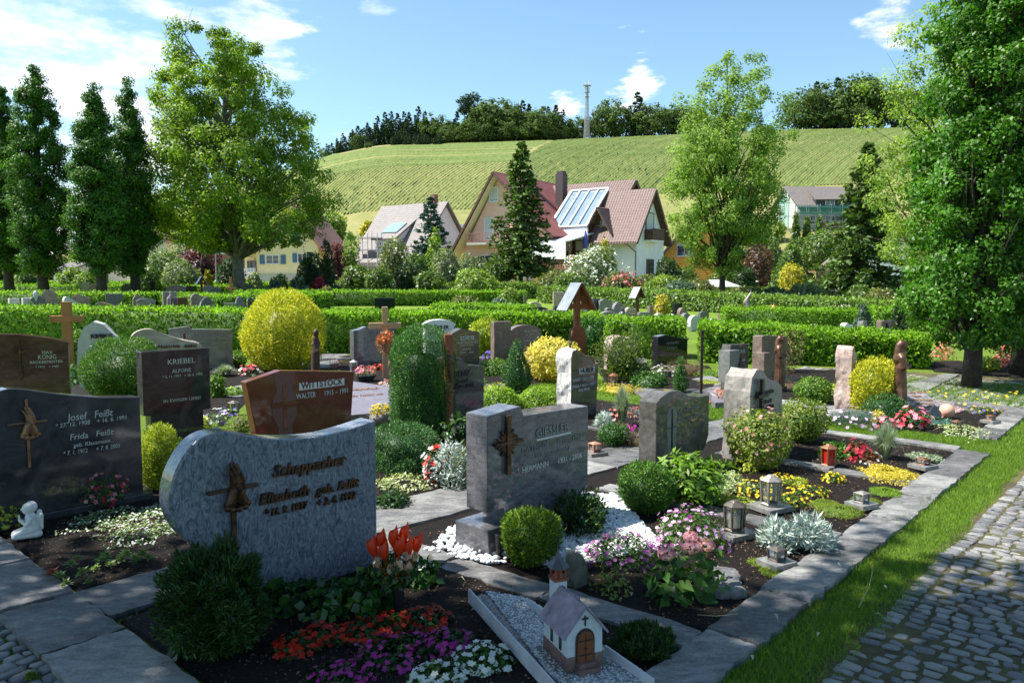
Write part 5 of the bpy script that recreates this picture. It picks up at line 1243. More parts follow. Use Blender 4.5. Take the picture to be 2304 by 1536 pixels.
for a in [
    (34, 671, 13, 26, 'rect', G_LIGHT, 'small pale square stone beside a slim silver lamp', 50), (66, 670, 15, 26, 'rect', G_LIGHT, 'pale square stone right of the slim silver lamp', 50),
    (112, 652, 34, 29, 'round', G_BROWN, 'brown rounded stone with a raised middle at far left', 25), (86, 665, 24, 26, 'arch', G_PURP, 'grey arched stone in front of the brown rounded one', 40),
    (183, 661, 34, 28, 'peak', G_BROWN, 'brown broad stone behind the pink flowering plant', 25), (160, 667, 16, 26, 'slopeR', G_LIGHT, 'narrow pale leaning stone left of the pink flowers', 55),
    (172, 681, 40, 25, 'slopeR', G_DARK, 'low dark sloping stone under the pink flowers', 25),
    (240, 679, 46, 25, 'slopeR', G_BROWN, 'long low brown stone behind the near hedge', 15), (258, 660, 30, 27, 'rect', G_PURP, 'purple grey square stone with a curved relief', 30),
    (318, 661, 26, 27, 'wave', G_BROWN, 'brown stone behind the open granite frame', 35), (330, 672, 32, 25.5, 'scroll', G_GREY, 'grey stone shaped like an open frame', 35),
    (378, 656, 14, 28, 'rect', G_GREY, 'tall narrow grey stone, left one of the twin pillars', 40), (392, 656, 11, 28, 'rect', G_GREY, 'tall narrow grey stone, right one of the twin pillars', 40),
    (391, 662, 18, 26, 'peak', G_BROWN, 'brown pointed stone in front of the twin pillars', 40), (400, 669, 24, 25.4, 'rect', G_PURP, 'low purple stone in the cluster below the twin pillars', 35),
    (412, 669, 18, 25, 'rect', G_REDV, 'reddish low stone at the right of the twin pillars', 30), (385, 690, 22, 25, 'rect', G_REDV, 'reddish block at the foot of the brown pointed stone', 30),
    (450, 660, 28, 27, 'curl', G_BROWN, 'curved brown stone with an oval relief', 40), (472, 668, 34, 25.5, 'tooth', G_PURP, 'purple grey stone curving up to its left edge', 35),
    (519, 681, 26, 25, 'rect', G_GREY, 'low grey block left of the rough pointed stone', 20), (543, 666, 22, 25.5, 'tooth', G_GREY, 'rough pointed dark grey stone', 30), (570, 669, 20, 25, 'slopeR', G_DARK, 'dark tapering stone beside the golden bush', 35),
    (432, 643, 20, 46, 'rect', G_BLACK, 'distant black stone between hedges at left', 20), (346, 632, 10, 52, 'rect', G_BLACK, 'tiny distant black square stone', 20),
    (398, 641, 44, 48, 'arch', G_BROWN, 'distant wide brown stone on the hedge line', 10), (470, 641, 20, 48, 'arch', G_GREY, 'distant grey arched stone left of the wooden cross', 20), (487, 645, 22, 46, 'arch', G_PURP, 'distant purple arched stone below the wooden cross', 20),
    (562, 636, 26, 44, 'slopeR', G_DARK, 'distant dark sloping stone right of the big trunk', 20), (634, 640, 20, 50, 'rect', G_BROWN, 'distant brown stone left of two thin conifers', 20),
    (680, 641, 20, 50, 'arch', G_BROWN, 'distant brown rounded stone left of the red maple', 20), (694, 643, 24, 48, 'arch', G_PURP, 'distant purple stone in front of the red maple', 20),
    (763, 641, 26, 50, 'peak', G_BLACK, 'distant black pointed stone with pale lettering', 20), (783, 649, 18, 50, 'arch', G_GREY, 'distant small grey stone right of the black pointed one', 20),
    (818, 649, 34, 50, 'arch', G_BROWN, 'distant low brown stone on the middle hedge', 10), (848, 649, 22, 50, 'rect', G_REDV, 'distant reddish stone on the middle hedge', 15), (900, 650, 40, 50, 'wave', G_BROWN, 'distant long brown stone on the middle hedge', 10),
    (930, 648, 14, 51, 'arch', G_BLACK, 'distant small dark stone on the middle hedge', 20), (943, 652, 18, 50, 'arch', G_GREY, 'distant grey rounded stone on the middle hedge', 20), (1000, 651, 34, 50, 'arch', G_GREY, 'distant last grey stone on the middle hedge', 10),
    (233, 617, 24, 60, 'rect', G_REDV, 'red sandstone pillar between the columnar trees', 10), (195, 634, 16, 55, 'arch', G_GREY, 'grey stone beside the red sandstone pillar', 20), (290, 638, 26, 55, 'arch', G_DARK, 'dark low stone right of the red sandstone pillar', 20), (215, 638, 22, 52, 'arch', G_BROWN, 'brown low stone under the second columnar tree', 20),
    # centre and right, behind the middle hedges
    (1203, 679, 36, 31, 'round', G_ROUGHP, 'pinkish boulder beside a small dark cross', 20), (1213, 690, 42, 28, 'arch', G_DARK, 'low dark arched stone in front of the pinkish boulder', 20),
    (1268, 688, 40, 28, 'rect', G_DARK, 'dark square stone left of the roofed wooden cross', 25), (1318, 684, 36, 28, 'wave', G_BROWN, 'brown broad stone right behind the roofed wooden cross', 25),
    (1343, 671, 12, 32, 'rect', G_DARK, 'narrow dark green stone behind the grey slab', 40), (1364, 672, 30, 32, 'peak', G_GREY, 'grey slab with a low gable top and inscription', 25), (1396, 679, 32, 29, 'tooth', G_GREY, 'curved grey stone rising to its left side', 30),
    (1377, 692, 26, 28, 'slopeR', G_GREY, 'small grey sloping stone in front of the curved one', 25), (1371, 700, 40, 26, 'arch', G_ROUGH, 'wide grey rough rounded stone at the hedge gap', 25),
    (1424, 691, 32, 29, 'wave', G_BEIGE, 'beige stone with brown veins below the small roofed cross', 25), (1472, 688, 22, 29, 'rect', G_BROWN, 'square brown pillar stone below the golden cone shrub', 30), (1422, 706, 34, 27, 'rect', G_BROWN, 'low brown base block in front of the beige stone', 25),
    (1500, 697, 34, 28, 'wave', G_REDV, 'red brown low stone under the golden cone shrub', 25), (1527, 682, 20, 31, 'rect', G_BLACK, 'dark green stone right of the golden cone shrub', 30), (1540, 692, 24, 28, 'tooth', G_BROWN, 'brown stone with a small bronze cross', 35),
    (1517, 706, 20, 26, 'tooth', G_WHITE, 'white pointed stone near the hedge gap', 30), (1546, 704, 20, 26, 'round', G_GREY, 'grey rounded stone between two white ones', 35), (1570, 709, 36, 24, 'tooth', G_LIGHT, 'pale curved stone standing in the hedge gap', 35),
    (1612, 716, 28, 25, 'slopeR', G_GREY, 'low grey stone with red flowers beside it', 20), (1648, 697, 28, 27, 'rough', G_ROUGH, 'square rough grey stone on the right lawn', 30), (1718, 696, 24, 27, 'rect', G_GREY, 'grey stone half hidden by a dark bush', 20),
    (1797, 704, 22, 28, 'round', G_ROUGHP, 'rough red stone on the right lawn', 25), (1838, 729, 24, 20.4, 'round', G_ROUGH, 'small knobbly grey stone behind the right hedge', 25), (1890, 739, 22, 19.6, 'peak', G_BLACK, 'black stone behind the right hedge', 30),
    (1912, 726, 24, 19.8, 'curl', G_WHITE, 'white stone behind the right hedge', 30), (1948, 722, 14, 20, 'rect', G_GREY, 'narrow grey pillar behind the right hedge', 40), (1990, 721, 15, 20, 'rect', G_BROWN, 'brown pillar stone right of the pointed conifer', 30),
    (2012, 720, 14, 20, 'rect', G_DARK, 'dark pillar stone left of the columnar oak', 30), (1488, 660, 4, 33, 'rect', G_DARK, 'thin dark post by the ivy hedge', 30), (1330, 694, 26, 26, 'arch', G_DARK, 'low dark arched stone just right of the roofed wooden cross', 25), (1408, 700, 24, 25.5, 'wave', G_PURP, 'purple grey low stone before the curved grey one', 25), (1452, 702, 26, 26, 'rect', G_GREY, 'low grey stone left of the square brown pillar', 30), (1488, 704, 22, 25.5, 'peak', G_LIGHT, 'small pale stone under the golden cone shrub', 30), (1586, 700, 22, 29, 'arch', G_PURP, 'purple rounded stone beyond the hedge gap', 25), (1630, 706, 20, 27, 'rect', G_BROWN, 'brown low stone left of the square rough grey one', 25), (1680, 706, 22, 27, 'peak', G_GREY, 'grey peaked stone left of the root-wood sculpture', 25), (1235, 697, 22, 27, 'rect', G_BROWN, 'brown low stone left of the roofed wooden cross', 25), (1866, 733, 18, 20.6, 'arch', G_PURP, 'purple grey arched stone above the right hedge', 25), (1256, 656, 22, 44, 'rect', G_ROUGHP, 'reddish block in the ivy hedge', 10), (1275, 658, 16, 42, 'peak', G_DARK, 'dark stone in front of the ivy hedge', 20)]:
    farstone(*a[:8] if len(a) == 8 else a, group=GR)
farstone(866, 670, 44, 29, 'rect', G_BLACK, 'black rectangular stone alone on the lawn behind the pine cross', 12, group=GR)

# wooden crosses
def cross(name, loc, rz, h, w, arm, t, mat, label, armz=.78, cat='wooden cross', parent=None):
    o = empty(name, loc, rz, label, cat) if label else parent
    mb = MB(); mb.box((0, 0, h/2), (t, t*.8, h)); mb.build('post', mat, o, bevel=.006); mb = MB(); mb.box((0, -t*.12, h*armz), (w, t*.75, arm)); mb.build('crossbar', mat, o, bevel=.006); return o
p = G(157, 845); cross('cross', (p.x, p.y, 0), R(20), 1.26, .50, .11, .15, M_OAKW, 'thick brown stained wooden cross behind the red veined stone', .77)
p = G(868, 852); pc_ = cross('cross', (p.x, p.y, 0), R(8), 1.19, .52, .10, .095, M_PINE, 'light pine grave cross with a straw wreath hanging on it', .74)
mesh_text([('ROSA BENZ', 0, .86, .035, 0, 'CENTER')], M_OAKW, 'inscription', pc_, y=-.06)
wr = empty('wreath', (p.x+.03, p.y-.10, .60), R(8), 'straw wreath with orange flowers on the pine cross', 'wreath')
rng = rg(); n = 900; a = rng.random(n)*2*PI; b_ = rng.random(n)*2*PI; rr = .055
P = np.c_[np.cos(a)*(.10+rr*np.cos(b_)), np.sin(b_)*rr*.7, np.sin(a)*(.14+rr*np.cos(b_))]; N = np.c_[np.cos(a)*np.cos(b_), np.sin(b_), np.sin(a)*np.cos(b_)]
A = leaf_arrays(P, N, .05, .2, rng); add('straw_ring', npmesh('straw_ring', A[0], A[1], leafmat('straw', (.25, .11, .05), (.62, .36, .2), trans=.1), rnd=A[2]), wr)
P = P[(P[:, 2] > .0)][:70]; P[:, 1] -= .05; A = blossom_arrays(P, np.tile([0, -1., .2], (len(P), 1)), .028, rng); add('blossoms', npmesh('blossoms', A[0], A[1], leafmat('orange_petals', (.6, .10, .02), (.8, .32, .1), trans=.2), rnd=A[2]), wr)
p = AT(500, 0, 44); cross('cross', (p.x, p.y, 0), 0, 1.62, .62, .12, .14, M_OAKW, 'distant plain wooden cross in front of the big maple', .62)
p = AT(1762, 0, 27); cross('cross', (p.x, p.y, 0), R(20), .75, .28, .06, .06, M_OAKW, 'small orange wooden cross by the right ivy hedge', .72)
p = AT(1182, 0, 30); cross('cross', (p.x, p.y, 0), R(10), .98, .5, .1, .1, G_BROWN, 'dark stone cross left of the pinkish boulder', .3, cat='cross')
def roofcross(loc, rz, h, w, mat, roofm, label, sc=1.):
    o = empty('roofed_cross', loc, rz, label, 'wooden cross')
    mb = MB(); t = .10*sc; mb.box((0, 0, h*.49), (t*1.15, t*.9, h*.97)); mb.build('post', mat, o, bevel=.008)
    mb = MB(); mb.box((0, -t*.08, h-w*.82), (w*.98, t*.8, t)); mb.build('crossbar', mat, o, bevel=.006)
    for s in (-1, 1):
        mb = MB(); a_ = Vector((0, 0, h+.02)); b2 = Vector((s*w*.62, 0, h-w*.95)); mb.bar(a_, b2, .035*sc, .34*sc, up=(0, 1, 0)); 
        r = mb.build('roof_board', mat, o); mb = MB(); d = (b2-a_).normalized(); nrm = Vector((-d.z*s, 0, d.x*s)); nrm = nrm if nrm.z > 0 else -nrm
        mb.bar(a_+nrm*.022*sc, b2+nrm*.022*sc+d*.02, .01, .38*sc, up=(0, 1, 0)); mb.build('roof_sheet', roofm, r)
    return o
p = G(1297, 815); o = roofcross((p.x, p.y, 0), R(28), 1.53, .52, M_REDW, M_LEAD, 'red-brown wooden cross under a steep sheet metal roof')
mb = MB(); mb.prism([(-.16, 0), (.16, 0), (.17, .5), (.13, .68), (0, .76), (-.13, .68), (-.17, .5)], -.07, -.03); mb.build('name_board', M_REDW, o, bevel=.006)
p = AT(1443, 0, 27); roofcross((p.x, p.y, 0), R(35), 1.28, .36, plain('dark_cross_wood', (.08, .03, .018)), M_LEAD, 'small dark roofed cross near the ivy hedge', .9)
p = AT(432, 0, 50); roofcross((p.x, p.y, 0), R(35), 1.62, .5, plain('dark_cross_wood', (.08, .03, .018)), M_LEAD, 'distant roofed board beside a small golden conifer', 1.2)
# distant lamp and statue
p = AT(46, 0, 26); o = empty('grave_lamp', (p.x, p.y, 0), 0, 'slim silver grave lamp between two pale square stones', 'lamp'); mb = MB(); mb.lathe([(.08, 0), (.05, .1), (.04, .85), (.07, .95), (.08, 1.12), (.03, 1.2)], 12); mb.build('stem', M_STEEL, o, smooth=True)
p = AT(1700, 0, 27); sculpt('wooden_sculpture', [('c', (0, 0, 0), (.05, 0, .5), .12, .09), ('c', (.05, 0, .5), (-.05, 0, .85), .10, .08), ('c', (-.05, 0, .85), (.1, 0, 1.1), .07, .04), ('c', (.08, 0, 1.08), (.1, 0, 1.25), .03, .02), ('c', (.1, 0, .35), (.22, 0, .2), .06, .04), ('c', (-.05, 0, .7), (-.14, 0, .8), .06, .04)], plain('weathered_wood', (.3, .26, .23), var=.3), None, .03, (p.x, p.y, 0)); tag(bpy.context.scene.objects['wooden_sculpture'], 'twisted grey root-wood sculpture on the right lawn', 'sculpture')

# ================================================================ trees of the middle distance
L_MAPLE = leafmat('maple_leaves', (.05, .10, .008), (.27, .40, .04), trans=.45, rough=.5, spec=.25, clump=.25)
L_COLM = leafmat('hornbeam_leaves', (.014, .052, .007), (.095, .22, .026), trans=.35, rough=.5, spec=.25, clump=.4)
L_YOUNG = leafmat('young_maple_leaves', (.06, .12, .016), (.30, .44, .09), trans=.45, rough=.5, spec=.25, clump=.4)
L_OAK = leafmat('oak_leaves', (.014, .06, .004), (.10, .27, .014), trans=.35, rough=.45, spec=.3, clump=.7)
L_SPR = leafmat('spruce_needles', (.022, .05, .014), (.14, .22, .055), trans=.15, rough=.6, spec=.2, clump=.5)
L_BSPR = leafmat('blue_spruce_needles', (.02, .05, .045), (.12, .2, .17), trans=.1, rough=.6, spec=.3, clump=.5)
p = AT(522, 0, 52)
def maple_prof(t): return np.interp(t, [0, .06, .2, .35, .5, .65, .8, .92, 1], [.30, .82, 1., .92, .84, .68, .55, .36, .05])
PROF['maple'] = maple_prof
tree('maple_tree', (p.x, 52, 0), 18.9, .40, 3.3, 'maple', 6.1, L_MAPLE, M_BARKG, 'large broad maple with yellow-green crown left of centre', 'tree', ncl=420, clr=.85, nl=200, L=.19, nlimb=95, lump=.17, seed=7, up=.45, depth=.75, freq=1.9, lean=(-1.5, 0))
def colprof(t): return np.interp(t, [0, .1, .3, .6, .85, 1], [.5, .85, 1., .8, .42, .04])
PROF['columnar'] = colprof
for (u, vt, Y, rx, seed, lb) in [(66, 152, 46, 1.6, 3, 'tall dark columnar hornbeam at the left edge of the view'), (200, 192, 44, 1.35, 4, 'dark columnar hornbeam with two tops, middle of the left three'), (278, 195, 47, 1.2, 5, 'dark columnar hornbeam just right of the twin-topped one'), (-14, 195, 49, 1.2, 6, 'dark columnar hornbeam cut off by the left edge')]:
    p = AT(u, 0, Y); hh = (H+(620-vt)/F*Y)*1.05
    tree('columnar_tree', (p.x, Y, 0), hh, .3, 1.9, 'columnar', rx, L_COLM, M_BARKD, lb, 'tree', ncl=320, clr=.5, nl=190, L=.13, nlimb=34, lump=.09, seed=seed, up=1.9, depth=.75, style='up', freq=1.5, group='dark columnar trees at left')
p = AT(1640, 0, 40)
def youngprof(t): return np.interp(t, [0, .1, .25, .5, .7, .85, 1], [.3, .7, .95, 1., .95, .7, .3])
PROF['young'] = youngprof
tree('maple_tree', (p.x, 40, 0), 12.9, .17, 1.9, 'young', 3.0, L_YOUNG, M_BARKD, 'light green young maple in front of the orange house', 'tree', ncl=350, clr=.52, nl=120, L=.13, nlimb=70, lump=.2, seed=15, up=1.0, depth=.85, style='up', freq=2.2)
L_PALE = leafmat('pale_maple_leaves', (.08, .14, .02), (.36, .48, .12), trans=.5, rough=.5, spec=.2, clump=.5)
p = AT(2120, 0, 33)
tree('maple_tree', (p.x+1.2, 33, 0), 13.6, .17, 1.2, 'young', 3.7, L_PALE, M_BARKD, 'light green maple behind the dark columnar oak at right', 'tree', ncl=330, clr=.62, nl=130, L=.13, nlimb=70, lump=.18, seed=16, up=.8, depth=.8, freq=2.2)
# near oak
def oakprof(t): return np.interp(t, [0, .06, .2, .5, .8, 1], [.7, .95, 1., .95, .7, .1])
PROF['oak'] = oakprof
p = G(2185, 872)
tree('oak_tree', (p.x, p.y, 0), 9.4, .115, .62, 'oak', .88, L_OAK, M_BARKD, 'dark columnar oak standing on the grass beside the cobbled path', 'tree', ncl=620, clr=.22, nl=150, L=.062, nlimb=80, lump=.2, seed=23, up=2., depth=.85, style='up', freq=3., asp=.62, lean=(.45, 0))
p = G(2255, 846)
tree('oak_tree', (p.x+.35, p.y+.1, 0), 9.0, .13, .6, 'oak', 1.6, L_OAK, M_BARKD, 'second columnar oak across the path at the right edge', 'tree', ncl=220, clr=.34, nl=100, L=.10, nlimb=40, lump=.25, seed=24, up=2., depth=.7, style='up', freq=2.6, lean=(.2, 0))
# spruces
p = AT(1172, 0, 62); spruce('spruce_tree', (p.x, 62, 0), H+(620-332)/F*62, 3.1, L_SPR, M_BARK, 'dark green spruce in front of the peach house', layers=34, nb=11, ns=42, L=.34, w=.13, clear=1.9, seed=3, taper=.85, droop=.3)
p = AT(965, 0, 80); spruce('spruce_tree', (p.x, 80, 0), H+(620-452)/F*80, 2.6, L_BSPR, M_BARK, 'blue-grey spruce in front of the white scaffolded house', layers=22, nb=10, ns=34, L=.42, w=.17, clear=.8, seed=4, taper=.75, droop=.1)
p = AT(1965, 0, 48); spruce('spruce_tree', (p.x, 48, 0), H+(620-338)/F*48, 2.9, L_SPR, M_BARK, 'big drooping spruce at right between the pale maple and shelter', layers=30, nb=12, ns=44, L=.32, w=.13, clear=.5, seed=5, taper=.8, droop=.35, irr=.35)

# shrubs and garden trees: (u, vtop, vbase, half width px, Y, kind, material, label)
def lm(n, d, l, **k): return leafmat(n, d, l, **{**dict(trans=.35, clump=.5), **k})
S_MID = lm('shrub_mid', (.03, .07, .01), (.15, .24, .04)); S_LITE = lm('shrub_light', (.07, .13, .015), (.30, .42, .07)); S_DK = lm('shrub_dark', (.010, .03, .008), (.05, .10, .02)); S_SILV = lm('shrub_silvery', (.09, .13, .06), (.28, .34, .18))
S_PURP = lm('purple_leaves', (.035, .006, .012), (.16, .03, .045)); S_RED = lm('red_leaves', (.12, .008, .015), (.40, .04, .05)); S_GOLD = lm('golden_foliage', (.25, .22, .01), (.62, .55, .05)); S_OLV = lm('shrub_olive', (.06, .08, .02), (.22, .25, .07))
S_BLUE = lm('bluegreen_foliage', (.03, .07, .05), (.12, .2, .12)); S_WBL = lm('white_blossom', (.6, .62, .58), (.85, .86, .82), trans=.2); S_PBL = lm('pink_blossom', (.28, .05, .07), (.6, .2, .2), trans=.2)
def shrub(u, vt, hw, Y, mat, label, prof='egg', n=1400, L=.16, lump=.25, name='shrub', cat='shrub', group=None, style='leaf', zb=0, **k):
    p = AT(u, 0, Y); z = float(hz(p.x, Y)) if Y > 72 else 0; h = H+(620-vt)/F*Y-z
    return bush(name, (p.x, Y, z+zb), hw*Y/F, h-zb, mat, label, cat, group, n=n, L=L, prof=prof, lump=lump, freq=2.6, style=style, **k)
GB = 'garden shrubs in front of the houses'
for a in [
    (432, 552, 46, 68, S_PURP, 'dark purple round shrub left of the yellow house'), (500, 578, 26, 62, S_DK, 'dark conical shrub right of the purple one'), (410, 515, 45, 82, S_SILV, 'big pale silvery bush above the purple shrub'),
    (345, 565, 40, 62, S_MID, 'mid green bush right of the columnar trees'), (385, 585, 38, 58, S_SILV, 'grey-green bush below the silvery one'), (130, 600, 26, 58, S_LITE, 'bright bush between the columnar hornbeams'), (165, 612, 22, 56, S_LITE, 'bright round bush under the twin-topped hornbeam'),
    (310, 600, 22, 56, S_MID, 'low green bush behind the hornbeam trunk'), (35, 600, 30, 60, S_MID, 'bush at the far left behind the hornbeam'), (688, 565, 30, 56, S_DK, 'dark rounded shrub hiding the corner of the yellow house'), (724, 540, 17, 54, S_DK, 'narrow dark conifer right of the yellow house', 'flame'),
    (746, 548, 17, 74, S_PURP, 'small red-purple maple right of the narrow conifer'), (706, 625, 18, 48, S_RED, 'bright red Japanese maple above the far stones', 'dome'), (778, 522, 18, 76, S_LITE, 'pale green young tree beside the scaffolding'), (790, 600, 36, 60, S_MID, 'round green bush left of the white wall'), (845, 602, 28, 58, S_MID, 'round green bush below the ladder'),
    (880, 535, 34, 62, S_OLV, 'olive airy shrub in front of the scaffolded house'), (930, 570, 30, 60, S_MID, 'green shrub left of the bright upright one'), (975, 512, 22, 64, S_LITE, 'bright lime upright shrub before the blue-grey spruce', 'flame'), (1000, 560, 30, 60, S_SILV, 'grey-green shrub right of the lime upright one'), (905, 590, 26, 56, S_DK, 'dark shrub under the olive one'),
    (1055, 572, 38, 64, S_SILV, 'pale shrub under the balcony of the peach house'), (1065, 605, 56, 54, S_LITE, 'wide rounded bright shrub in front of the peach house', 'dome'), (1115, 580, 20, 60, S_MID, 'small green tree left of the spruce'), (960, 610, 30, 55, S_MID, 'small green bush left of the wide bright one'),
    (1345, 555, 62, 58, S_SILV, 'large white flowering shrub before the terrace', 'dome'), (1365, 535, 14, 66, S_GOLD, 'golden conifer tip behind the white flowering shrub', 'cone'), (1250, 610, 34, 54, S_OLV, 'olive green shrub left of the white flowering one'), (1290, 615, 34, 52, S_MID, 'green shrub under the white flowering one'),
    (1403, 615, 40, 46, S_OLV, 'arching shrub with red-pink blossoms above the ivy hedge', 'dome'), (1510, 580, 28, 66, S_DK, 'dark blue-green pine shrub before the orange house'), (1465, 620, 30, 48, S_OLV, 'grey-green shrub right of the pink flowering one'), (1510, 618, 48, 46, S_LITE, 'feathery bright green shrub', 'dome'), (1545, 630, 34, 44, S_BLUE, 'blue-green low shrub left of the young maple'),
    (1590, 628, 36, 44, S_OLV, 'loose shrub around the young maple trunk'), (1660, 560, 22, 84, S_MID, 'green bush behind the young maple'), (1720, 545, 30, 86, lm('brown_foliage', (.06, .03, .018), (.19, .11, .07)), 'brownish purple leafed tree right of the outbuilding'),
    (1800, 540, 54, 64, S_MID, 'spreading layered conifer at right centre', 'cone'), (1745, 530, 36, 90, S_MID, 'green tree left of the layered conifer'), (1880, 515, 60, 100, S_MID, 'wide green tree below the scaffolded grey house'), (1800, 592, 24, 54, S_GOLD, 'yellow-green shrub below the layered conifer'), (1690, 600, 26, 66, S_DK, 'dark shrub right of the young maple'),
    (1806, 482, 7, 110, S_MID, 'left one of three slim columns by the scaffold', 'flame'), (1832, 487, 7, 110, S_MID, 'middle one of three slim columns by the scaffold', 'flame'), (1860, 484, 7, 110, S_MID, 'right one of three slim columns by the scaffold', 'flame'),
    (1690, 645, 50, 42, S_OLV, 'wild meadow shrub left of the firewood stack', 'dome'), (1760, 648, 46, 40, S_BLUE, 'tall grassy growth below the firewood stack', 'dome'), (1830, 640, 50, 40, S_SILV, 'pale flowering growth below the wooden shelter', 'dome'), (1890, 655, 44, 38, S_OLV, 'loose yellowish growth right of the shelter', 'dome'), (1960, 640, 40, 36, S_MID, 'green undergrowth below the drooping spruce', 'dome'),
    (2010, 650, 36, 33, S_OLV, 'light undergrowth left of the columnar oak', 'dome'), (2075, 640, 34, 38, S_MID, 'green bush right beside the columnar oak', 'dome'), (2240, 700, 50, 24, S_MID, 'green bush behind the second columnar oak', 'dome'), (2120, 600, 50, 52, S_MID, 'green bush behind the pale maple'), (2290, 640, 60, 30, S_DK, 'dark bush at the right edge'),
    (1968, 680, 24, 20.6, S_BLUE, 'pointed blue-green conifer behind the right hedge', 'cone'), (2052, 688, 18, 21, S_DK, 'dark conical conifer left of the oak foliage', 'flame'), (1500, 664, 15, 27, S_GOLD, 'golden cone shaped shrub near the small roofed cross', 'egg'), (1755, 690, 15, 26, S_GOLD, 'golden clipped shrub on the right lawn', 'cyl'), (1725, 697, 16, 26, S_DK, 'dark bush beside the golden clipped shrub'),
    (448, 608, 9, 52, S_GOLD, 'small golden conifer beside the distant roofed board', 'flame'), (602, 630, 18, 48, S_BLUE, 'blue-green juniper right of the big trunk'), (645, 627, 5, 46, S_BLUE, 'thin conifer, left one of two by the far stones', 'flame'), (664, 624, 6, 46, S_BLUE, 'thin conifer, right one of two by the far stones', 'flame'), (1040, 665, 36, 27, S_OLV, 'low yellow-green mound on the lawn', 'pillow'),
    (1125, 672, 22, 26, S_BLUE, 'blue-green juniper on the lawn', 'egg'), (1155, 676, 18, 26, S_MID, 'small shrub beside the juniper on the lawn', 'dome'), (1145, 648, 20, 42, S_LITE, 'light shrub growing through the far hedge'), (1010, 690, 0.1, 25, S_MID, None), (722, 645, 16, 44, S_OLV, 'small yellowish bush below the red maple', 'dome'), (556, 616, 14, 62, S_SILV, 'pale bush at the porch of the yellow house', 'dome'), (612, 618, 22, 60, S_DK, 'dark bush below the yellow house windows', 'dome')]:
    if a[5] is None: continue
    Y = a[3]; L = max(.07, .0042*Y); shrub(*a[:6], *(a[6:7] or ('egg',)), n=int(900+a[2]*a[2]*1.1), L=L, group=GB)
# blossoms over two of the shrubs
for (u, vt, hw, Y, m_, nm, lb) in [(1345, 552, 66, 57.6, S_WBL, 'white_blossom', 'sprays of white blossom over the large shrub'), (1408, 612, 42, 45.6, S_PBL, 'pink_blossom', 'red-pink blossom over the arching shrub'), (410, 513, 30, 81, S_WBL, 'cream', 'cream')]:
    p = AT(u, 0, Y); h = H+(620-vt)/F*Y; tgt = min((o for o in S.objects if o.get('category') == 'shrub'), key=lambda o: abs(o.location.x-p.x)+abs(o.location.y-Y))
    rng = rg(); P, N, _ = cloud('dome', h, hw*Y/F, hw*Y/F, 900 if m_ is not S_WBL or nm == 'cream' else 2000, rng, .3, 2.6, .06, 5); k = vnoise(P, 1.1, 8, 2) > -.05; P, N = P[k], N[k]
    P = P+np.array([p.x, Y, 0])-np.array(tgt.location); A = leaf_arrays(P, N, .17, .8, rng); add('blossom', npmesh('blossom', A[0], A[1], m_, rnd=A[2]), tgt)
# background greenery between the houses and the hill
for i, (u, vt, hw, Y, m_) in enumerate([(370, 440, 40, 150, S_MID), (430, 455, 50, 160, S_MID), (350, 470, 30, 140, S_SILV), (480, 490, 40, 150, S_LITE), (290, 520, 40, 150, S_MID), (640, 480, 60, 120, S_LITE), (700, 500, 40, 110, S_LITE), (740, 480, 26, 125, S_LITE), (826, 500, 20, 120, S_GOLD), (60, 580, 60, 110, S_MID), (180, 575, 60, 110, S_MID), (250, 560, 50, 115, S_MID), (-40, 560, 60, 110, S_MID), (1600, 520, 40, 120, S_MID), (1690, 520, 40, 118, S_MID), (1740, 495, 34, 120, S_LITE), (1960, 470, 60, 130, S_MID), (2050, 500, 60, 110, S_MID), (2180, 480, 80, 110, S_MID), (2300, 500, 80, 100, S_MID), (1550, 600, 30, 75, S_MID), (1640, 610, 30, 70, S_MID)]):
    where = ['behind the cream gabled house', 'behind the brown roofed house', 'right of the hornbeams', 'in the gap left of the yellow house', 'behind the hornbeams on the right', 'over the yellow house roof', 'right behind the yellow house', 'at the foot of the vineyard', 'golden-leaved, above the scaffold', 'far left behind the hornbeams', 'behind the twin-topped hornbeam', 'behind the third hornbeam', 'outside left of the hornbeams', 'behind the orange house', 'behind the outbuilding', 'left of the scaffolded grey house', 'right of the scaffolded grey house', 'behind the drooping spruce', 'behind the columnar oak', 'at the right edge behind the oaks', 'below the orange house', 'behind the white tent'][i]
    shrub(u, vt, hw, Y, m_, 'leafy background tree '+where, 'egg', n=1500, L=.55 if Y > 95 else .3, name='garden_tree', cat='tree', group='background trees around the houses')
# fence posts and street lamp by the hedge
for u, v0, v1, lb in [(547, 545, 612, 'thin grey street lamp post left of the big maple trunk')]:
    Y = 60; p = AT(u-80, 0, Y); mb = MB(); o = empty('street_lamp', (p.x, Y, 0), 0, lb, 'street lamp'); mb.tube([(0, 0, 0), (0, 0, 4.3)], [.07, .045], 8); mb.build('pole', M_STEEL, o); mb = MB(); mb.lathe([(.05, 0), (.2, .05), (.16, .25), (.05, .32)], 10, (0, 0, 4.2)); mb.build('lamp_head', M_STEEL, o)
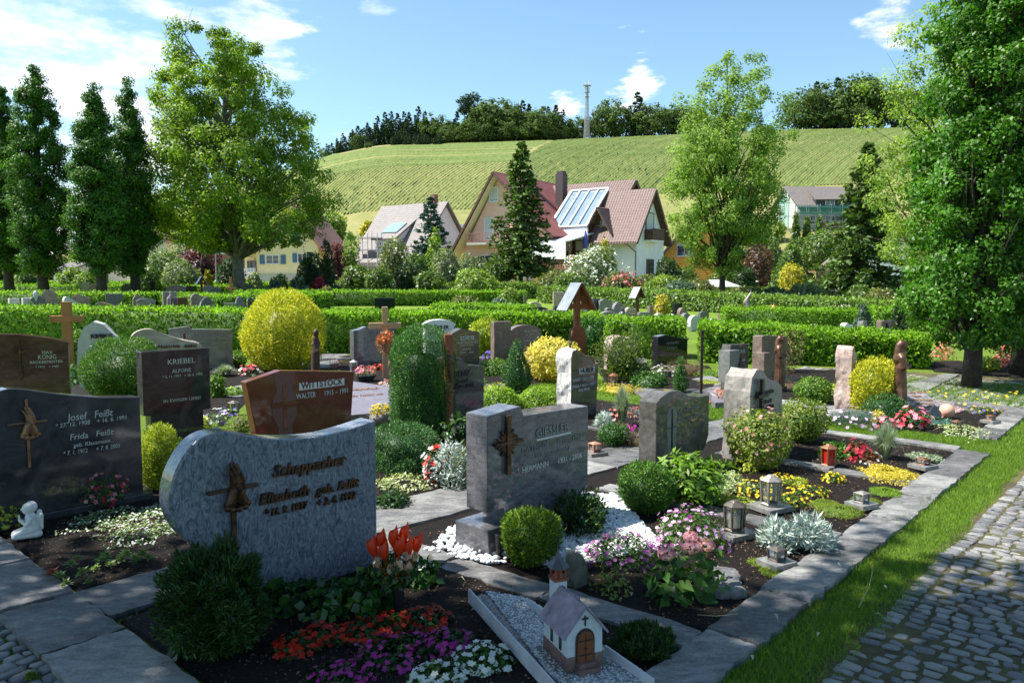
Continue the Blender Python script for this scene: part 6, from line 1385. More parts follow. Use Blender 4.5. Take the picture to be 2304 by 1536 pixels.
# ================================================================ near stones
def fpt(o, u, v):
    "point of the stone's front plane seen at photo pixel (u, v): local x, z and distance"
    a = (u-1152)/F; b = (768-v)/F; d = Vector((a, math.cos(PT)+b*math.sin(PT), -math.sin(PT)+b*math.cos(PT))); th = o.rotation_euler.z; n = Vector((math.sin(th), -math.cos(th), 0))
    t = (o.location-Vector((0, 0, H))).dot(n)/d.dot(n); P = Vector((0, 0, H))+d*t-o.location
    return P.x*math.cos(th)+P.y*math.sin(th), P.z, t
def ins(o, lines, mat, name='inscription', ext=.003, y=None, bold=0., sp=1.):
    "(text, u left, v baseline, u right, cap height px, shear) read off the photograph"
    L = []
    for l in lines:
        x0, z0, t = fpt(o, l[1], l[2]); x1 = fpt(o, l[3], l[2])[0]; L.append((l[0], x0, z0, l[4]/.72*t/F, l[5] if len(l) > 5 else 0, 'LEFT', bold, x1))
    return mesh_text(L, mat, name, o, y=-(ext+.0015) if y is None else y, ext=ext, bold=bold, spacing=sp)
def facebox(o, fx, fz, w, h, mat, name='name_plate', t=.004, y=0):
    mb = MB(); mb.box((fx*o['w'], y-t/2-.0005, fz*o['h']), (w, t, h)); return mb.build(name, mat, o)
# 1 blue swirl stone
s1 = stone(392, 850, 1415, 984, 43, 'leaf', G_BLUE, 'blue-grey swirled granite stone with praying hands on a bronze cross', t=.15, bev=.01)
w1, h1_ = s1['w'], s1['h']
ins(s1, [('Schappacher', 611, 1073, 778, 27, .25), ('Elisabeth', 580, 1135, 694, 25, .25), ('geb. Falßt', 709, 1112, 806, 21, .25), ('* 11. 9. 1937', 592, 1162, 691, 17, .25), ('+ 2. 6. 1992', 710, 1138, 798, 17, .25)], M_BRONZE, ext=.009, bold=.022)
def crossbars(o, x, z, hu, hd, hw, t, mat, slant=0, name='bronze_cross', y=-.02):
    mb = MB(); c = (x, y, z); mb.bar((x+slant*hd, y, z-hd), (x-slant*hu, y, z+hu), t, t*.7); mb.bar((x-hw, y, z), (x+hw, y, z), t, t*.6); return mb.build(name, mat, o, bevel=.003)
cx_, cz_, _t = fpt(s1, 521, 1098)
cr_ = crossbars(s1, cx_, cz_, .13, .40, .13, .026, M_BRONZE, y=-.016)
hd = [('c', (.018, 0, -.045), (.004, -.006, .02), .028, .024), ('c', (.040, .008, -.11), (.020, 0, -.05), .030, .026), ('c', (-.022, .004, -.11), (-.004, 0, -.05), .026, .024), ('e', (.006, .006, .01), (.026, .016, .05))]
for i, (dx, ln) in enumerate(((-.024, .070), (-.0085, .092), (.007, .100), (.0225, .088))):
    hd += [('c', (dx+.012, -.022, -.005), (dx+.002, -.026, ln*.5), .0078, .0068), ('c', (dx+.002, -.026, ln*.5), (dx-.016, -.016, ln), .0068, .0046)]
hd += [('c', (.036, -.018, -.035), (.034, -.030, .01), .0095, .008), ('c', (.034, -.030, .01), (.022, -.032, .045), .008, .006)]
for k in range(9): a = k*2*PI/9; hd.append(('e', (.012+.052*math.cos(a), .004, -.125+.022*math.sin(a)), (.019, .017, .018)))
sculpt('praying_hands', hd, M_BRONZE, s1, .0024, (cx_, -.04, cz_+.045), smooth=1)
# 2 dark stone at left
s2 = stone(-70, 324, 1208, 884, 47, 'wave', G_DARK, 'dark blue-black polished stone with bronze hands and cross, cut by the left edge', t=.14, plinth=(.05, .07))
w, h = s2['w'], s2['h']
ins(s2, [('Josef   Feißt', 152, 947, 254, 17, .12), ('* 27. 12. 1908    + 16. 6. 1991', 124, 963, 285, 10, .1), ('Frida   Feißt', 156, 990, 256, 14, .12), ('geb. Klausmann', 165, 1006, 248, 9, .1), ('* 7. 1. 1912      + 7. 8. 2003', 142, 1025, 270, 10, .1)], M_SILV, ext=.002)
c2x, c2z, _t = fpt(s2, 60, 950)
crossbars(s2, c2x, c2z, .16, .31, .12, .018, M_BRONZEL, y=-.012)
sculpt('praying_hands', [(p_[0], *[tuple(c*.9 for c in q) if isinstance(q, tuple) and len(q) == 3 and not isinstance(q[1], tuple) else (q*.9 if isinstance(q, float) else q) for q in p_[1:]]) for p_ in hd], M_BRONZEL, s2, .0026, (c2x, -.035, c2z+.03))
# 3 red stone
s3 = stone(560, 800, 1072, 852, 47, [(.13, 0), (.93, 0), (1, .955), (.30, 1.05), (0, .965)], G_RED, 'red-brown polished stone with carved cross column and white name plate', t=.10)
w, h = s3['w'], s3['h']
xa, za, _t = fpt(s3, 673, 878); xb, zb2, _t = fpt(s3, 774, 850); mb = MB(); mb.box(((xa+xb)/2, -.003, (za+zb2)/2), (xb-xa, .004, zb2-za)); mb.build('name_plate', M_WHITEP, s3); ins(s3, [('WITTSTOCK', 677, 875, 771, 15)], G_RED, 'name', y=-.007, bold=.018, ext=.002)
ins(s3, [('WALTER', 666, 898, 710, 13), ('1915 – 1991', 728, 890, 782, 12)], M_SILV, ext=.0025)
mb = MB()
cxx = .325*w; mb.prism([(cxx-.10, .01), (cxx+.10, .01), (cxx+.065, .46*h), (cxx+.115, .56*h), (cxx+.115, .76*h), (cxx+.075, .84*h), (cxx+.10, .995*h), (cxx-.10, 1.01*h), (cxx-.075, .84*h), (cxx-.115, .76*h), (cxx-.115, .56*h), (cxx-.065, .46*h)], -.0032, -.0002); mb.build('carved_column', granite('granite_red_matt', (.11, .042, .032), (.18, .075, .06), 40, .6, .7), s3)
mb = MB(); mb.box((.325*w, -.0045, .66*h), (.035, .003, .40)); mb.box((.325*w, -.0046, .69*h), (.25, .0031, .05)); mb.build('carved_cross', G_RED, s3)
# 4 notched grey stone on a block
s4 = stone(1097, 1322, 1247, 936, 46, [(0, .30), (.14, .30), (.14, .08), (.16, .0), (.88, .0), (.88, .20), (1, .28), (1, .935), (.33, .955), (.30, 1.03), (0, 1)], G_PURP, 'purple-grey notched stone with bronze radiant cross on a granite block', t=.19)
w, h = s4['w'], s4['h']
mb = MB(); mb.box((.07, .08, .085), (.26, .30, .19)); mb.build('base_block', G_PURP, s4, bevel=.006)
mb = MB(); mb.box((w*.66, .12, .07), (w*.92, .26, .16)); mb.build('plinth', G_PURP, s4, bevel=.006)
ins(s4, [('GIESSLER', 1204, 984, 1279, 20)], M_LGREY, 'name', y=-.006, ext=.0018, bold=.01)
mb = MB(); xa, za, _t = fpt(s4, 1207, 985); xb, zb2, _t = fpt(s4, 1284, 970); mb.box(((xa+xb)/2, -.002, za-.014), (xb-xa, .003, .012)); mb.build('name_rule', M_WHITEP, s4)
ins(s4, [('MATHILDE     1930 - 1997', 1173, 1018, 1308, 13), ('GEB. HASENFRATZ', 1203, 1031, 1282, 10)], M_LGREY, 'inscription', ext=.002); ins(s4, [('HERMANN      1931 - 2006', 1173, 1064, 1308, 14)], M_SILV, 'inscription', ext=.002)
rx_, rz_, _t = fpt(s4, 1139, 994); mb = MB()
for k in range(20):
    a = 2*PI*k/20; L_ = .075*(1+.25*(k % 2)); mb.bar((rx_+.02*math.cos(a), -.012, rz_+.02*math.sin(a)), (rx_+L_*math.cos(a), -.012, rz_+L_*math.sin(a)), .016, .014)
mb.bar((rx_, -.02, rz_-.20), (rx_, -.02, rz_+.17), .035, .02); mb.bar((rx_-.12, -.021, rz_), (rx_+.12, -.021, rz_), .032, .02); mb.build('bronze_cross', M_BRONZE, s4, bevel=.002)
# 5 arched stone with window relief
s5 = stone(1475, 1593, 1092, 900, 47, [(.0, .17), (.08, .10), (.09, 0), (.80, 0), (.80, .17), (.93, .26), (1, .42), (1, .93), (.8, .93), (.6, .97), (.4, 1.06), (.22, 1.07), (.08, 1.02), (0, .97)], G_OLIVE, 'polished grey-brown stone with wavy top and carved arched window', t=.17)
w, h = s5['w'], s5['h']
mb = MB(); ox, oz = .26*w, 0
mb.prism([(.20*w, .27*h), (.34*w, .27*h), (.36*w, .80*h), (.33*w, .87*h), (.27*w, .89*h), (.21*w, .87*h), (.18*w, .80*h)], -.004, -.0005); cw = mb.build('carved_window', granite('granite_matt_grey', (.09, .10, .11), (.2, .21, .22), 6, .5, .4), s5)
mb = MB(); mb.bar((.27*w, -.006, .27*h), (.27*w, -.006, .86*h), .02, .004); mb.bar((.19*w, -.006, .64*h), (.35*w, -.006, .64*h), .02, .004); mb.build('carved_cross', G_BLACK, cw)
ins(s5, [('Armbruster', 1527, 930, 1573, 10, .1), ('Josef  1926-1998', 1524, 949, 1573, 7, .1)], M_LGREY, ext=.002)
# 6 rough edged stone with tau cross
s6 = stone(1684, 1757, 1042, 842, 47, [(.0, .0), (.96, 0), (1, .5), (.97, .78), (.8, .86), (.55, .9), (.35, 1.02), (.18, 1.04), (.04, .96), (0, .8)], G_GREY, 'rough sided grey stone with dark staff and raised dark lettering', t=.26, rough=.8, roughm=G_ROUGH)
w, h = s6['w'], s6['h']
ins(s6, [('Baumann', 1698, 892, 1743, 11, .1), ('Alfred', 1713, 909, 1733, 8, .1), ('1921 - 1993', 1700, 926, 1745, 8, .1)], M_LDARK, ext=.008, bold=.02)
mb = MB(); mb.bar((.25*w, -.03, .2*h), (.25*w, -.03, .93*h), .04, .03); mb.bar((.12*w, -.03, .74*h), (.42*w, -.03, .74*h), .035, .03); mb.bar((.25*w, -.03, .62*h), (.40*w, -.03, .48*h), .03, .03); mb.build('iron_staff', M_IRON, s6)
# 7 rough stone with white name plate
s7 = stone(1284, 1345, 945, 790, 47, [(.0, .0), (.93, 0), (.97, .4), (1, .72), (.84, .80), (.60, .88), (.42, .96), (.2, 1.02), (.05, 1.0), (0, .9)], G_OLIVE, 'tall grey stone with white rough broken side and white name plate', t=.22, rough=.9, roughm=granite('rough_light', (.42, .41, .39), (.78, .77, .74), 12, .9, .4))
w, h = s7['w'], s7['h']
xa, za, _t = fpt(s7, 1303, 842); xb, zb2, _t = fpt(s7, 1337, 824); mb = MB(); mb.box(((xa+xb)/2, -.003, (za+zb2)/2), (xb-xa, .004, zb2-za)); mb.build('name_plate', M_WHITEP, s7); ins(s7, [('HUBER', 1305, 840, 1335, 11.5)], M_LDARK, 'name', y=-.008, bold=.02); ins(s7, [('XAVER * 1914 + 1978', 1288, 859, 1335, 7), ('MARIA * 1917 + 1994', 1287, 874, 1335, 7), ('GEB. BENZ', 1300, 881, 1326, 6)], M_SILV)
# 8 olive stone behind the yew
s8 = stone(995, 1090, 985, 826, 44, [(0, 0), (.98, 0), (1, .93), (.9, .97), (.62, .99), (.45, 1.1), (.2, 1.13), (0, 1.12)], G_OLIVE, 'olive grey polished stone with black uncial letters behind the column yew', t=.16)
ins(s8, [('BENZ', 1021, 848, 1058, 13), ('Josef', 1027, 862, 1053, 10), ('1922 - 1991', 1018, 875, 1063, 8)], M_LDARK, ext=.006, bold=.02)
# 9 dark square stone
s9 = stone(326, 477, 1000, 792, 44, [(.1, 0), (.88, 0), (.88, .30), (1, .31), (1, 1), (0, 1), (0, .31), (.1, .3)], G_DARK, 'dark blue-grey square stone behind the round green thuja ball', t=.16, w=None)
ins(s9, [('KRIEBEL', 376, 820, 439, 12), ('ALFONS', 387, 839, 429, 9), ('* 5. 11. 1917   + 18. 6. 1990', 366, 851, 455, 6), ('IN EWIGER LIEBE!', 367, 906, 452, 7)], M_SILV)
# 10 red veined stone
s10 = stone(-60, 160, 945, 757, 24, [(0, 0), (1, 0), (1, .90), (.8, .96), (.5, 1.01), (.25, 1.02), (0, .98)], G_REDV, 'broad red-brown veined stone with thin crucifix at the left edge', t=.14)
w, h = s10['w'], s10['h']
ins(s10, [('MAX', 94, 796, 119, 7), ('KÖNIG', 85, 808, 127, 10), ('BÄCKERMEISTER', 67, 818, 142, 6), ('* 1912    + 1989', 80, 828, 132, 5)], M_SILV)
c3x, c3z, _t = fpt(s10, 45, 788)
cc = crossbars(s10, c3x, c3z, .12, .36, .09, .014, M_BRONZE, y=-.012)
sculpt('crucifix_figure', [('c', (0, -.01, -.02), (0, -.01, -.22), .014, .01), ('c', (0, -.01, .0), (-.075, -.01, .03), .009, .006), ('c', (0, -.01, .0), (.075, -.01, .03), .009, .006), ('e', (0, -.015, .03), (.014, .014, .018)), ('c', (0, -.01, -.2), (.02, -.01, -.30), .012, .008)], M_BRONZE, s10, .005, (c3x, -.012, c3z-.02))
# 11 white tooth
s11 = stone(175, 300, 880, 724, 15, [(.05, 0), (.95, 0), (1.0, .35), (.88, .55), (.72, .78), (.5, .96), (.33, 1), (.17, .93), (.04, .72), (0, .35)], G_LIGHT, 'white pointed stone with dark lettering beside the brown wooden cross', t=.2, rough=.5)
ins(s11, [('KEIBLE', 205, 760, 254, 9), ('ADELBERT', 221, 775, 260, 7), ('1920 - 1995', 228, 783, 256, 5)], M_LDARK, ext=.012, y=-.03, bold=.03)
# 12 beige bowed stone
s12 = stone(293, 464, 875, 742, 28, 'kern', G_BEIGE, 'beige banded stone with rounded left end above the dark square one', t=.16, rough=.4)
ins(s12, [('Heinrich', 355, 783, 405, 7), ('KERN', 415, 783, 442, 8)], M_BRONZE, ext=.01, y=-.02, bold=.02)
sculpt('small_figure', [('e', (0, 0, .12), (.025, .03, .03)), ('c', (0, 0, .08), (0, 0, -.05), .03, .045)], M_BRONZE, s12, .008, (s12['w']*.24, -.04, s12['h']*.62))
# 13 grey stone with shell relief
s13 = stone(383, 525, 838, 738, 24, [(0, 0), (1, 0), (1, .93), (.36, .96), (.30, 1.03), (0, .98)], G_GREY, 'grey stone with carved shell and cross at the hedge, left of the golden bush', t=.16)
ins(s13, [('BROSEMER', 445, 758, 512, 8), ('1909 - 1978', 478, 768, 510, 5), ('1914 - 1985', 478, 778, 510, 5)], M_LGREY)
w, h = s13['w'], s13['h']; mb = MB()
for k in range(11): a = PI*k/10; mb.bar((.24*w+.03*math.cos(a), -.006, .66*h+.03*math.sin(a)), (.24*w+.15*math.cos(a), -.006, .66*h+.17*math.sin(a)), .022, .01)
mb.build('shell_relief', G_LIGHT, s13); crossbars(s13, .24*w, .72*h, .12, .35, .08, .03, M_BRONZE, y=-.02)
# 14.. stones in the hedge row
s14 = stone(797, 890, 836, 740, 38, [(0, .25), (.05, 0), (1, 0), (1, .98), (.3, 1.04), (.14, .98), (0, .96)], G_PURP, 'purple-grey stone with feather engraving behind the pine cross', t=.16)
ins(s14, [('WILHELM', 829, 751, 864, 6), ('* 16. 2. 1911', 832, 758, 862, 4), ('FRIDA', 834, 768, 858, 6)], M_LGREY); w, h = s14['w'], s14['h']
mb = MB(); mb.bar((.24*w, -.003, .3*h), (.30*w, -.003, .78*h), .012, .004)
for k in range(5): mb.bar((.25*w+.01*k*w, -.003, (.4+.07*k)*h), (.33*w+.01*k*w, -.003, (.48+.07*k)*h), .01, .004)
mb.build('engraved_feather', plain('engraving_pale', (.25, .33, .4), bmp=0), s14)
s15 = stone(955, 1024, 845, 722, 20, 'scroll', G_WHITE, 'white marble stone with scroll top above the column yew', t=.16); ins(s15, [('ÖHLER', 976, 740, 1010, 8)], M_LDARK, bold=.03)
s16 = stone(1018, 1079, 850, 745, 38, [(0, 0), (1, 0), (1, .95), (.32, 1.05), (0, .95)], G_OLIVE, 'olive grey stone with grey name plate left of the golden mound', t=.16)
xa, za, _t = fpt(s16, 1036, 765); xb, zb2, _t = fpt(s16, 1066, 755); mb = MB(); mb.box(((xa+xb)/2, -.003, (za+zb2)/2), (xb-xa, .004, zb2-za)); mb.build('name_plate', M_WHITEP, s16); ins(s16, [('BÄCHLE', 1038, 763.5, 1064, 6)], M_LDARK, 'name', y=-.008); ins(s16, [('MARKUS DECKER', 1027, 774, 1074, 5), ('1901 - 1979', 1034, 780, 1066, 4), ('BERTA', 1040, 788, 1060, 5), ('1905 - 1996', 1036, 796, 1066, 4)], M_SILV)
s17 = stone(1147, 1218, 828, 732, 30, 'arch', G_BROWN, 'brown-grey rounded stone with small lantern relief and script lettering', t=.15)
ins(s17, [('Maria  Feißt', 1178, 748, 1208, 6, .2), ('geb. Mürkle', 1182, 755, 1202, 4, .2), ('* 1. 7. 1906 + 1995', 1175, 760, 1210, 3), ('Robert  Feißt', 1177, 769, 1208, 6, .2), ('* 3. 7. 1902 + 1969', 1175, 776, 1210, 3)], M_SILV)
mb = MB(); w, h = s17['w'], s17['h']; mb.box((.27*w, -.006, .42*h), (.05, .01, .2)); mb.box((.27*w, -.006, .62*h), (.07, .012, .02)); mb.build('lamp_relief', G_LIGHT, s17)
s18 = stone(1112, 1150, 835, 724, 30, 'rect', G_BROWN, 'brown square stone behind the rounded script-lettered one', t=.14)
s19 = stone(1376, 1433, 838, 757, 42, 'rough', G_ROUGHP, 'pinkish rough topped stone behind the twisted green juniper', t=.2, rough=.8)
s20 = stone(1480, 1546, 830, 756, 38, [(0, 0), (1, 0), (1, .84), (.25, 1.02), (0, .98)], G_BLACK, 'black polished stone at the right end of the short hedge', t=.16); ins(s20, [('HANSJÖRG', 1499, 775, 1527, 6), ('HUBER', 1501, 786, 1524, 6)], M_LGREY)
# 24 cross shaped stele
s24 = stone(1640, 1682, 893, 778, 42, [(.0, .0), (1, 0), (1, 1), (.05, 1.02), (0, .93)], G_OLIVE, 'dark green-grey stele with iron lozenge, next to the iron post', t=.14)
w, h = s24['w'], s24['h']; mb = MB(); mb.box((-.07, -.03, .62*h), (.24, .18, .62*h)); mb.build('side_block', G_GREY, s24, bevel=.006)
mb = MB(); mb.prism([(.02, .62*h), (.07, .44*h), (.12, .62*h), (.07, .80*h)], -.14, -.125); mb.build('iron_ornament', M_IRON, s24); ins(s24, [('LUCIUS', 1652, 795, 1676, 7), ('1921 - 1989', 1650, 815, 1675, 5)], M_SILV)
s25 = stone(1712, 1768, 872, 757, 42, [(0, 0), (1, 0), (1, .95), (.1, 1.02), (0, 1.0)], G_BROWN, 'stepped brown stele with a bronze madonna standing before it', t=.16)
w, h = s25['w'], s25['h']; mb = MB(); mb.box((-.06, -.03, .45*h), (.18, .2, .5*h)); mb.build('side_block', G_BROWN, s25, bevel=.006); mb = MB(); mb.box((w*.62, -.12, .05), (w*.8, .22, .1)); mb.build('plinth', G_GREY, s25)
s27 = stone(1922, 1932, 925, 815, 44, 'rough', G_ROUGHP, 'rough pink-grey pillar stone left of the golden yew', t=.2, rough=1.1, p=G(1912, 922), w=.17, h=.80)
def madonna(loc, rz, h, label, base=.0):
    "robed figure, head bowed to the right, hands joined"
    k = h; o = empty('madonna_figure', loc, rz, label, 'statue')
    pr = [('c', (0, 0, 0), (0, 0, .30*k), .105*k, .085*k), ('c', (0, 0, .30*k), (-.005*k, 0, .58*k), .085*k, .082*k), ('c', (-.005*k, 0, .58*k), (0, -.01*k, .72*k), .085*k, .07*k), ('e', (0, 0, .77*k), (.10*k, .07*k, .055*k)),
          ('c', (0, -.005*k, .80*k), (.008*k, -.02*k, .86*k), .045*k, .04*k), ('e', (.012*k, -.028*k, .925*k), (.048*k, .056*k, .066*k)), ('e', (0, .004*k, .93*k), (.062*k, .058*k, .072*k)), ('c', (-.01*k, .03*k, .92*k), (-.02*k, .05*k, .70*k), .05*k, .06*k),
          ('c', (-.09*k, -.01*k, .74*k), (-.09*k, -.05*k, .60*k), .038*k, .034*k), ('c', (.09*k, -.01*k, .74*k), (.095*k, -.05*k, .60*k), .038*k, .034*k), ('c', (-.09*k, -.05*k, .60*k), (0, -.12*k, .62*k), .032*k, .02*k), ('c', (.095*k, -.05*k, .60*k), (.02*k, -.125*k, .63*k), .032*k, .02*k),
          ('c', (.01*k, -.125*k, .60*k), (.012*k, -.13*k, .69*k), .017*k, .009*k), ('e', (.012*k, -.082*k, .92*k), (.008*k, .012*k, .012*k))]
    for i in range(7): a = -PI*.1-PI*.8*i/6; pr.append(('c', (.10*k*math.cos(a), .10*k*math.sin(a), .01), (.07*k*math.cos(a), .075*k*math.sin(a), .5*k), .016*k, .01*k))
    sculpt('figure', pr, M_BRONZEL if base < 0 else plain('bronze_statue', (.17, .09, .055), rough=.45, metal=.55, var=.45, scale=9, bmp=.2), o, .011*k, smooth=2)
    mb = MB(); mb.box((0, 0, -.01-abs(base)/2), (.24*k, .24*k, .03+abs(base))); mb.build('base', G_DARK, o, bevel=.004); return o
q = s25.location; madonna((G(1752, 885).x, G(1752, 885).y, .1), R(50), .74, 'bronze madonna holding her hands before the stepped brown stele', .06)
q = G(2022, 932); madonna((q.x, q.y, .08), R(65), .84, 'tall bronze madonna standing right of the golden yew', .08)
# iron post with candle holder, wooden stele, leaning bits
q = G(1577, 893); o = empty('iron_post', (q.x, q.y, 0), 0, 'tall thin rusty iron post in front of the hedge', 'post'); mb = MB(); mb.box((0, 0, .46), (.035, .035, .92)); mb.box((0, 0, .93), (.045, .045, .02)); mb.build('shaft', plain('rusty_iron', (.05, .03, .025), rough=.8), o)
q = G(1281, 925); o = empty('iron_post', (q.x-.02, q.y-.35, 0), 0, 'slender black iron staff standing before the tall grey rough-sided stone', 'post'); mb = MB(); mb.tube([(0, 0, 0), (0, 0, 1.06)], .012, 8)
for z in (.32, .45, .58, .75, .9): mb.tube([(0, 0, z-.02), (.008, 0, z), (0, 0, z+.02)], [.008, .026, .008], 8)
mb.tube([(0, 0, .45), (.05, 0, .42), (.06, 0, .36)], .007, 6); mb.build('shaft', M_IRON, o)
q = G(1012, 985); o = empty('wooden_stele', (q.x, q.y-.1, 0), R(20), 'slim carved brown wooden stele beside the column yew', 'stele'); mb = MB(); mb.box((0, 0, .55), (.085, .06, 1.1)); mb.build('post', M_REDW, o, bevel=.006)
sculpt('carving', [('e', (0, -.03, 0), (.05, .02, .07)), ('c', (0, -.03, -.05), (.02, -.03, -.2), .03, .02), ('c', (-.02, -.03, .05), (-.05, -.03, .1), .015, .01)], M_BRONZE, o, .008, (0, 0, .82))
q = G(711, 862); o = empty('wood_carving', (q.x, q.y, 0), R(10), 'dark carved wooden figure leaning at the golden bush', 'statue')
sculpt('figure', [('c', (0, 0, 0), (0, 0, .6), .085, .075), ('c', (0, 0, .6), (.01, 0, .86), .07, .055), ('e', (.02, -.02, .96), (.05, .055, .07)), ('c', (-.04, -.03, .75), (.03, -.09, .6), .03, .02), ('c', (.07, 0, .78), (.05, -.08, .6), .025, .02)], plain('dark_carved_wood', (.075, .035, .02), var=.4), o, .013); o.scale = (.9, .9, .84)
# lying slabs and plates
def plate(px, z0, z1, mat, label, t=.1, lines=(), lm_=None, jit=.01, name='grave_slab', rr=None):
    "sloping slab over four ground pixels: front-left, front-right, back-right, back-left"
    A = [G(*p, z) for p, z in zip(px, (z0, z0, z1, z1))]; nn_ = (A[1]-A[0]).cross(A[3]-A[0]); A[2].z = A[0].z-(nn_.x*(A[2].x-A[0].x)+nn_.y*(A[2].y-A[0].y))/nn_.z; o = empty(name, (A[0].x, A[0].y, 0), 0, label, 'grave slab'); rng = rg(); ring = []
    for i in range(4):
        for k in range(5): ring.append(A[i].lerp(A[(i+1) % 4], k/5)+Vector((*rng.normal(0, jit, 2), 0)))
    ring = [p-o.location for p in ring]; n = len(ring); c = sum(ring, Vector())/n; V = [c]+ring+[p*1.0-Vector((0, 0, t)) for p in ring]
    mb = MB(); mb.poly(V, [(0, 1+k, 1+(k+1) % n) for k in range(n)]+[(1+k, 1+n+k, 1+n+(k+1) % n, 1+(k+1) % n) for k in range(n)]+[tuple(range(2*n, n, -1))]); mb.build('slab', mat, o)
    if lines:
        ex = (A[1]-A[0]).normalized(); ey = (A[3]-A[0]); ey = (ey-ex*ey.dot(ex)).normalized(); M = Matrix((ex, ey, ex.cross(ey))).transposed()
        for tx, fx, fy, sz in lines:
            m_ = mesh_text([(tx, 0, 0, sz)], lm_, 'inscription', o, y=0, ext=.004); pos = (A[0].lerp(A[1], fx)).lerp(A[3].lerp(A[2], fx), fy)-o.location
            m_.matrix_local = Matrix.Translation(pos+ex.cross(ey)*.010) @ (M @ Matrix.Rotation(-PI/2, 3, 'X')).to_4x4()
    return o
plate([(770, 935), (885, 925), (888, 862), (752, 850)], .12, .26, G_LILAC, 'flat lilac-grey slab with copper letters behind the red-brown stone', .1, [('FRÄNKLE', .18, .62, .13), ('JAKOB  CAMILL * 1902', .16, .44, .06)], M_COPL)
plate([(2050, 925), (2115, 925), (2085, 880), (2030, 878)], .06, .22, granite('slate_boulder', (.10, .105, .12), (.26, .26, .28), 6, .6, .4), 'slanting slate boulder slab with copper lettering near the orange sphere', .09, [('Franz Xaver', .1, .85, .07), ('Fautz', .3, .68, .07), ('Maria Fautz', .2, .48, .07), ('geb. Huber', .35, .32, .06), ('1914 - 2001', .3, .16, .06)], M_COPL, jit=.03)
plate([(1602, 905), (1650, 905), (1640, 880), (1596, 878)], .08, .2, G_LILAC, 'oval lilac-grey slab with copper lettering under the dark stele', .1, [('WEHRLE', .2, .6, .12), ('ANNA', .3, .35, .1)], M_COPL, jit=.02)
# salmon sphere and small plaques
q = G(2130, 943); mb = MB(); bm = bmesh.new(); bmesh.ops.create_uvsphere(bm, u_segments=32, v_segments=20, radius=.085); me = bpy.data.meshes.new('stone_sphere'); bm.to_mesh(me); bm.free(); me.polygons.foreach_set('use_smooth', [True]*len(me.polygons)); me.materials.append(plain('salmon_stone', (.75, .40, .28), rough=.35, var=.08, scale=20, bmp=0)); tag(add('stone_sphere', me, None, (q.x, q.y, .10)), 'polished salmon coloured stone sphere', 'sphere')
q = G(2108, 948); o = empty('slate_plaque', (q.x, q.y, 0), R(20), 'small upright slate plaque left of the salmon sphere', 'plaque'); mb = MB(); mb.prism([(-.09, 0), (.08, 0), (.09, .1), (.0, .2), (-.08, .12)], 0, .03); mb.build('plaque', G_DARK, o, bevel=.003, rot=(R(-12), 0, 0))
# ================================================================ lanterns
M_COPPER = plain('copper_worn', (.40, .17, .10), rough=.4, metal=.6, var=.3, scale=15); M_REDGL = plain('red_candle_glass', (.45, .015, .01), rough=.15, bmp=0); M_CANDLE = plain('candle_wax', (.75, .68, .45), rough=.5, bmp=0)
m, t, b, o_ = mat_base('lantern_glass'); b.inputs['Base Color'].default_value = (.8, .85, .85, 1); b.inputs['Roughness'].default_value = .08; b.inputs['Transmission Weight'].default_value = .9; b.inputs['IOR'].default_value = 1.2; M_LGL = m
M_LMET = plain('lantern_bronze', (.13, .11, .095), rough=.45, metal=.5, var=.3, scale=18); M_LMETL = plain('lantern_pewter', (.33, .30, .27), rough=.45, metal=.5, var=.3, scale=18)
def lantern(u, v, hpx, label, met=None, candle=None, slab=True, shape='hex', sq=.36, z0=.02, glass=None, rz=.5):
    q = G(u, v); s = F/q.y; h = hpx/s; r = h*sq; o = empty('grave_lantern', (q.x, q.y, z0), rz, label, 'grave lantern', 'grave lanterns on the beds'); met = met or M_LMET
    n = 6 if shape == 'hex' else 4; z = 0
    if slab: mb = MB(); mb.box((0, 0, .018), (r*3.0, r*2.8, .036)); mb.build('base_slab', G_GREY, o, bevel=.003); z = .036
    mb = MB(); mb.lathe([(r*.9, 0), (r*.95, h*.06), (r*.8, h*.11)], n, (0, 0, z)); mb.build('foot', met, o, bevel=.002)
    mb = MB()
    for k in range(n): a = 2*PI*(k+.5)/n; mb.bar((r*.80*math.cos(a), r*.8*math.sin(a), z+h*.10), (r*.92*math.cos(a), r*.92*math.sin(a), z+h*.80), r*.17)
    mb.build('frame', met, o)
    mb = MB(); mb.lathe([(r*1.02, h*.79), (r*1.05, h*.84), (r*.62, h*.93), (r*.5, h*.94), (r*.3, h*1.0)], n, (0, 0, z)); mb.build('lid', met, o, bevel=.003)
    mb = MB(); mb.lathe([(r*.72, h*.11), (r*.8, h*.79)], n, (0, 0, z)); mb.build('glass', glass or M_LGL, o)
    if candle: mb = MB(); mb.lathe([(r*.42, h*.12), (r*.42, h*.5), (r*.3, h*.52)], 14, (0, 0, z)); mb.build('candle', candle, o)
    return o
lantern(1733, 1152, 70, 'pewter hexagonal lantern on a stone slab among yellow flowers', M_LMETL)
lantern(1652, 1212, 72, 'dark lantern with pale candle beside the purple petunias', M_LMET, M_CANDLE)
lantern(1864, 1052, 50, 'copper lantern with red glass on the dark soil', M_COPPER, slab=False, glass=M_REDGL)
lantern(1938, 1146, 26, 'low pewter lamp bowl on a small slab at the mossy cushions', M_LMETL, sq=.7, shape='sq')
lantern(1747, 1280, 32, 'low square bronze lamp near the bottom of the shaded bed', M_LMET, sq=.7, shape='sq')
lantern(526, 932, 28, 'small dark bronze lantern left of the red-brown stone', M_LMET, slab=False, sq=.5)
lantern(796, 838, 26, 'silver lantern with red candle below the feather stone', M_STEEL, M_REDGL, slab=False)
lantern(1380, 872, 30, 'shiny copper lantern behind the rough grey stone', M_COPPER, M_CANDLE, slab=False)
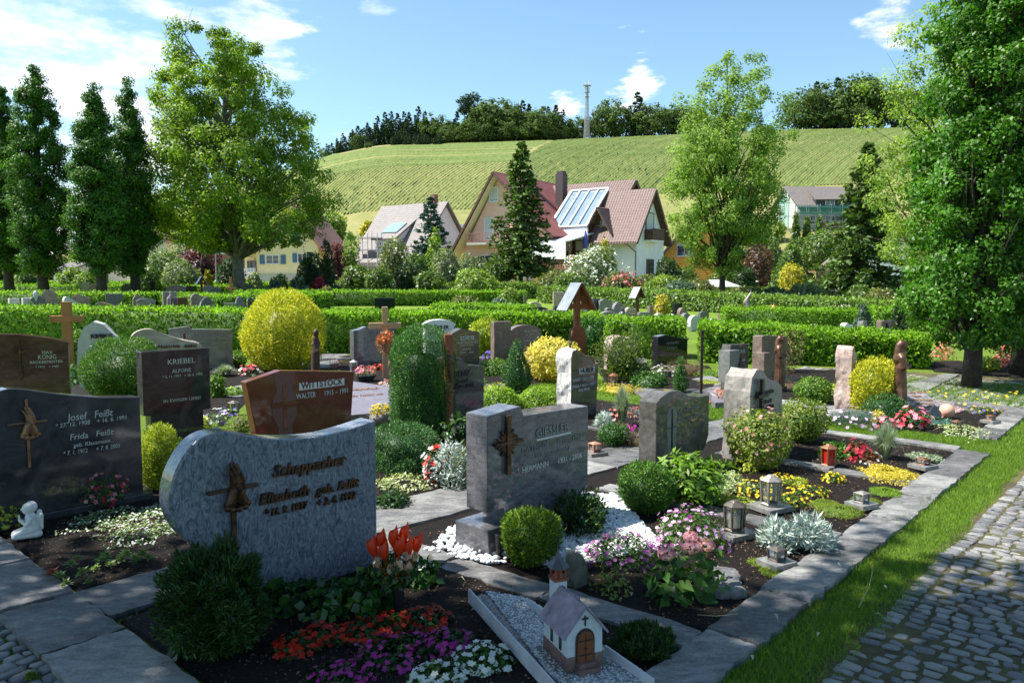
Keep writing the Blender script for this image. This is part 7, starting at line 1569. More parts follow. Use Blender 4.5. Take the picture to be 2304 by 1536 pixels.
lantern(1184, 852, 26, 'narrow lantern left of the golden-yellow shrub', M_LMET, M_CANDLE, slab=False)
lantern(1114, 900, 22, 'low bronze lamp beside the lawn before the olive grey stone', M_BRONZE, slab=False, sq=.6)
lantern(2152, 968, 20, 'small copper lantern among the dry plants at right', M_COPPER, slab=False, sq=.5)
lantern(2228, 955, 12, 'low copper lamp in the corner of the far right bed', M_COPPER, sq=.9, shape='sq')
lantern(2076, 1058, 16, 'low copper lamp in the corner of the dark bed', M_COPPER, sq=1.0, shape='sq')
lantern(1500, 852, 18, 'small dark lamp behind the white daisies', M_LMET, slab=False, sq=.6)
lantern(1338, 1028, 22, 'small reddish stone lamp right of the notched stone', plain('terracotta', (.42, .2, .13)), sq=.7, shape='sq')
# ================================================================ kneeling white angel
q = G(70, 1212); o = empty('angel_figure', (q.x, q.y, .015), R(-55), 'small white kneeling angel figurine on the soil', 'figurine')
k = .235
pr = [('c', (-.15*k, .14*k, .1*k), (.15*k, .14*k, .1*k), .11*k), ('c', (-.13*k, .18*k, .09*k), (-.13*k, -.38*k, .09*k), .1*k, .085*k), ('c', (.13*k, .18*k, .09*k), (.13*k, -.38*k, .09*k), .1*k, .085*k), ('c', (-.11*k, -.36*k, .12*k), (-.1*k, .1*k, .25*k), .10*k, .13*k), ('c', (.11*k, -.36*k, .12*k), (.1*k, .1*k, .25*k), .10*k, .13*k),
      ('c', (0, .10*k, .25*k), (0, .02*k, .55*k), .19*k, .15*k), ('e', (0, .0, .56*k), (.19*k, .12*k, .09*k)), ('c', (0, 0, .6*k), (0, -.02*k, .68*k), .06*k), ('e', (0, -.03*k, .80*k), (.155*k, .16*k, .17*k)), ('e', (0, .03*k, .84*k), (.175*k, .165*k, .16*k)),
      ('c', (-.18*k, 0, .55*k), (-.19*k, -.10*k, .38*k), .055*k, .05*k), ('c', (.18*k, 0, .55*k), (.19*k, -.10*k, .38*k), .055*k, .05*k), ('c', (-.19*k, -.10*k, .38*k), (-.02*k, -.25*k, .52*k), .048*k, .035*k), ('c', (.19*k, -.10*k, .38*k), (.02*k, -.25*k, .52*k), .048*k, .035*k),
      ('c', (-.008*k, -.25*k, .50*k), (0, -.25*k, .66*k), .035*k, .018*k), ('e', (0, -.19*k, .79*k), (.022*k, .03*k, .025*k)), ('e', (-.06*k, -.17*k, .83*k), (.022*k, .014*k, .014*k)), ('e', (.06*k, -.17*k, .83*k), (.022*k, .014*k, .014*k)), ('e', (-.16*k, 0, .80*k), (.02*k, .03*k, .04*k)), ('e', (.16*k, 0, .80*k), (.02*k, .03*k, .04*k)), ('c', (-.03*k, -.17*k, .735*k), (.03*k, -.17*k, .735*k), .01*k)]
M_WP = plain('white_ceramic', (.78, .78, .76), rough=.45, var=.06, scale=20, bmp=.1)
sculpt('body', pr, M_WP, o, .0038, smooth=1)
for s in (-1, 1): sculpt('wing', [('c', (s*.06*k, .16*k, .52*k), (s*.20*k, .24*k, .62*k), .04*k, .05*k), ('c', (s*.20*k, .24*k, .62*k), (s*.20*k, .27*k, .25*k), .07*k, .03*k), ('c', (s*.1*k, .2*k, .5*k), (s*.13*k, .26*k, .3*k), .05*k, .03*k)], M_WP, o, .004, smooth=1)
# ================================================================ model chapel
q = G(1275, 1519, .05); ch = empty('model_chapel', (q.x, q.y, .045), R(22), 'small white model chapel with brown door and steeple on white gravel', 'model chapel')
M_CW = plain('chapel_plaster', (.62, .64, .66), rough=.9, var=.08, scale=60, bmp=1., bd=.003); M_CR = plain('chapel_slate_roof', (.30, .245, .30), rough=.55, var=.25, scale=14, bmp=.5, bd=.003, c2=(.14, .12, .16)); M_CB = plain('chapel_socle', (.20, .115, .10), rough=.8, var=.25, scale=30); M_CD = plain('chapel_door', (.20, .06, .018), rough=.5, var=.2, scale=30); M_CST = plain('chapel_concrete', (.14, .15, .13), rough=.8)
cw, cl, ce, ca = .165, .225, .185, .285
mb = MB(); mb.box((cw/2, cl/2, -.005), (cw+.09, cl+.07, .05)); mb.build('base_slab', M_CST, ch, bevel=.006)
mb = MB(); mb.box((cw/2, cl/2, .05), (cw+.008, cl+.008, .06)); mb.build('socle', M_CB, ch, bevel=.002)
mb = MB(); mb.box((cw/2, -.025, .03), (.10, .055, .02)); mb.box((cw/2, -.016, .048), (.085, .035, .018)); mb.build('steps', M_CB, ch, bevel=.002)
mb = MB(); mb.prism([(0, .08), (cw, .08), (cw, ce), (cw/2, ca), (0, ce)], 0, cl); mb.build('wall', M_CW, ch)
for s in (0, 1):
    e = Vector((-.018, 0, ce-.022)) if s == 0 else Vector((cw+.018, 0, ce-.022)); r_ = Vector((cw/2, 0, ca+.003)); d = r_-e; nrm = Vector((-d.z, 0, d.x)).normalized()*(1 if s == 0 else -1); V = [e+Vector((0, -.016, 0)), e+Vector((0, cl+.012, 0)), r_+Vector((0, cl+.012, 0)), r_+Vector((0, -.016, 0))]; V += [p+nrm*.008 for p in V]
    mb = MB(); mb.poly(V, [(0, 1, 2, 3), (7, 6, 5, 4), (0, 4, 5, 1), (1, 5, 6, 2), (2, 6, 7, 3), (3, 7, 4, 0)]); mb.build('roof', M_CR, ch)
def archpts(x, z0, w, h, n=9): return [(x-w/2, z0), (x+w/2, z0), (x+w/2, z0+h-w*.55)]+[(x+w/2*math.cos(PI*i/n), z0+h-w*.55+w*.55*math.sin(PI*i/n)) for i in range(1, n)]+[(x-w/2, z0+h-w*.55)]
mb = MB(); mb.prism(archpts(cw/2, .05, .088, .145), -.006, -.001); mb.build('door_surround', plain('chapel_dark', (.035, .03, .03), bmp=.2), ch)
mb = MB(); mb.prism(archpts(cw/2, .052, .074, .134), -.010, -.0062); dr = mb.build('door', M_CD, ch)
mb = MB(); mb.box((cw/2, -.0115, .085), (.066, .003, .004)); mb.box((cw/2, -.0115, .145), (.066, .003, .004)); mb.box((cw/2, -.0112, .115), (.002, .002, .12)); mb.box((cw/2, -.0125, .112), (.018, .004, .003)); mb.build('hinges', M_IRON, dr)
mb = MB(); mb.box((cw/2, -.004, .228), (.005, .006, .044)); mb.box((cw/2, -.0042, .237), (.030, .0062, .006)); mb.build('gable_cross', M_IRON, ch)
for y in (.06, .145): mb = MB(); mb.prism([(p_[0], p_[1]) for p_ in archpts(y, .09, .022, .072)], 0, .003); mb.build('window', M_GLASS, ch, rot=(0, 0, -PI/2), loc=(-.0035, 2*y, 0))
mb = MB(); mb.box((cw/2, cl+.034, .155), (.058, .062, .31)); mb.build('tower', M_CW, ch, bevel=.002)
mb = MB()
for a in (-1, 1):
    for b2 in (-1, 1): mb.box((cw/2+a*.024, cl+.034+b2*.024, .338), (.009, .009, .056))
mb.box((cw/2, cl+.034, .315), (.066, .07, .012)); mb.box((cw/2, cl+.034, .338), (.012, .054, .05)); mb.build('belfry', plain('belfry_wood', (.26, .07, .03), rough=.6), ch)
mb = MB(); mb.lathe([(.052, .366), (.038, .383), (.017, .405), (.006, .435), (.004, .45)], 6, (cw/2, cl+.034, 0)); mb.build('spire', plain('spire_lead', (.10, .10, .12), rough=.5, metal=.3), ch, bevel=.001)
mb = MB(); mb.lathe([(.003, .445), (.007, .46), (.003, .47), (.003, .51)], 8, (cw/2, cl+.034, 0)); mb.box((cw/2, cl+.034, .498), (.024, .003, .004)); mb.build('finial', M_IRON, ch)
mb = MB(); mb.box((cw/2, .07, ca+.012), (.014, .02, .012)); mb.build('ridge_ornament', M_CR, ch)
# ================================================================ gravel and pebbles
def pebbles(poly, n, r, mat, label, seed, z=.02, flat=.6, heap=0., name='pebbles'):
    rng = np.random.default_rng(seed); P = np.array([(p.x, p.y) for p in poly])
    if sum(P[i][0]*P[(i+1) % len(P)][1]-P[(i+1) % len(P)][0]*P[i][1] for i in range(len(P))) < 0: P = P[::-1]
    Q = rng.uniform(P.min(0), P.max(0), (n*5, 2)); A = P; D = np.roll(P, -1, 0)-A; Nn = np.c_[-D[:, 1], D[:, 0]]/np.linalg.norm(D, axis=1)[:, None]
    dist = np.min([((Q-A[i])@Nn[i]) for i in range(len(P))], axis=0); Q = Q[dist > 0][:n]; dist = dist[dist > 0][:n]; n = len(Q)
    bm = bmesh.new(); bmesh.ops.create_icosphere(bm, subdivisions=2 if r > .01 else 1, radius=1); bv = np.array([v.co for v in bm.verts]); bf = np.array([[v.index for v in f.verts] for f in bm.faces]); bm.free()
    s = r*rng.uniform(.6, 1.3, (n, 1, 1)); sc = np.stack([rng.uniform(.8, 1.3, n), rng.uniform(.7, 1.1, n), rng.uniform(flat*.8, flat*1.2, n)], 1)[:, None, :]
    a = rng.random(n)*2*PI; ca, sa = np.cos(a)[:, None], np.sin(a)[:, None]; V = bv[None]*sc; tx = rng.normal(0, .4, (n, 1)); V = np.stack([V[..., 0], V[..., 1]*np.cos(tx)-V[..., 2]*np.sin(tx), V[..., 1]*np.sin(tx)+V[..., 2]*np.cos(tx)], -1)
    V = np.stack([V[..., 0]*ca-V[..., 1]*sa, V[..., 0]*sa+V[..., 1]*ca, V[..., 2]], -1)*s; V[..., :2] += Q[:, None, :]
    V[..., 2] += (z+rng.random(n)*r*.9+heap*np.clip(dist/.15, 0, 1))[:, None]
    F_ = (bf[None]+(np.arange(n)*len(bv))[:, None, None]).reshape(-1, 3)
    return tag(add(name, npmesh(name, V.reshape(-1, 3), F_, mat, smooth=True, rnd=np.repeat(rng.random(n), len(bf)))), label, 'pebbles', kind='stuff')
M_PEB = leafmat('white_pebble', (.55, .57, .60), (.82, .83, .85), trans=0, rough=.5, spec=.4); M_GRV = leafmat('grey_white_gravel', (.16, .17, .19), (.85, .86, .88), trans=0, rough=.55, spec=.4); M_PGR = leafmat('pink_gravel', (.22, .12, .12), (.5, .34, .33), trans=0, rough=.7, spec=.3)
pebbles([G(960, 1246), G(1110, 1278), G(1170, 1262), G(1215, 1140), G(1020, 1190)], 700, .017, M_PEB, 'white pebbles at the foot of the notched stone, left part', 1)
pebbles([G(1215, 1275), G(1330, 1275), G(1490, 1235), G(1415, 1150), G(1385, 1120), G(1300, 1118), G(1200, 1190)], 2300, .017, M_PEB, 'white pebbles at the foot of the notched stone, right part', 2, heap=.015)
pebbles([G(1062, 1348), G(1185, 1370), G(1440, 1536), G(1470, 1620), G(1290, 1620), G(1228, 1536)], 14000, .006, M_GRV, 'grey-white gravel strip under the model chapel', 3, z=.058)
patch('gravel_bed', [G(1062, 1348), G(1185, 1370), G(1470, 1620), G(1290, 1620)], plain('gravel_base', (.25, .26, .28), scale=60, var=.5), z=.052, amp=.002)
pebbles([G(2035, 935), G(2110, 950), G(2175, 925), G(2100, 905), G(2045, 905)], 1500, .014, M_PGR, 'pinkish gravel around the slate boulder slab', 4)
def board(u0, v0, u1, v1, label):
    a, b_ = G(u0, v0, .07), G(u1, v1, .07); mb = MB(); d = b_-a; mb.box((0, 0, 0), (d.length, .009, .07)); tag(mb.build('edging_board', plain('edging_white', (.55, .55, .6), rough=.6, bmp=.1), loc=(a+b_)/2, rot=(0, 0, math.atan2(d.y, d.x))), label, 'edging')
board(1055, 1338, 1262, 1570, 'white edging board left of the gravel strip'); board(1190, 1362, 1232, 1392, 'short white edging board behind the model chapel'); board(1362, 1468, 1470, 1545, 'white edging board right of the model chapel')
# stepping slab and upright stone
slabs('stepping_stone', [[G(1600, 1352), G(1680, 1350), G(1655, 1300), G(1602, 1290)]], z=.05, jit=.006); S.objects['stepping_stone']['kind'] = 'structure'
q = G(1290, 1330); o = stone(0, 0, 0, 0, 40, 'tooth', plain('mossy_stone', (.13, .13, .10), scale=12, var=.4, bmp=1), 'small upright mossy field stone behind the model steeple', p=q, w=.11, h=.20, t=.08, rough=.6, name='field_stone', cat='stone')
# black grave vase, vase with callas and roses
q = G(1122, 1262); o = empty('grave_vase', (q.x, q.y, 0), 0, 'narrow black vase stuck in the soil beside the round bush', 'vase'); mb = MB(); mb.lathe([(.008, 0), (.018, .08), (.024, .16), (.028, .165), (.026, .168)], 16); mb.build('body', M_IRON, o, smooth=True)
q = G(897, 1385); vs = empty('flower_vase', (q.x, q.y, 0), 0, 'black vase with orange-red calla flowers and pale roses', 'vase')
mb = MB(); mb.lathe([(.018, 0), (.026, .02), (.03, .15), (.036, .165), (.034, .168), (.026, .15)], 20); mb.build('vase', M_IRON, vs, smooth=True)
M_CALLA = leafmat('calla_orange', (.70, .055, .012), (.85, .14, .03), trans=.35, rough=.35, spec=.4); M_ROSE = leafmat('rose_peach', (.62, .38, .28), (.8, .56, .42), trans=.3, rough=.5, spec=.3); M_STEM = plain('flower_stem', (.03, .09, .015), bmp=0)
for i, (dx, dy, hh, tilt) in enumerate([(-.115, .0, .38, -.5), (-.08, .02, .41, -.25), (-.065, -.02, .37, -.1), (-.02, .0, .43, -.05), (.025, .02, .44, .15), (.01, -.03, .40, .1), (.09, .0, .40, .3), (.05, -.01, .38, .05)]):
    mb = MB(); n = 14; P = []; lv = 9
    for j in range(lv):
        t_ = j/(lv-1); r = .005+.025*math.sin(min(1, t_*1.25)*PI*.55)*(1-.45*t_**3); z = t_*.085
        for k in range(n): a = 2*PI*k/n; up = .035*max(0, math.cos(a))*t_**2; P.append((r*math.cos(a)+tilt*z*.5, r*math.sin(a), z+up))
    mb.poly([(p_[0]+dx, p_[1]+dy, p_[2]+hh-.08) for p_ in P], [(j*n+k, j*n+(k+1) % n, (j+1)*n+(k+1) % n, (j+1)*n+k) for j in range(lv-1) for k in range(n)])
    mb.tube([(dx*.25, dy*.25, .16), (dx, dy, hh-.08)], .004, 6)
    o = mb.build('calla_flower', M_CALLA, vs, smooth=True)
for i, (dx, dy, z) in enumerate([(-.10, -.02, .28), (-.03, -.055, .26), (.012, -.06, .28), (.06, -.055, .27), (.085, -.01, .31), (.045, -.03, .32)]):
    rng = rg(); A = []
    for ring, (r, up) in enumerate(((.006, 1.), (.013, .8), (.02, .55), (.024, .25))):
        m_ = 4+ring*2; a = np.arange(m_)*2*PI/m_+ring; N = np.c_[np.cos(a), np.sin(a), np.full(m_, .2)]; P = np.c_[np.cos(a)*r*.6, np.sin(a)*r*.6, np.full(m_, -.006*ring)]; A.append(leaf_arrays(P, N, 0.032, 1.0, rng, T=np.c_[np.cos(a)*(1-up)*.6, np.sin(a)*(1-up)*.6, np.full(m_, 1.)], fold=-.2, jit=.1))
    V, fl, rr = join(A); add('rose', npmesh('rose', V, fl, M_ROSE, rnd=rr), vs, (dx, dy, z))
rng = rg(); P, N, _ = cloud('ball', .18, .12, .11, 420, rng, .3, 3, .8, z0=.15); A = leaf_arrays(P, N, .035, .45, rng); add('foliage', npmesh('foliage', A[0], A[1], leafmat('bouquet_leaves', (.015, .05, .012), (.06, .14, .03)), rnd=A[2]), vs)
P = P[:60]+np.array([.02, -.01, .05]); A = blossom_arrays(P, N[:60], .008, rng); add('filler_blossom', npmesh('filler_blossom', A[0], A[1], leafmat('white_petals', (.65, .66, .68), (.85, .85, .85), trans=.25), rnd=A[2]), vs)
# ================================================================ shade trees beside and behind the viewer (outside the picture)
PROF['yewcol'] = lambda t: np.interp(t, [0, .08, .3, .7, .88, .96, 1], [.75, .92, 1., .97, .82, .5, .1])
PROF['spread'] = lambda t: np.interp(t, [0, .12, .4, .75, 1], [.55, .95, 1., .75, .1])
tree('maple_tree', (-7.4, 1.5, 0), 10.5, .22, 5.2, 'spread', 4.9, L_OAK, M_BARKD, 'broad tree left of the viewpoint shading the foreground plots', 'tree', ncl=300, clr=.75, nl=90, L=.20, nlimb=40, lump=.25, seed=41, up=.5, depth=.8, ry=3.5, group='trees shading the foreground')
tree('maple_tree', (-3.4, .1, 0), 10.5, .22, 5.2, 'spread', 5.6, L_OAK, M_BARKD, 'broad tree behind the viewpoint shading the cobbled path', 'tree', ncl=380, clr=.8, nl=95, L=.22, nlimb=40, lump=.2, seed=42, up=.5, depth=.8, ry=3.7, lean=(8., 3.6), group='trees shading the foreground')
# ================================================================ plants on the plots
def sz(u, v, w, h, prof='dome'):
    "pixel (u, v) is the front foot of the plant; its centre stands a radius farther back"
    q = G(u, v); r = w/2*q.y/F; f = .85 if prof in ('dome', 'pillow') else .4
    d = r*f; q = Vector((q.x*(q.y+d)/q.y, q.y+d, 0)); s = F/q.y; dep = F*H*(1/(q.y-d)-1/(q.y+d*.9))
    return (q.x, q.y, .012), w/2/s, max((h-dep*(.75 if f > .5 else .3))/s, .3*w/2/s if f > .5 else .6*h/s)
C_ = lambda n, d, l, **k: leafmat(n, d, l, **{**dict(trans=.3, clump=6, rough=.5, spec=.35), **k})
P_DK = C_('thuja_dark', (.012, .035, .008), (.055, .12, .02), trans=.15); P_TH = C_('thuja_green', (.02, .065, .008), (.13, .28, .03), trans=.2); P_BOX = C_('box_leaves', (.035, .09, .01), (.20, .36, .04)); P_LIME = C_('lime_leaves', (.07, .15, .01), (.32, .48, .06), trans=.4)
P_YEW = C_('yew_needles', (.014, .055, .012), (.10, .26, .045), trans=.2); P_GOLD = C_('golden_needles', (.22, .25, .01), (.72, .68, .05), trans=.28); P_GTH = C_('golden_thuja', (.14, .20, .01), (.50, .56, .05), trans=.25); P_JUN = C_('juniper_green', (.02, .07, .02), (.11, .25, .07), trans=.12)
P_BLU = C_('bluegreen_needles', (.03, .08, .06), (.15, .27, .2), trans=.15); P_SIL = C_('silver_leaves', (.30, .38, .36), (.62, .70, .68), trans=.1, rough=.8); P_LEAF = C_('bed_leaves', (.02, .07, .012), (.10, .22, .035)); P_DL = C_('dark_bed_leaves', (.010, .035, .010), (.045, .12, .025)); P_IVY = C_('ivy_leaves', (.012, .045, .010), (.06, .16, .025), rough=.35, spec=.5)
P_VAR = C_('variegated_leaves', (.22, .30, .12), (.66, .72, .45)); P_YG = C_('yellowgreen_leaves', (.18, .24, .02), (.52, .56, .09)); P_SED = C_('sedum_yellow', (.35, .28, .02), (.78, .66, .12)); P_MOSS = C_('moss_green', (.09, .15, .015), (.28, .36, .06)); P_OLI = C_('olive_leaves', (.08, .11, .02), (.30, .34, .08)); P_BRN = C_('heather_twigs', (.09, .06, .03), (.28, .22, .12), trans=.1)
P_AZA = C_('azalea_leaves', (.04, .10, .01), (.30, .36, .06)); P_GRS = C_('blue_grass', (.16, .22, .14), (.42, .50, .38), trans=.2); P_YR = C_('yellow_leucothoe', (.40, .34, .04), (.82, .70, .20), trans=.35)
F_RED = C_('petals_scarlet', (.30, .005, .004), (.62, .028, .010), trans=.25); F_CRI = C_('petals_crimson', (.35, .01, .03), (.72, .05, .10), trans=.25); F_MAG = C_('petals_magenta', (.30, .01, .20), (.62, .06, .42), trans=.3); F_WHI = C_('petals_white', (.62, .64, .66), (.86, .86, .86), trans=.25); F_PIN = C_('petals_pink', (.62, .16, .26), (.85, .42, .50), trans=.3); F_PUR = C_('petals_purple', (.22, .02, .20), (.55, .30, .58), trans=.3); F_PURD = C_('petals_deep_purple', (.14, .01, .13), (.36, .08, .36), trans=.3); F_YEL = C_('petals_yellow', (.70, .45, .01), (.86, .68, .03), trans=.25); F_VIO = C_('petals_violet', (.12, .06, .45), (.3, .2, .7), trans=.25); F_HYD = C_('petals_hydrangea', (.55, .22, .32), (.78, .48, .52), trans=.3); F_COR = C_('petals_coral', (.75, .14, .10), (.88, .35, .28), trans=.3); F_LIL = C_('petals_lilac', (.50, .30, .55), (.78, .6, .8), trans=.3)
GP = 'shrubs planted on the graves'
def B(u, v, w, h, mat, label, **k):
    loc, r, hh = sz(u, v, w, h, k.get('prof', 'ball')); k.setdefault('n', 2500); k.setdefault('L', .03)
    return bush(k.pop('name', 'shrub'), loc, r, hh, mat, label, k.pop('cat', 'shrub'), GP, **k)
# foreground, in tree shade
B(492, 1478, 205, 245, P_DK, 'dark feathery thuja shrub in the left foreground', n=26000, L=.036, asp=.2, style='spray', prof='egg', lump=.34, freq=4.2, depth=.5)  # leaf colour is picked dark to carry the tree shade over it
for a in [(640, 1392, 110, 85, 'ivy mat between the dark thuja and the blue-grey stone'), (735, 1402, 150, 105, 'ivy mat at the foot of the blue-grey stone'), (828, 1392, 90, 120, 'ivy shoots climbing at the right end of the blue-grey stone'), (945, 1330, 70, 70, 'ivy beside the vase of callas'), (425, 1475, 70, 60, 'ivy at the left foot of the dark thuja'), (880, 1330, 60, 80, 'ivy leaves behind the flower vase')]:
    B(*a[:4], P_IVY, a[4], n=420, L=.05, asp=.9, prof='dome', lump=.4, depth=.7, core=False, name='ivy', cat='ivy')
B(1192, 1280, 136, 132, C_('thuja_yellowgreen', (.035, .09, .01), (.22, .34, .03)), 'round yellow-green bush in front of the notched stone', n=7000, L=.028, asp=.35, style='spray', lump=.16, depth=.35)
B(1308, 1215, 95, 105, P_DK, 'small dark loose cypress on the white pebbles', n=2600, L=.032, asp=.4, style='spray', lump=.45, freq=3.5, depth=.6, core=False)
B(1455, 1160, 124, 118, P_TH, 'round dark green bush right of the white pebbles', n=7000, L=.026, asp=.3, style='spray', lump=.12, depth=.3)
B(1555, 1140, 140, 115, P_BOX, 'leafy rhododendron before the arched window stone', n=900, L=.075, asp=.36, lump=.3, depth=.6)
B(1620, 1118, 120, 55, P_VAR, 'pale variegated trailing plant beside the rhododendron', n=900, L=.03, asp=.5, prof='dome', lump=.4, core=False)
B(1445, 1485, 140, 85, P_DK, 'low dark needled bush right of the model chapel', n=3500, L=.028, asp=.25, style='spray', prof='dome', lump=.3)
B(1375, 1345, 70, 60, P_OLI, 'small loose leafy weed behind the chapel', n=150, L=.03, lump=.5, core=False, prof='dome')
B(70, 1530, 10, 10, P_MOSS, 'tuft of moss between the slabs at lower left', n=200, L=.02, prof='dome')
def FL(u, v, w, h, lm_, fm, label, **k):
    loc, r, hh = sz(u, v, w, h, k.get('prof', 'dome')); return flowers(k.pop('name', 'flowering_plant'), loc, r, hh, lm_, fm, label, 'flowers', 'flowering plants on the graves', **k)
for u, v, w, h, lb in [(668, 1490, 100, 62, 'scarlet busy lizzies at the left end of the row'), (722, 1468, 84, 60, 'scarlet busy lizzies, second clump from the left'), (800, 1462, 110, 62, 'scarlet busy lizzies in the middle of the row'), (868, 1440, 100, 56, 'scarlet busy lizzies, second clump from the right'), (950, 1425, 110, 58, 'scarlet busy lizzies at the right end of the row')]:
    FL(u, v, w, h, P_DL, F_RED, lb, nl=520, nf=70, L=.03, fs=.017, asp=.6, lump=.4)
for u, v, w, h, lb in [(760, 1560, 120, 60, 'magenta flowers at the bottom left of the flower row'), (880, 1520, 180, 75, 'wide magenta clump below the scarlet row'), (1012, 1480, 112, 66, 'magenta clump below the right scarlet flowers')]:
    FL(u, v, w, h, P_DL, F_MAG, lb, nl=700, nf=120, L=.026, fs=.0135, lump=.35)
for u, v, w, h, lb in [(1090, 1525, 130, 72, 'white busy lizzies left of the gravel edging'), (990, 1562, 130, 50, 'white busy lizzies at the bottom edge')]:
    FL(u, v, w, h, P_LEAF, F_WHI, lb, nl=520, nf=80, L=.03, fs=.017)
FL(1395, 1290, 170, 100, P_LEAF, F_PUR, 'purple petunias with pale rims, lower clump', nl=1300, nf=150, L=.022, fs=.016, fmat2=F_PURD, petals=6)
FL(1552, 1250, 175, 115, P_LEAF, F_PUR, 'purple petunias with pale rims, upper clump', nl=1400, nf=190, L=.022, fs=.016, fmat2=F_LIL, petals=6)
hy = empty('hydrangea', sz(1540, 1340, 10, 10)[0], 0, 'hydrangea with broad leaves and three pink flower heads', 'hydrangea', 'flowering plants on the graves')
rng = rg(); P, N, _ = cloud('dome', .27, .19, .17, 170, rng, .3, 2.5, .6); A = leaf_arrays(P, N+np.array([0, 0, .6]), .085, .62, rng, T=N); add('foliage', npmesh('foliage', A[0], A[1], P_LEAF, rnd=A[2]), hy)
for dx, dy, z, r in [(-.12, -.10, .25, .045), (-.0, -.10, .29, .055), (.09, -.05, .28, .05), (.02, -.04, .32, .04)]:
    P, N, _ = cloud('ball', r*1.3, r, r, 120, rng, .1, 3, .1); A = blossom_arrays(P+np.array([0, 0, -r*.6]), N, .011, rng, 4, .1); add('flower_head', npmesh('flower_head', A[0], A[1], F_HYD, rnd=A[2]), hy, (dx, dy, z))
def dusty(u, v, w, h, label):
    loc, r, hh = sz(u, v, w, h); o = bush('silver_ragwort', loc, r, hh, P_SIL, label, 'shrub', GP, n=900, L=.055, asp=.22, prof='dome', lump=.35, depth=.6, core=False, style='spray'); return o
dusty(1750, 1248, 80, 80, 'silver-leaved ragwort beside the kerb, left tuft'); dusty(1818, 1245, 80, 85, 'silver-leaved ragwort beside the kerb, right tuft')
dusty(1018, 1105, 80, 110, 'silver-leaved ragwort left of the notched stone'); dusty(1358, 968, 34, 34, 'small silver tuft right of the notched stone')
# left beds
for u, v, w, h, lb in [(235, 1200, 140, 30, 'white edged low plants in front of the angel, left patch'), (325, 1226, 140, 22, 'white edged low plants in front of the angel, lower patch'), (352, 1170, 80, 22, 'white edged low plants near the golden thuja')]:
    FL(u, v, w, h, C_('pale_green_leaves', (.10, .2, .06), (.45, .55, .3)), F_WHI, lb, nl=700, nf=150, L=.02, fs=.0085, lump=.6)
FL(232, 1148, 95, 85, P_LEAF, F_CRI, 'upright fuchsia with red flowers before the dark stone', nl=700, nf=90, L=.03, fs=.017, fmat2=F_PIN, prof='egg')
B(15, 1195, 80, 75, P_YG, 'yellow-green leafy shrub at the left edge beside the angel', n=380, L=.045, prof='dome', lump=.3)
B(366, 1108, 88, 155, P_GTH, 'small golden-green upright thuja between the two big stones', n=7000, L=.03, asp=.3, style='spray', prof='egg', lump=.16, freq=3.5)
P_SEM = C_('houseleek_green', (.09, .16, .04), (.30, .40, .14)); P_SEMR = C_('houseleek_red', (.16, .05, .04), (.36, .16, .12))
rr_ = random.Random(3)
for i, (u, v) in enumerate([(110, 1300), (135, 1318), (160, 1290), (150, 1335), (185, 1310), (200, 1330), (175, 1275), (230, 1282), (215, 1300), (250, 1290), (285, 1268), (320, 1265), (305, 1280), (335, 1275), (270, 1280), (130, 1290), (240, 1270), (120, 1312)]):
    q = G(u, v); rng = rg(); A = []
    for ring in range(4):
        m_ = 9-ring; a = np.arange(m_)*2*PI/m_+ring*.4; up = .15+ring*.45; T = np.c_[np.cos(a), np.sin(a), np.full(m_, up)]; A.append(leaf_arrays(np.zeros((m_, 3))+np.array([0, 0, .004*ring]), np.c_[-np.cos(a)*up, -np.sin(a)*up, np.ones(m_)], .040-.007*ring, .42, rng, T=T, jit=.05, fold=.1))
    V, fl, r2 = join(A); k = rr_.uniform(.8, 1.5); V = V*k
    tag(add('houseleek', npmesh('houseleek', V, fl, P_SEMR if i in (0, 15, 17) else P_SEM, rnd=r2), None, (q.x, q.y, .05)), 'reddish houseleek rosette in the corner of the left bed' if i in (0, 15, 17) else 'green houseleek rosette in the corner of the left bed', 'succulent', 'red houseleek rosettes' if i in (0, 15, 17) else 'green houseleek rosettes')
# middle
B(905, 1068, 185, 125, P_JUN, 'low wide juniper mound right of the blue-grey stone', n=13000, L=.028, asp=.25, style='spray', prof='dome', lump=.18, depth=.3)
B(951, 990, 142, 262, P_YEW, 'tall dark green clipped yew column in the middle', n=42000, L=.024, asp=.3, style='spray', prof='yewcol', lump=.07, freq=6, depth=.2)
B(288, 912, 178, 150, P_TH, 'big round green thuja ball above the dark polished stone', n=18000, L=.045, asp=.22, style='spray', lump=.10, depth=.3)
B(641, 838, 178, 186, P_GOLD, 'large bright golden egg-shaped conifer', n=24000, L=.045, asp=.36, style='spray', prof='egg', lump=.06, freq=10, depth=.2)
B(180, 832, 52, 90, P_BOX, 'round green shrub behind the brown wooden cross', n=2200, L=.05, prof='egg'); B(165, 868, 130, 46, P_IVY, 'broad leafy dark plants behind the dark polished stone', n=700, L=.08, asp=.6, prof='dome', lump=.4)
B(535, 828, 42, 38, P_BOX, 'small clipped green ball left of the golden conifer', n=900, L=.04); B(505, 852, 66, 34, P_GRS, 'bluish grass tuft left of the golden conifer', n=600, L=.02, asp=.25, style='arch')
FL(562, 850, 50, 28, P_DL, F_CRI, 'red and white begonias at the golden conifer', nl=200, nf=60, L=.05, fs=.035, fmat2=F_WHI)
B(490, 900, 34, 56, P_BOX, 'small green bush right of the dark square stone', n=600, L=.05); B(525, 895, 40, 22, P_LIME, 'light leafy clump left of the red-brown stone', n=250, L=.05, prof='dome')
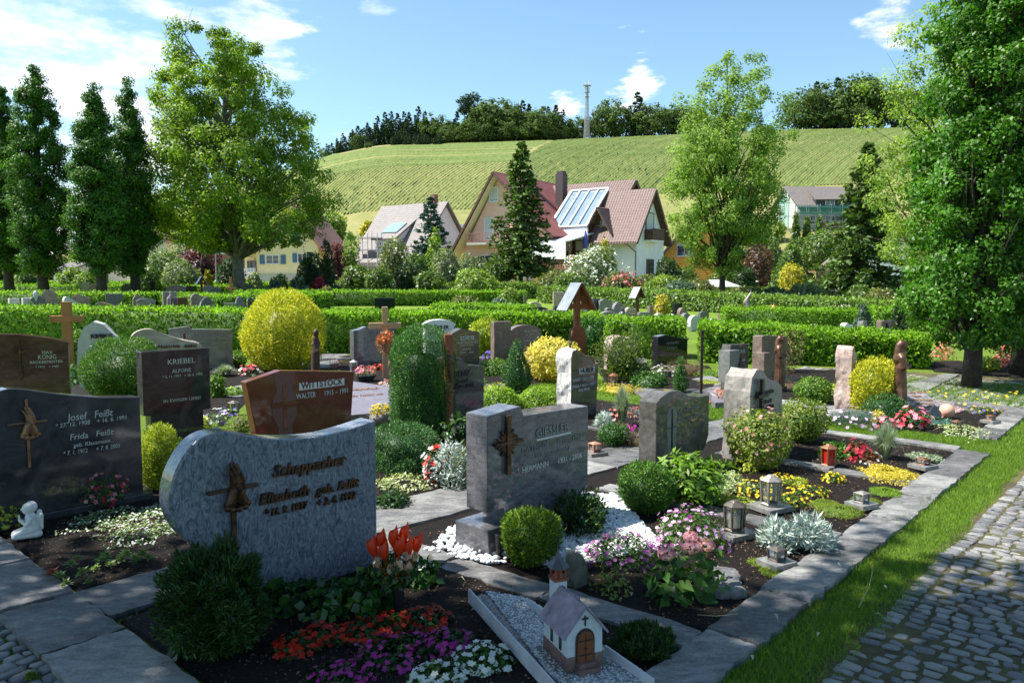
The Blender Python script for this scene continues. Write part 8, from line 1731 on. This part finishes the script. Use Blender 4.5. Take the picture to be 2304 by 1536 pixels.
FL(500, 965, 90, 46, P_LEAF, F_WHI, 'white and violet pansies above the blue-grey stone', nl=260, nf=60, L=.03, fs=.022, fmat2=F_VIO); B(438, 970, 66, 40, P_YG, 'yellow-green leafy tuft above the blue-grey stone', n=260, L=.05, prof='dome'); B(545, 970, 46, 36, P_OLI, 'grey-green cushion against the red-brown stone', n=500, L=.025, prof='dome')
FL(980, 1095, 52, 85, P_DL, F_RED, 'red and white begonias left of the silver ragwort', nl=260, nf=70, L=.045, fs=.03, fmat2=F_WHI, prof='egg')
B(1055, 1098, 60, 88, P_OLI, 'green heather tuft against the notched stone', n=2600, L=.10, asp=.03, style='needle', prof='dome', lump=.1)
B(905, 1108, 110, 26, P_VAR, 'pale trailing groundcover below the juniper mound', n=420, L=.03, prof='dome', lump=.5, core=False); B(885, 1150, 80, 46, P_DL, 'dark low leafy plant behind the calla vase', n=700, L=.03, prof='dome', lump=.3)
B(1038, 1022, 60, 85, P_DL, 'glossy rhododendron left of the notched stone', n=200, L=.085, asp=.4, lump=.3); B(1025, 1010, 40, 45, P_SIL, 'pale leaf tuft left of the notched stone', n=80, L=.06, asp=.5)
B(1125, 935, 100, 66, P_LIME, 'bright light-green box mound, left of the pair', n=2600, L=.035, prof='dome', lump=.15); B(1215, 930, 110, 62, P_LIME, 'bright light-green box mound, right of the pair', n=2600, L=.035, prof='dome', lump=.15)
B(1163, 885, 56, 118, P_JUN, 'slim green cone conifer behind the light box mounds', n=5200, L=.035, asp=.3, style='spray', prof='flame', lump=.12)
B(1243, 860, 118, 104, P_YR, 'yellow and cream leafed shrub left of the tall rough stone', n=2200, L=.065, asp=.4, lump=.25); B(1200, 850, 60, 70, P_BRN, 'reddish green shrub left of the yellow one', n=800, L=.05, lump=.3)
B(1096, 800, 80, 84, P_GTH, 'rounded golden-green conifer by the hedge', n=4200, L=.06, asp=.35, style='spray', lump=.2); 
B(1398, 862, 92, 108, C_('juniper_olive', (.03, .06, .01), (.17, .24, .03)), 'twisted irregular juniper before the pinkish stone', n=4200, L=.05, asp=.3, style='spray', lump=.5, freq=3, depth=.5); B(1440, 868, 60, 50, P_DK, 'dark low juniper at the foot of the twisted one', n=1500, L=.04, asp=.4, style='spray', prof='dome')
B(1530, 888, 30, 88, P_YEW, 'thin upright yew spike near the iron post', n=1500, L=.035, asp=.3, style='spray', prof='flame', lump=.2)
B(1330, 800, 50, 90, P_YEW, 'feathery green shrub right of the roofed cross', n=1500, L=.06, asp=.25, style='spray', lump=.35); B(1055, 880, 90, 34, P_LEAF, 'light green low shrubs behind the lawn', n=900, L=.04, prof='dome', lump=.4); B(1115, 850, 90, 46, P_BOX, 'green box clump behind the slim cone conifer', n=1200, L=.04, prof='dome', lump=.3); B(1120, 885, 60, 22, P_YG, 'small yellow-green perennial by the lawn', n=250, L=.04, prof='dome')
FL(1100, 812, 30, 20, P_LEAF, F_VIO, 'violet flowers left of the rounded brown stone', nl=120, nf=50, L=.03, fs=.03)
B(840, 815, 62, 52, P_YG, 'yellow-green shrub behind the pine cross', n=700, L=.06, lump=.2); FL(883, 842, 34, 32, P_LEAF, F_MAG, 'bright pink geranium right of the pine cross', nl=160, nf=60, L=.04, fs=.035); FL(872, 882, 44, 26, P_SIL, F_COR, 'coral flowers with silver leaves under the pine cross', nl=160, nf=40, L=.03, fs=.025)
FL(855, 838, 60, 22, P_DL, F_RED, 'row of red begonias left of the pine cross', nl=160, nf=50, L=.04, fs=.03); FL(770, 828, 60, 20, P_JUN, F_CRI, 'green cushion with red flowers above the red-brown stone', nl=400, nf=24, L=.02, fs=.025)
q = G(823, 862); bo = empty('planter_bowl', (q.x, q.y, .02), 0, 'dark grey bowl planted with pink flowers', 'planter'); mb = MB(); mb.lathe([(.09, 0), (.10, .01), (.17, .10), (.175, .12), (.16, .12), (.15, .10)], 20); mb.build('bowl', G_DARK, bo, smooth=True)
rng = rg(); P, N, _ = cloud('dome', .12, .17, .15, 200, rng, .3, z0=.10); A = leaf_arrays(P, N, .05, .3, rng); add('foliage', npmesh('foliage', A[0], A[1], P_LEAF, rnd=A[2]), bo); A = blossom_arrays(P[:70]+np.array([0, 0, .04]), N[:70], .025, rng); add('blossoms', npmesh('blossoms', A[0], A[1], F_PIN, rnd=A[2]), bo)
q = G(857, 955); bo = empty('stone_planter', (q.x, q.y, .02), 0, 'rough stone pot of yellow flowers left of the yew column', 'planter'); mb = MB(); mb.lathe([(.10, 0), (.13, .05), (.12, .11), (.09, .12)], 12); mb.build('pot', G_ROUGH, bo, smooth=True)
P, N, _ = cloud('dome', .11, .13, .12, 240, rng, .2, z0=.10); A = leaf_arrays(P, N, .03, .5, rng); add('foliage', npmesh('foliage', A[0], A[1], P_LEAF, rnd=A[2]), bo); A = blossom_arrays(P[:110]+np.array([0, 0, .015]), N[:110], .017, rng); add('blossoms', npmesh('blossoms', A[0], A[1], F_YEL, rnd=A[2]), bo)
# right centre
FL(1415, 955, 90, 40, P_SIL, F_COR, 'coral dianthus behind the arched window stone', nl=500, nf=60, L=.04, fs=.022, style='needle', asp=.06); FL(1405, 985, 60, 30, P_LEAF, F_MAG, 'pink flowers left of the arched window stone', nl=160, nf=50, L=.03, fs=.02)
B(1400, 960, 60, 110, P_GRS, 'airy blue grass tuft left of the arched window stone', n=500, L=.012, asp=.2, style='arch'); B(1382, 1008, 58, 54, P_YEW, 'small dark dwarf conifer on the bare soil', n=2400, L=.025, asp=.35, style='spray', lump=.25); B(1430, 1010, 80, 36, P_BRN, 'brown heather cushion left of the arched window stone', n=1200, L=.04, asp=.08, style='needle', prof='dome')
FL(1490, 852, 66, 30, P_LEAF, F_WHI, 'white daisies before the short hedge', nl=260, nf=80, L=.03, fs=.025); B(1465, 876, 92, 42, P_LEAF, 'leafy green perennials below the white daisies', n=1100, L=.04, prof='dome', lump=.3); B(1540, 850, 110, 42, P_BRN, 'brownish heather before the short hedge', n=1400, L=.06, asp=.06, style='needle', prof='dome'); B(1395, 888, 90, 24, P_SED, 'yellow flowering groundcover behind the rough stone', n=420, L=.03, prof='dome', lump=.4)
B(1600, 852, 90, 22, P_LIME, 'light green carpet plant before the dark stele', n=900, L=.025, prof='dome'); B(1595, 868, 60, 12, P_YG, 'thin yellow-green carpet near the iron post', n=500, L=.02, prof='dome'); FL(1618, 912, 50, 34, P_LEAF, F_COR, 'coral pink flowers in front of the oval slab', nl=220, nf=70, L=.03, fs=.022)
B(1768, 842, 76, 108, P_BRN, 'airy reddish twiggy shrub before the right hedge', n=1500, L=.035, asp=.5, lump=.3, depth=.8, core=False); B(1832, 912, 78, 62, P_BOX, 'bright green round shrub on the soil, right of centre', n=2800, L=.035, lump=.12); B(1770, 880, 70, 24, P_BRN, 'low reddish brown heather behind the rough sided stone', n=900, L=.03, asp=.1, style='needle', prof='dome'); B(1880, 890, 60, 26, P_YG, 'yellow-green low plants beside the bright round shrub', n=500, L=.035, prof='dome'); FL(1740, 852, 50, 26, P_AZA, F_COR, 'orange flowered shrub at the foot of the stepped stele', nl=200, nf=20, L=.04, fs=.03)
FL(1706, 1062, 156, 138, P_AZA, F_PIN, 'large azalea with pink tinged tips in front of the rough-sided stone', nl=5200, nf=70, L=.032, fs=.016, prof='ball', asp=.5, lump=.15)
B(1802, 1000, 108, 100, P_AZA, 'yellow-green azalea right of the rough-sided stone', n=3200, L=.032, asp=.5, lump=.2); B(1680, 1070, 70, 40, P_YG, 'young yellow-green shoots below the large azalea', n=220, L=.045, prof='dome', lump=.5, core=False)
B(1967, 928, 98, 122, P_GOLD, 'golden clipped yew between stone pillar and bronze figure', n=8000, L=.035, asp=.35, style='spray', prof='column', lump=.14, freq=4); B(1992, 942, 96, 58, P_JUN, 'low green juniper under the golden yew', n=3500, L=.035, asp=.25, style='spray', prof='dome')
FL(1930, 968, 140, 42, P_BLU, F_LIL, 'blue-green dianthus cushion with lilac pink flowers', nl=3200, nf=55, L=.05, fs=.022, style='needle', asp=.06, hf=1.35)
FL(2055, 968, 74, 52, P_DL, F_CRI, 'red and white impatiens in the sunny right bed', nl=260, nf=60, L=.05, fs=.035, fmat2=F_PIN); FL(1992, 972, 44, 32, P_DL, F_CRI, 'small red and white impatiens by the lilac cushion', nl=120, nf=26, L=.05, fs=.03, fmat2=F_PIN); B(1975, 958, 24, 34, P_YR, 'small orange-green leafy plant by the impatiens', n=120, L=.04)
FL(1928, 1045, 56, 54, C_('bronze_leaves', (.07, .03, .015), (.2, .09, .04)), F_CRI, 'red begonias beside the blue grass', nl=200, nf=50, L=.04, fs=.026); FL(1962, 1052, 40, 34, C_('bronze_leaves', (.07, .03, .015), (.2, .09, .04)), F_WHI, 'cream begonias right of the red ones', nl=140, nf=22, L=.04, fs=.02)
B(1990, 1040, 90, 100, P_GRS, 'blue fescue grass tuft in the dark bed', n=900, L=.008, asp=.2, style='arch'); B(1884, 1040, 80, 44, P_TH, 'low bright green cushion behind the copper lantern', n=1200, L=.035, prof='dome', lump=.3)
B(2075, 1042, 74, 22, P_GRS, 'grey-green spreading cushion near the kerb corner', n=600, L=.025, prof='dome', lump=.3); B(1995, 1088, 130, 24, P_SED, 'bright yellow sedum along the divider slab', n=2600, L=.018, asp=.5, prof='dome', lump=.4, depth=.4); 
for u, v, w, h, lb in [(1695, 1122, 70, 40, 'left'), (1755, 1100, 66, 34, 'upper'), (1775, 1148, 76, 40, 'lower middle'), (1820, 1125, 70, 34, 'right middle'), (1872, 1092, 46, 30, 'separate right'), (1735, 1130, 50, 30, 'lantern side')]:
    FL(u, v, w, h, P_LEAF, F_YEL, f'yellow marigold clump, the {lb} one of the bed', nl=260, nf=60, L=.022, fs=.013, lump=.4)
B(1790, 1100, 60, 26, P_YG, 'yellow-green cushion behind the pewter lantern', n=900, L=.018, prof='dome'); B(1652, 1148, 92, 24, P_YG, 'yellow-green carpet beside the petunias', n=1500, L=.018, prof='dome', lump=.3)
for u, v, w, h, lb in [(1888, 1170, 104, 28, 'mossy cushion, the large one near the kerb'), (1858, 1150, 70, 20, 'mossy cushion left of the low pewter lamp'), (1945, 1140, 60, 16, 'mossy cushion right of the low pewter lamp'), (1990, 1122, 74, 22, 'bright green carpet cushion at the kerb'), (1708, 1278, 46, 16, 'small moss patch left of the low square lamp'), (1775, 1290, 60, 16, 'small moss patch right of the low square lamp'), (1735, 1300, 50, 12, 'thin moss strip below the low square lamp')]:
    B(u, v, w, h, P_MOSS if 'bright' not in lb else P_LIME, lb, n=2600, L=.012, asp=.3, prof='dome', lump=.2, name='cushion_plant', cat='cushion plant')
B(2160, 985, 100, 14, P_VAR, 'sparse dry pale plants at the copper lantern', n=420, L=.03, prof='dome', lump=.5, core=False); FL(2210, 935, 70, 20, P_LEAF, F_VIO, 'violet and yellow pansies in the far right bed', nl=240, nf=40, L=.025, fs=.02, fmat2=F_YEL); B(2110, 962, 90, 14, P_BLU, 'low green edging by the slate plaque', n=420, L=.025, prof='dome', lump=.5)
FL(2120, 812, 50, 40, P_BRN, F_COR, 'red flowers left of the oak trunk beyond the path', nl=200, nf=60, L=.05, fs=.035); FL(2275, 830, 70, 60, C_('purple_bed_leaves', (.12, .03, .06), (.35, .12, .2)), F_COR, 'pink and purple flower bank at the right edge', nl=700, nf=120, L=.05, fs=.035); B(2225, 838, 46, 34, P_YG, 'yellow-green shrub between the two oak trunks', n=500, L=.05)
# dandelions in the rough grass, dry stalks and fallen leaves
rng = rg(); P = np.array([list(G(rng.uniform(2080, 2290), rng.uniform(888, 922)))[:2]+[.07] for _ in range(46)]); A = blossom_arrays(P, np.tile([0, -.2, 1.], (len(P), 1)), .022, rng, 7, .1); tag(add('dandelions', npmesh('dandelions', A[0], A[1], F_YEL, rnd=A[2])), 'yellow dandelion flowers dotted over the rough grass', 'flowers', kind='stuff')
for pts, lb in [([(1932, 1365), (1955, 1320), (1962, 1290), (1963, 1270)], 'long dry grass stalk bent over the grass strip'), ([(1570, 1382), (1610, 1385), (1660, 1380)], 'dry stalk lying on the shaded soil')]:
    mb = MB(); mb.tube([G(u, v, .05+.03*(i % 2)) for i, (u, v) in enumerate(pts)], .0017, 5); tag(mb.build('dry_stalk', plain('dry_grass', (.45, .36, .2), bmp=0)), lb, 'stalk')
L_FALL = C_('fallen_leaves', (.22, .2, .08), (.6, .6, .42), trans=.1); i = 0
for u, v in [(1843, 1455), (1690, 1510), (1740, 1408), (1985, 1345), (1990, 1290), (1880, 1292), (2100, 1120), (1965, 1410), (1265, 1345), (1420, 1362), (945, 1420), (160, 1195), (1030, 1325), (1060, 1400), (2180, 1010)]:
    q = G(u, v); rng = rg(); A = leaf_arrays(np.zeros((1, 3)), np.array([[0, 0, 1.]]), .036, .4, rng, jit=.2, fold=.3); i += 1
    tag(add('fallen_leaf', npmesh('fallen_leaf', A[0], A[1], L_FALL, rnd=A[2]), None, (q.x, q.y, .065)), 'pale fallen leaf lying on the ground', 'leaf', 'fallen leaves on beds and path')
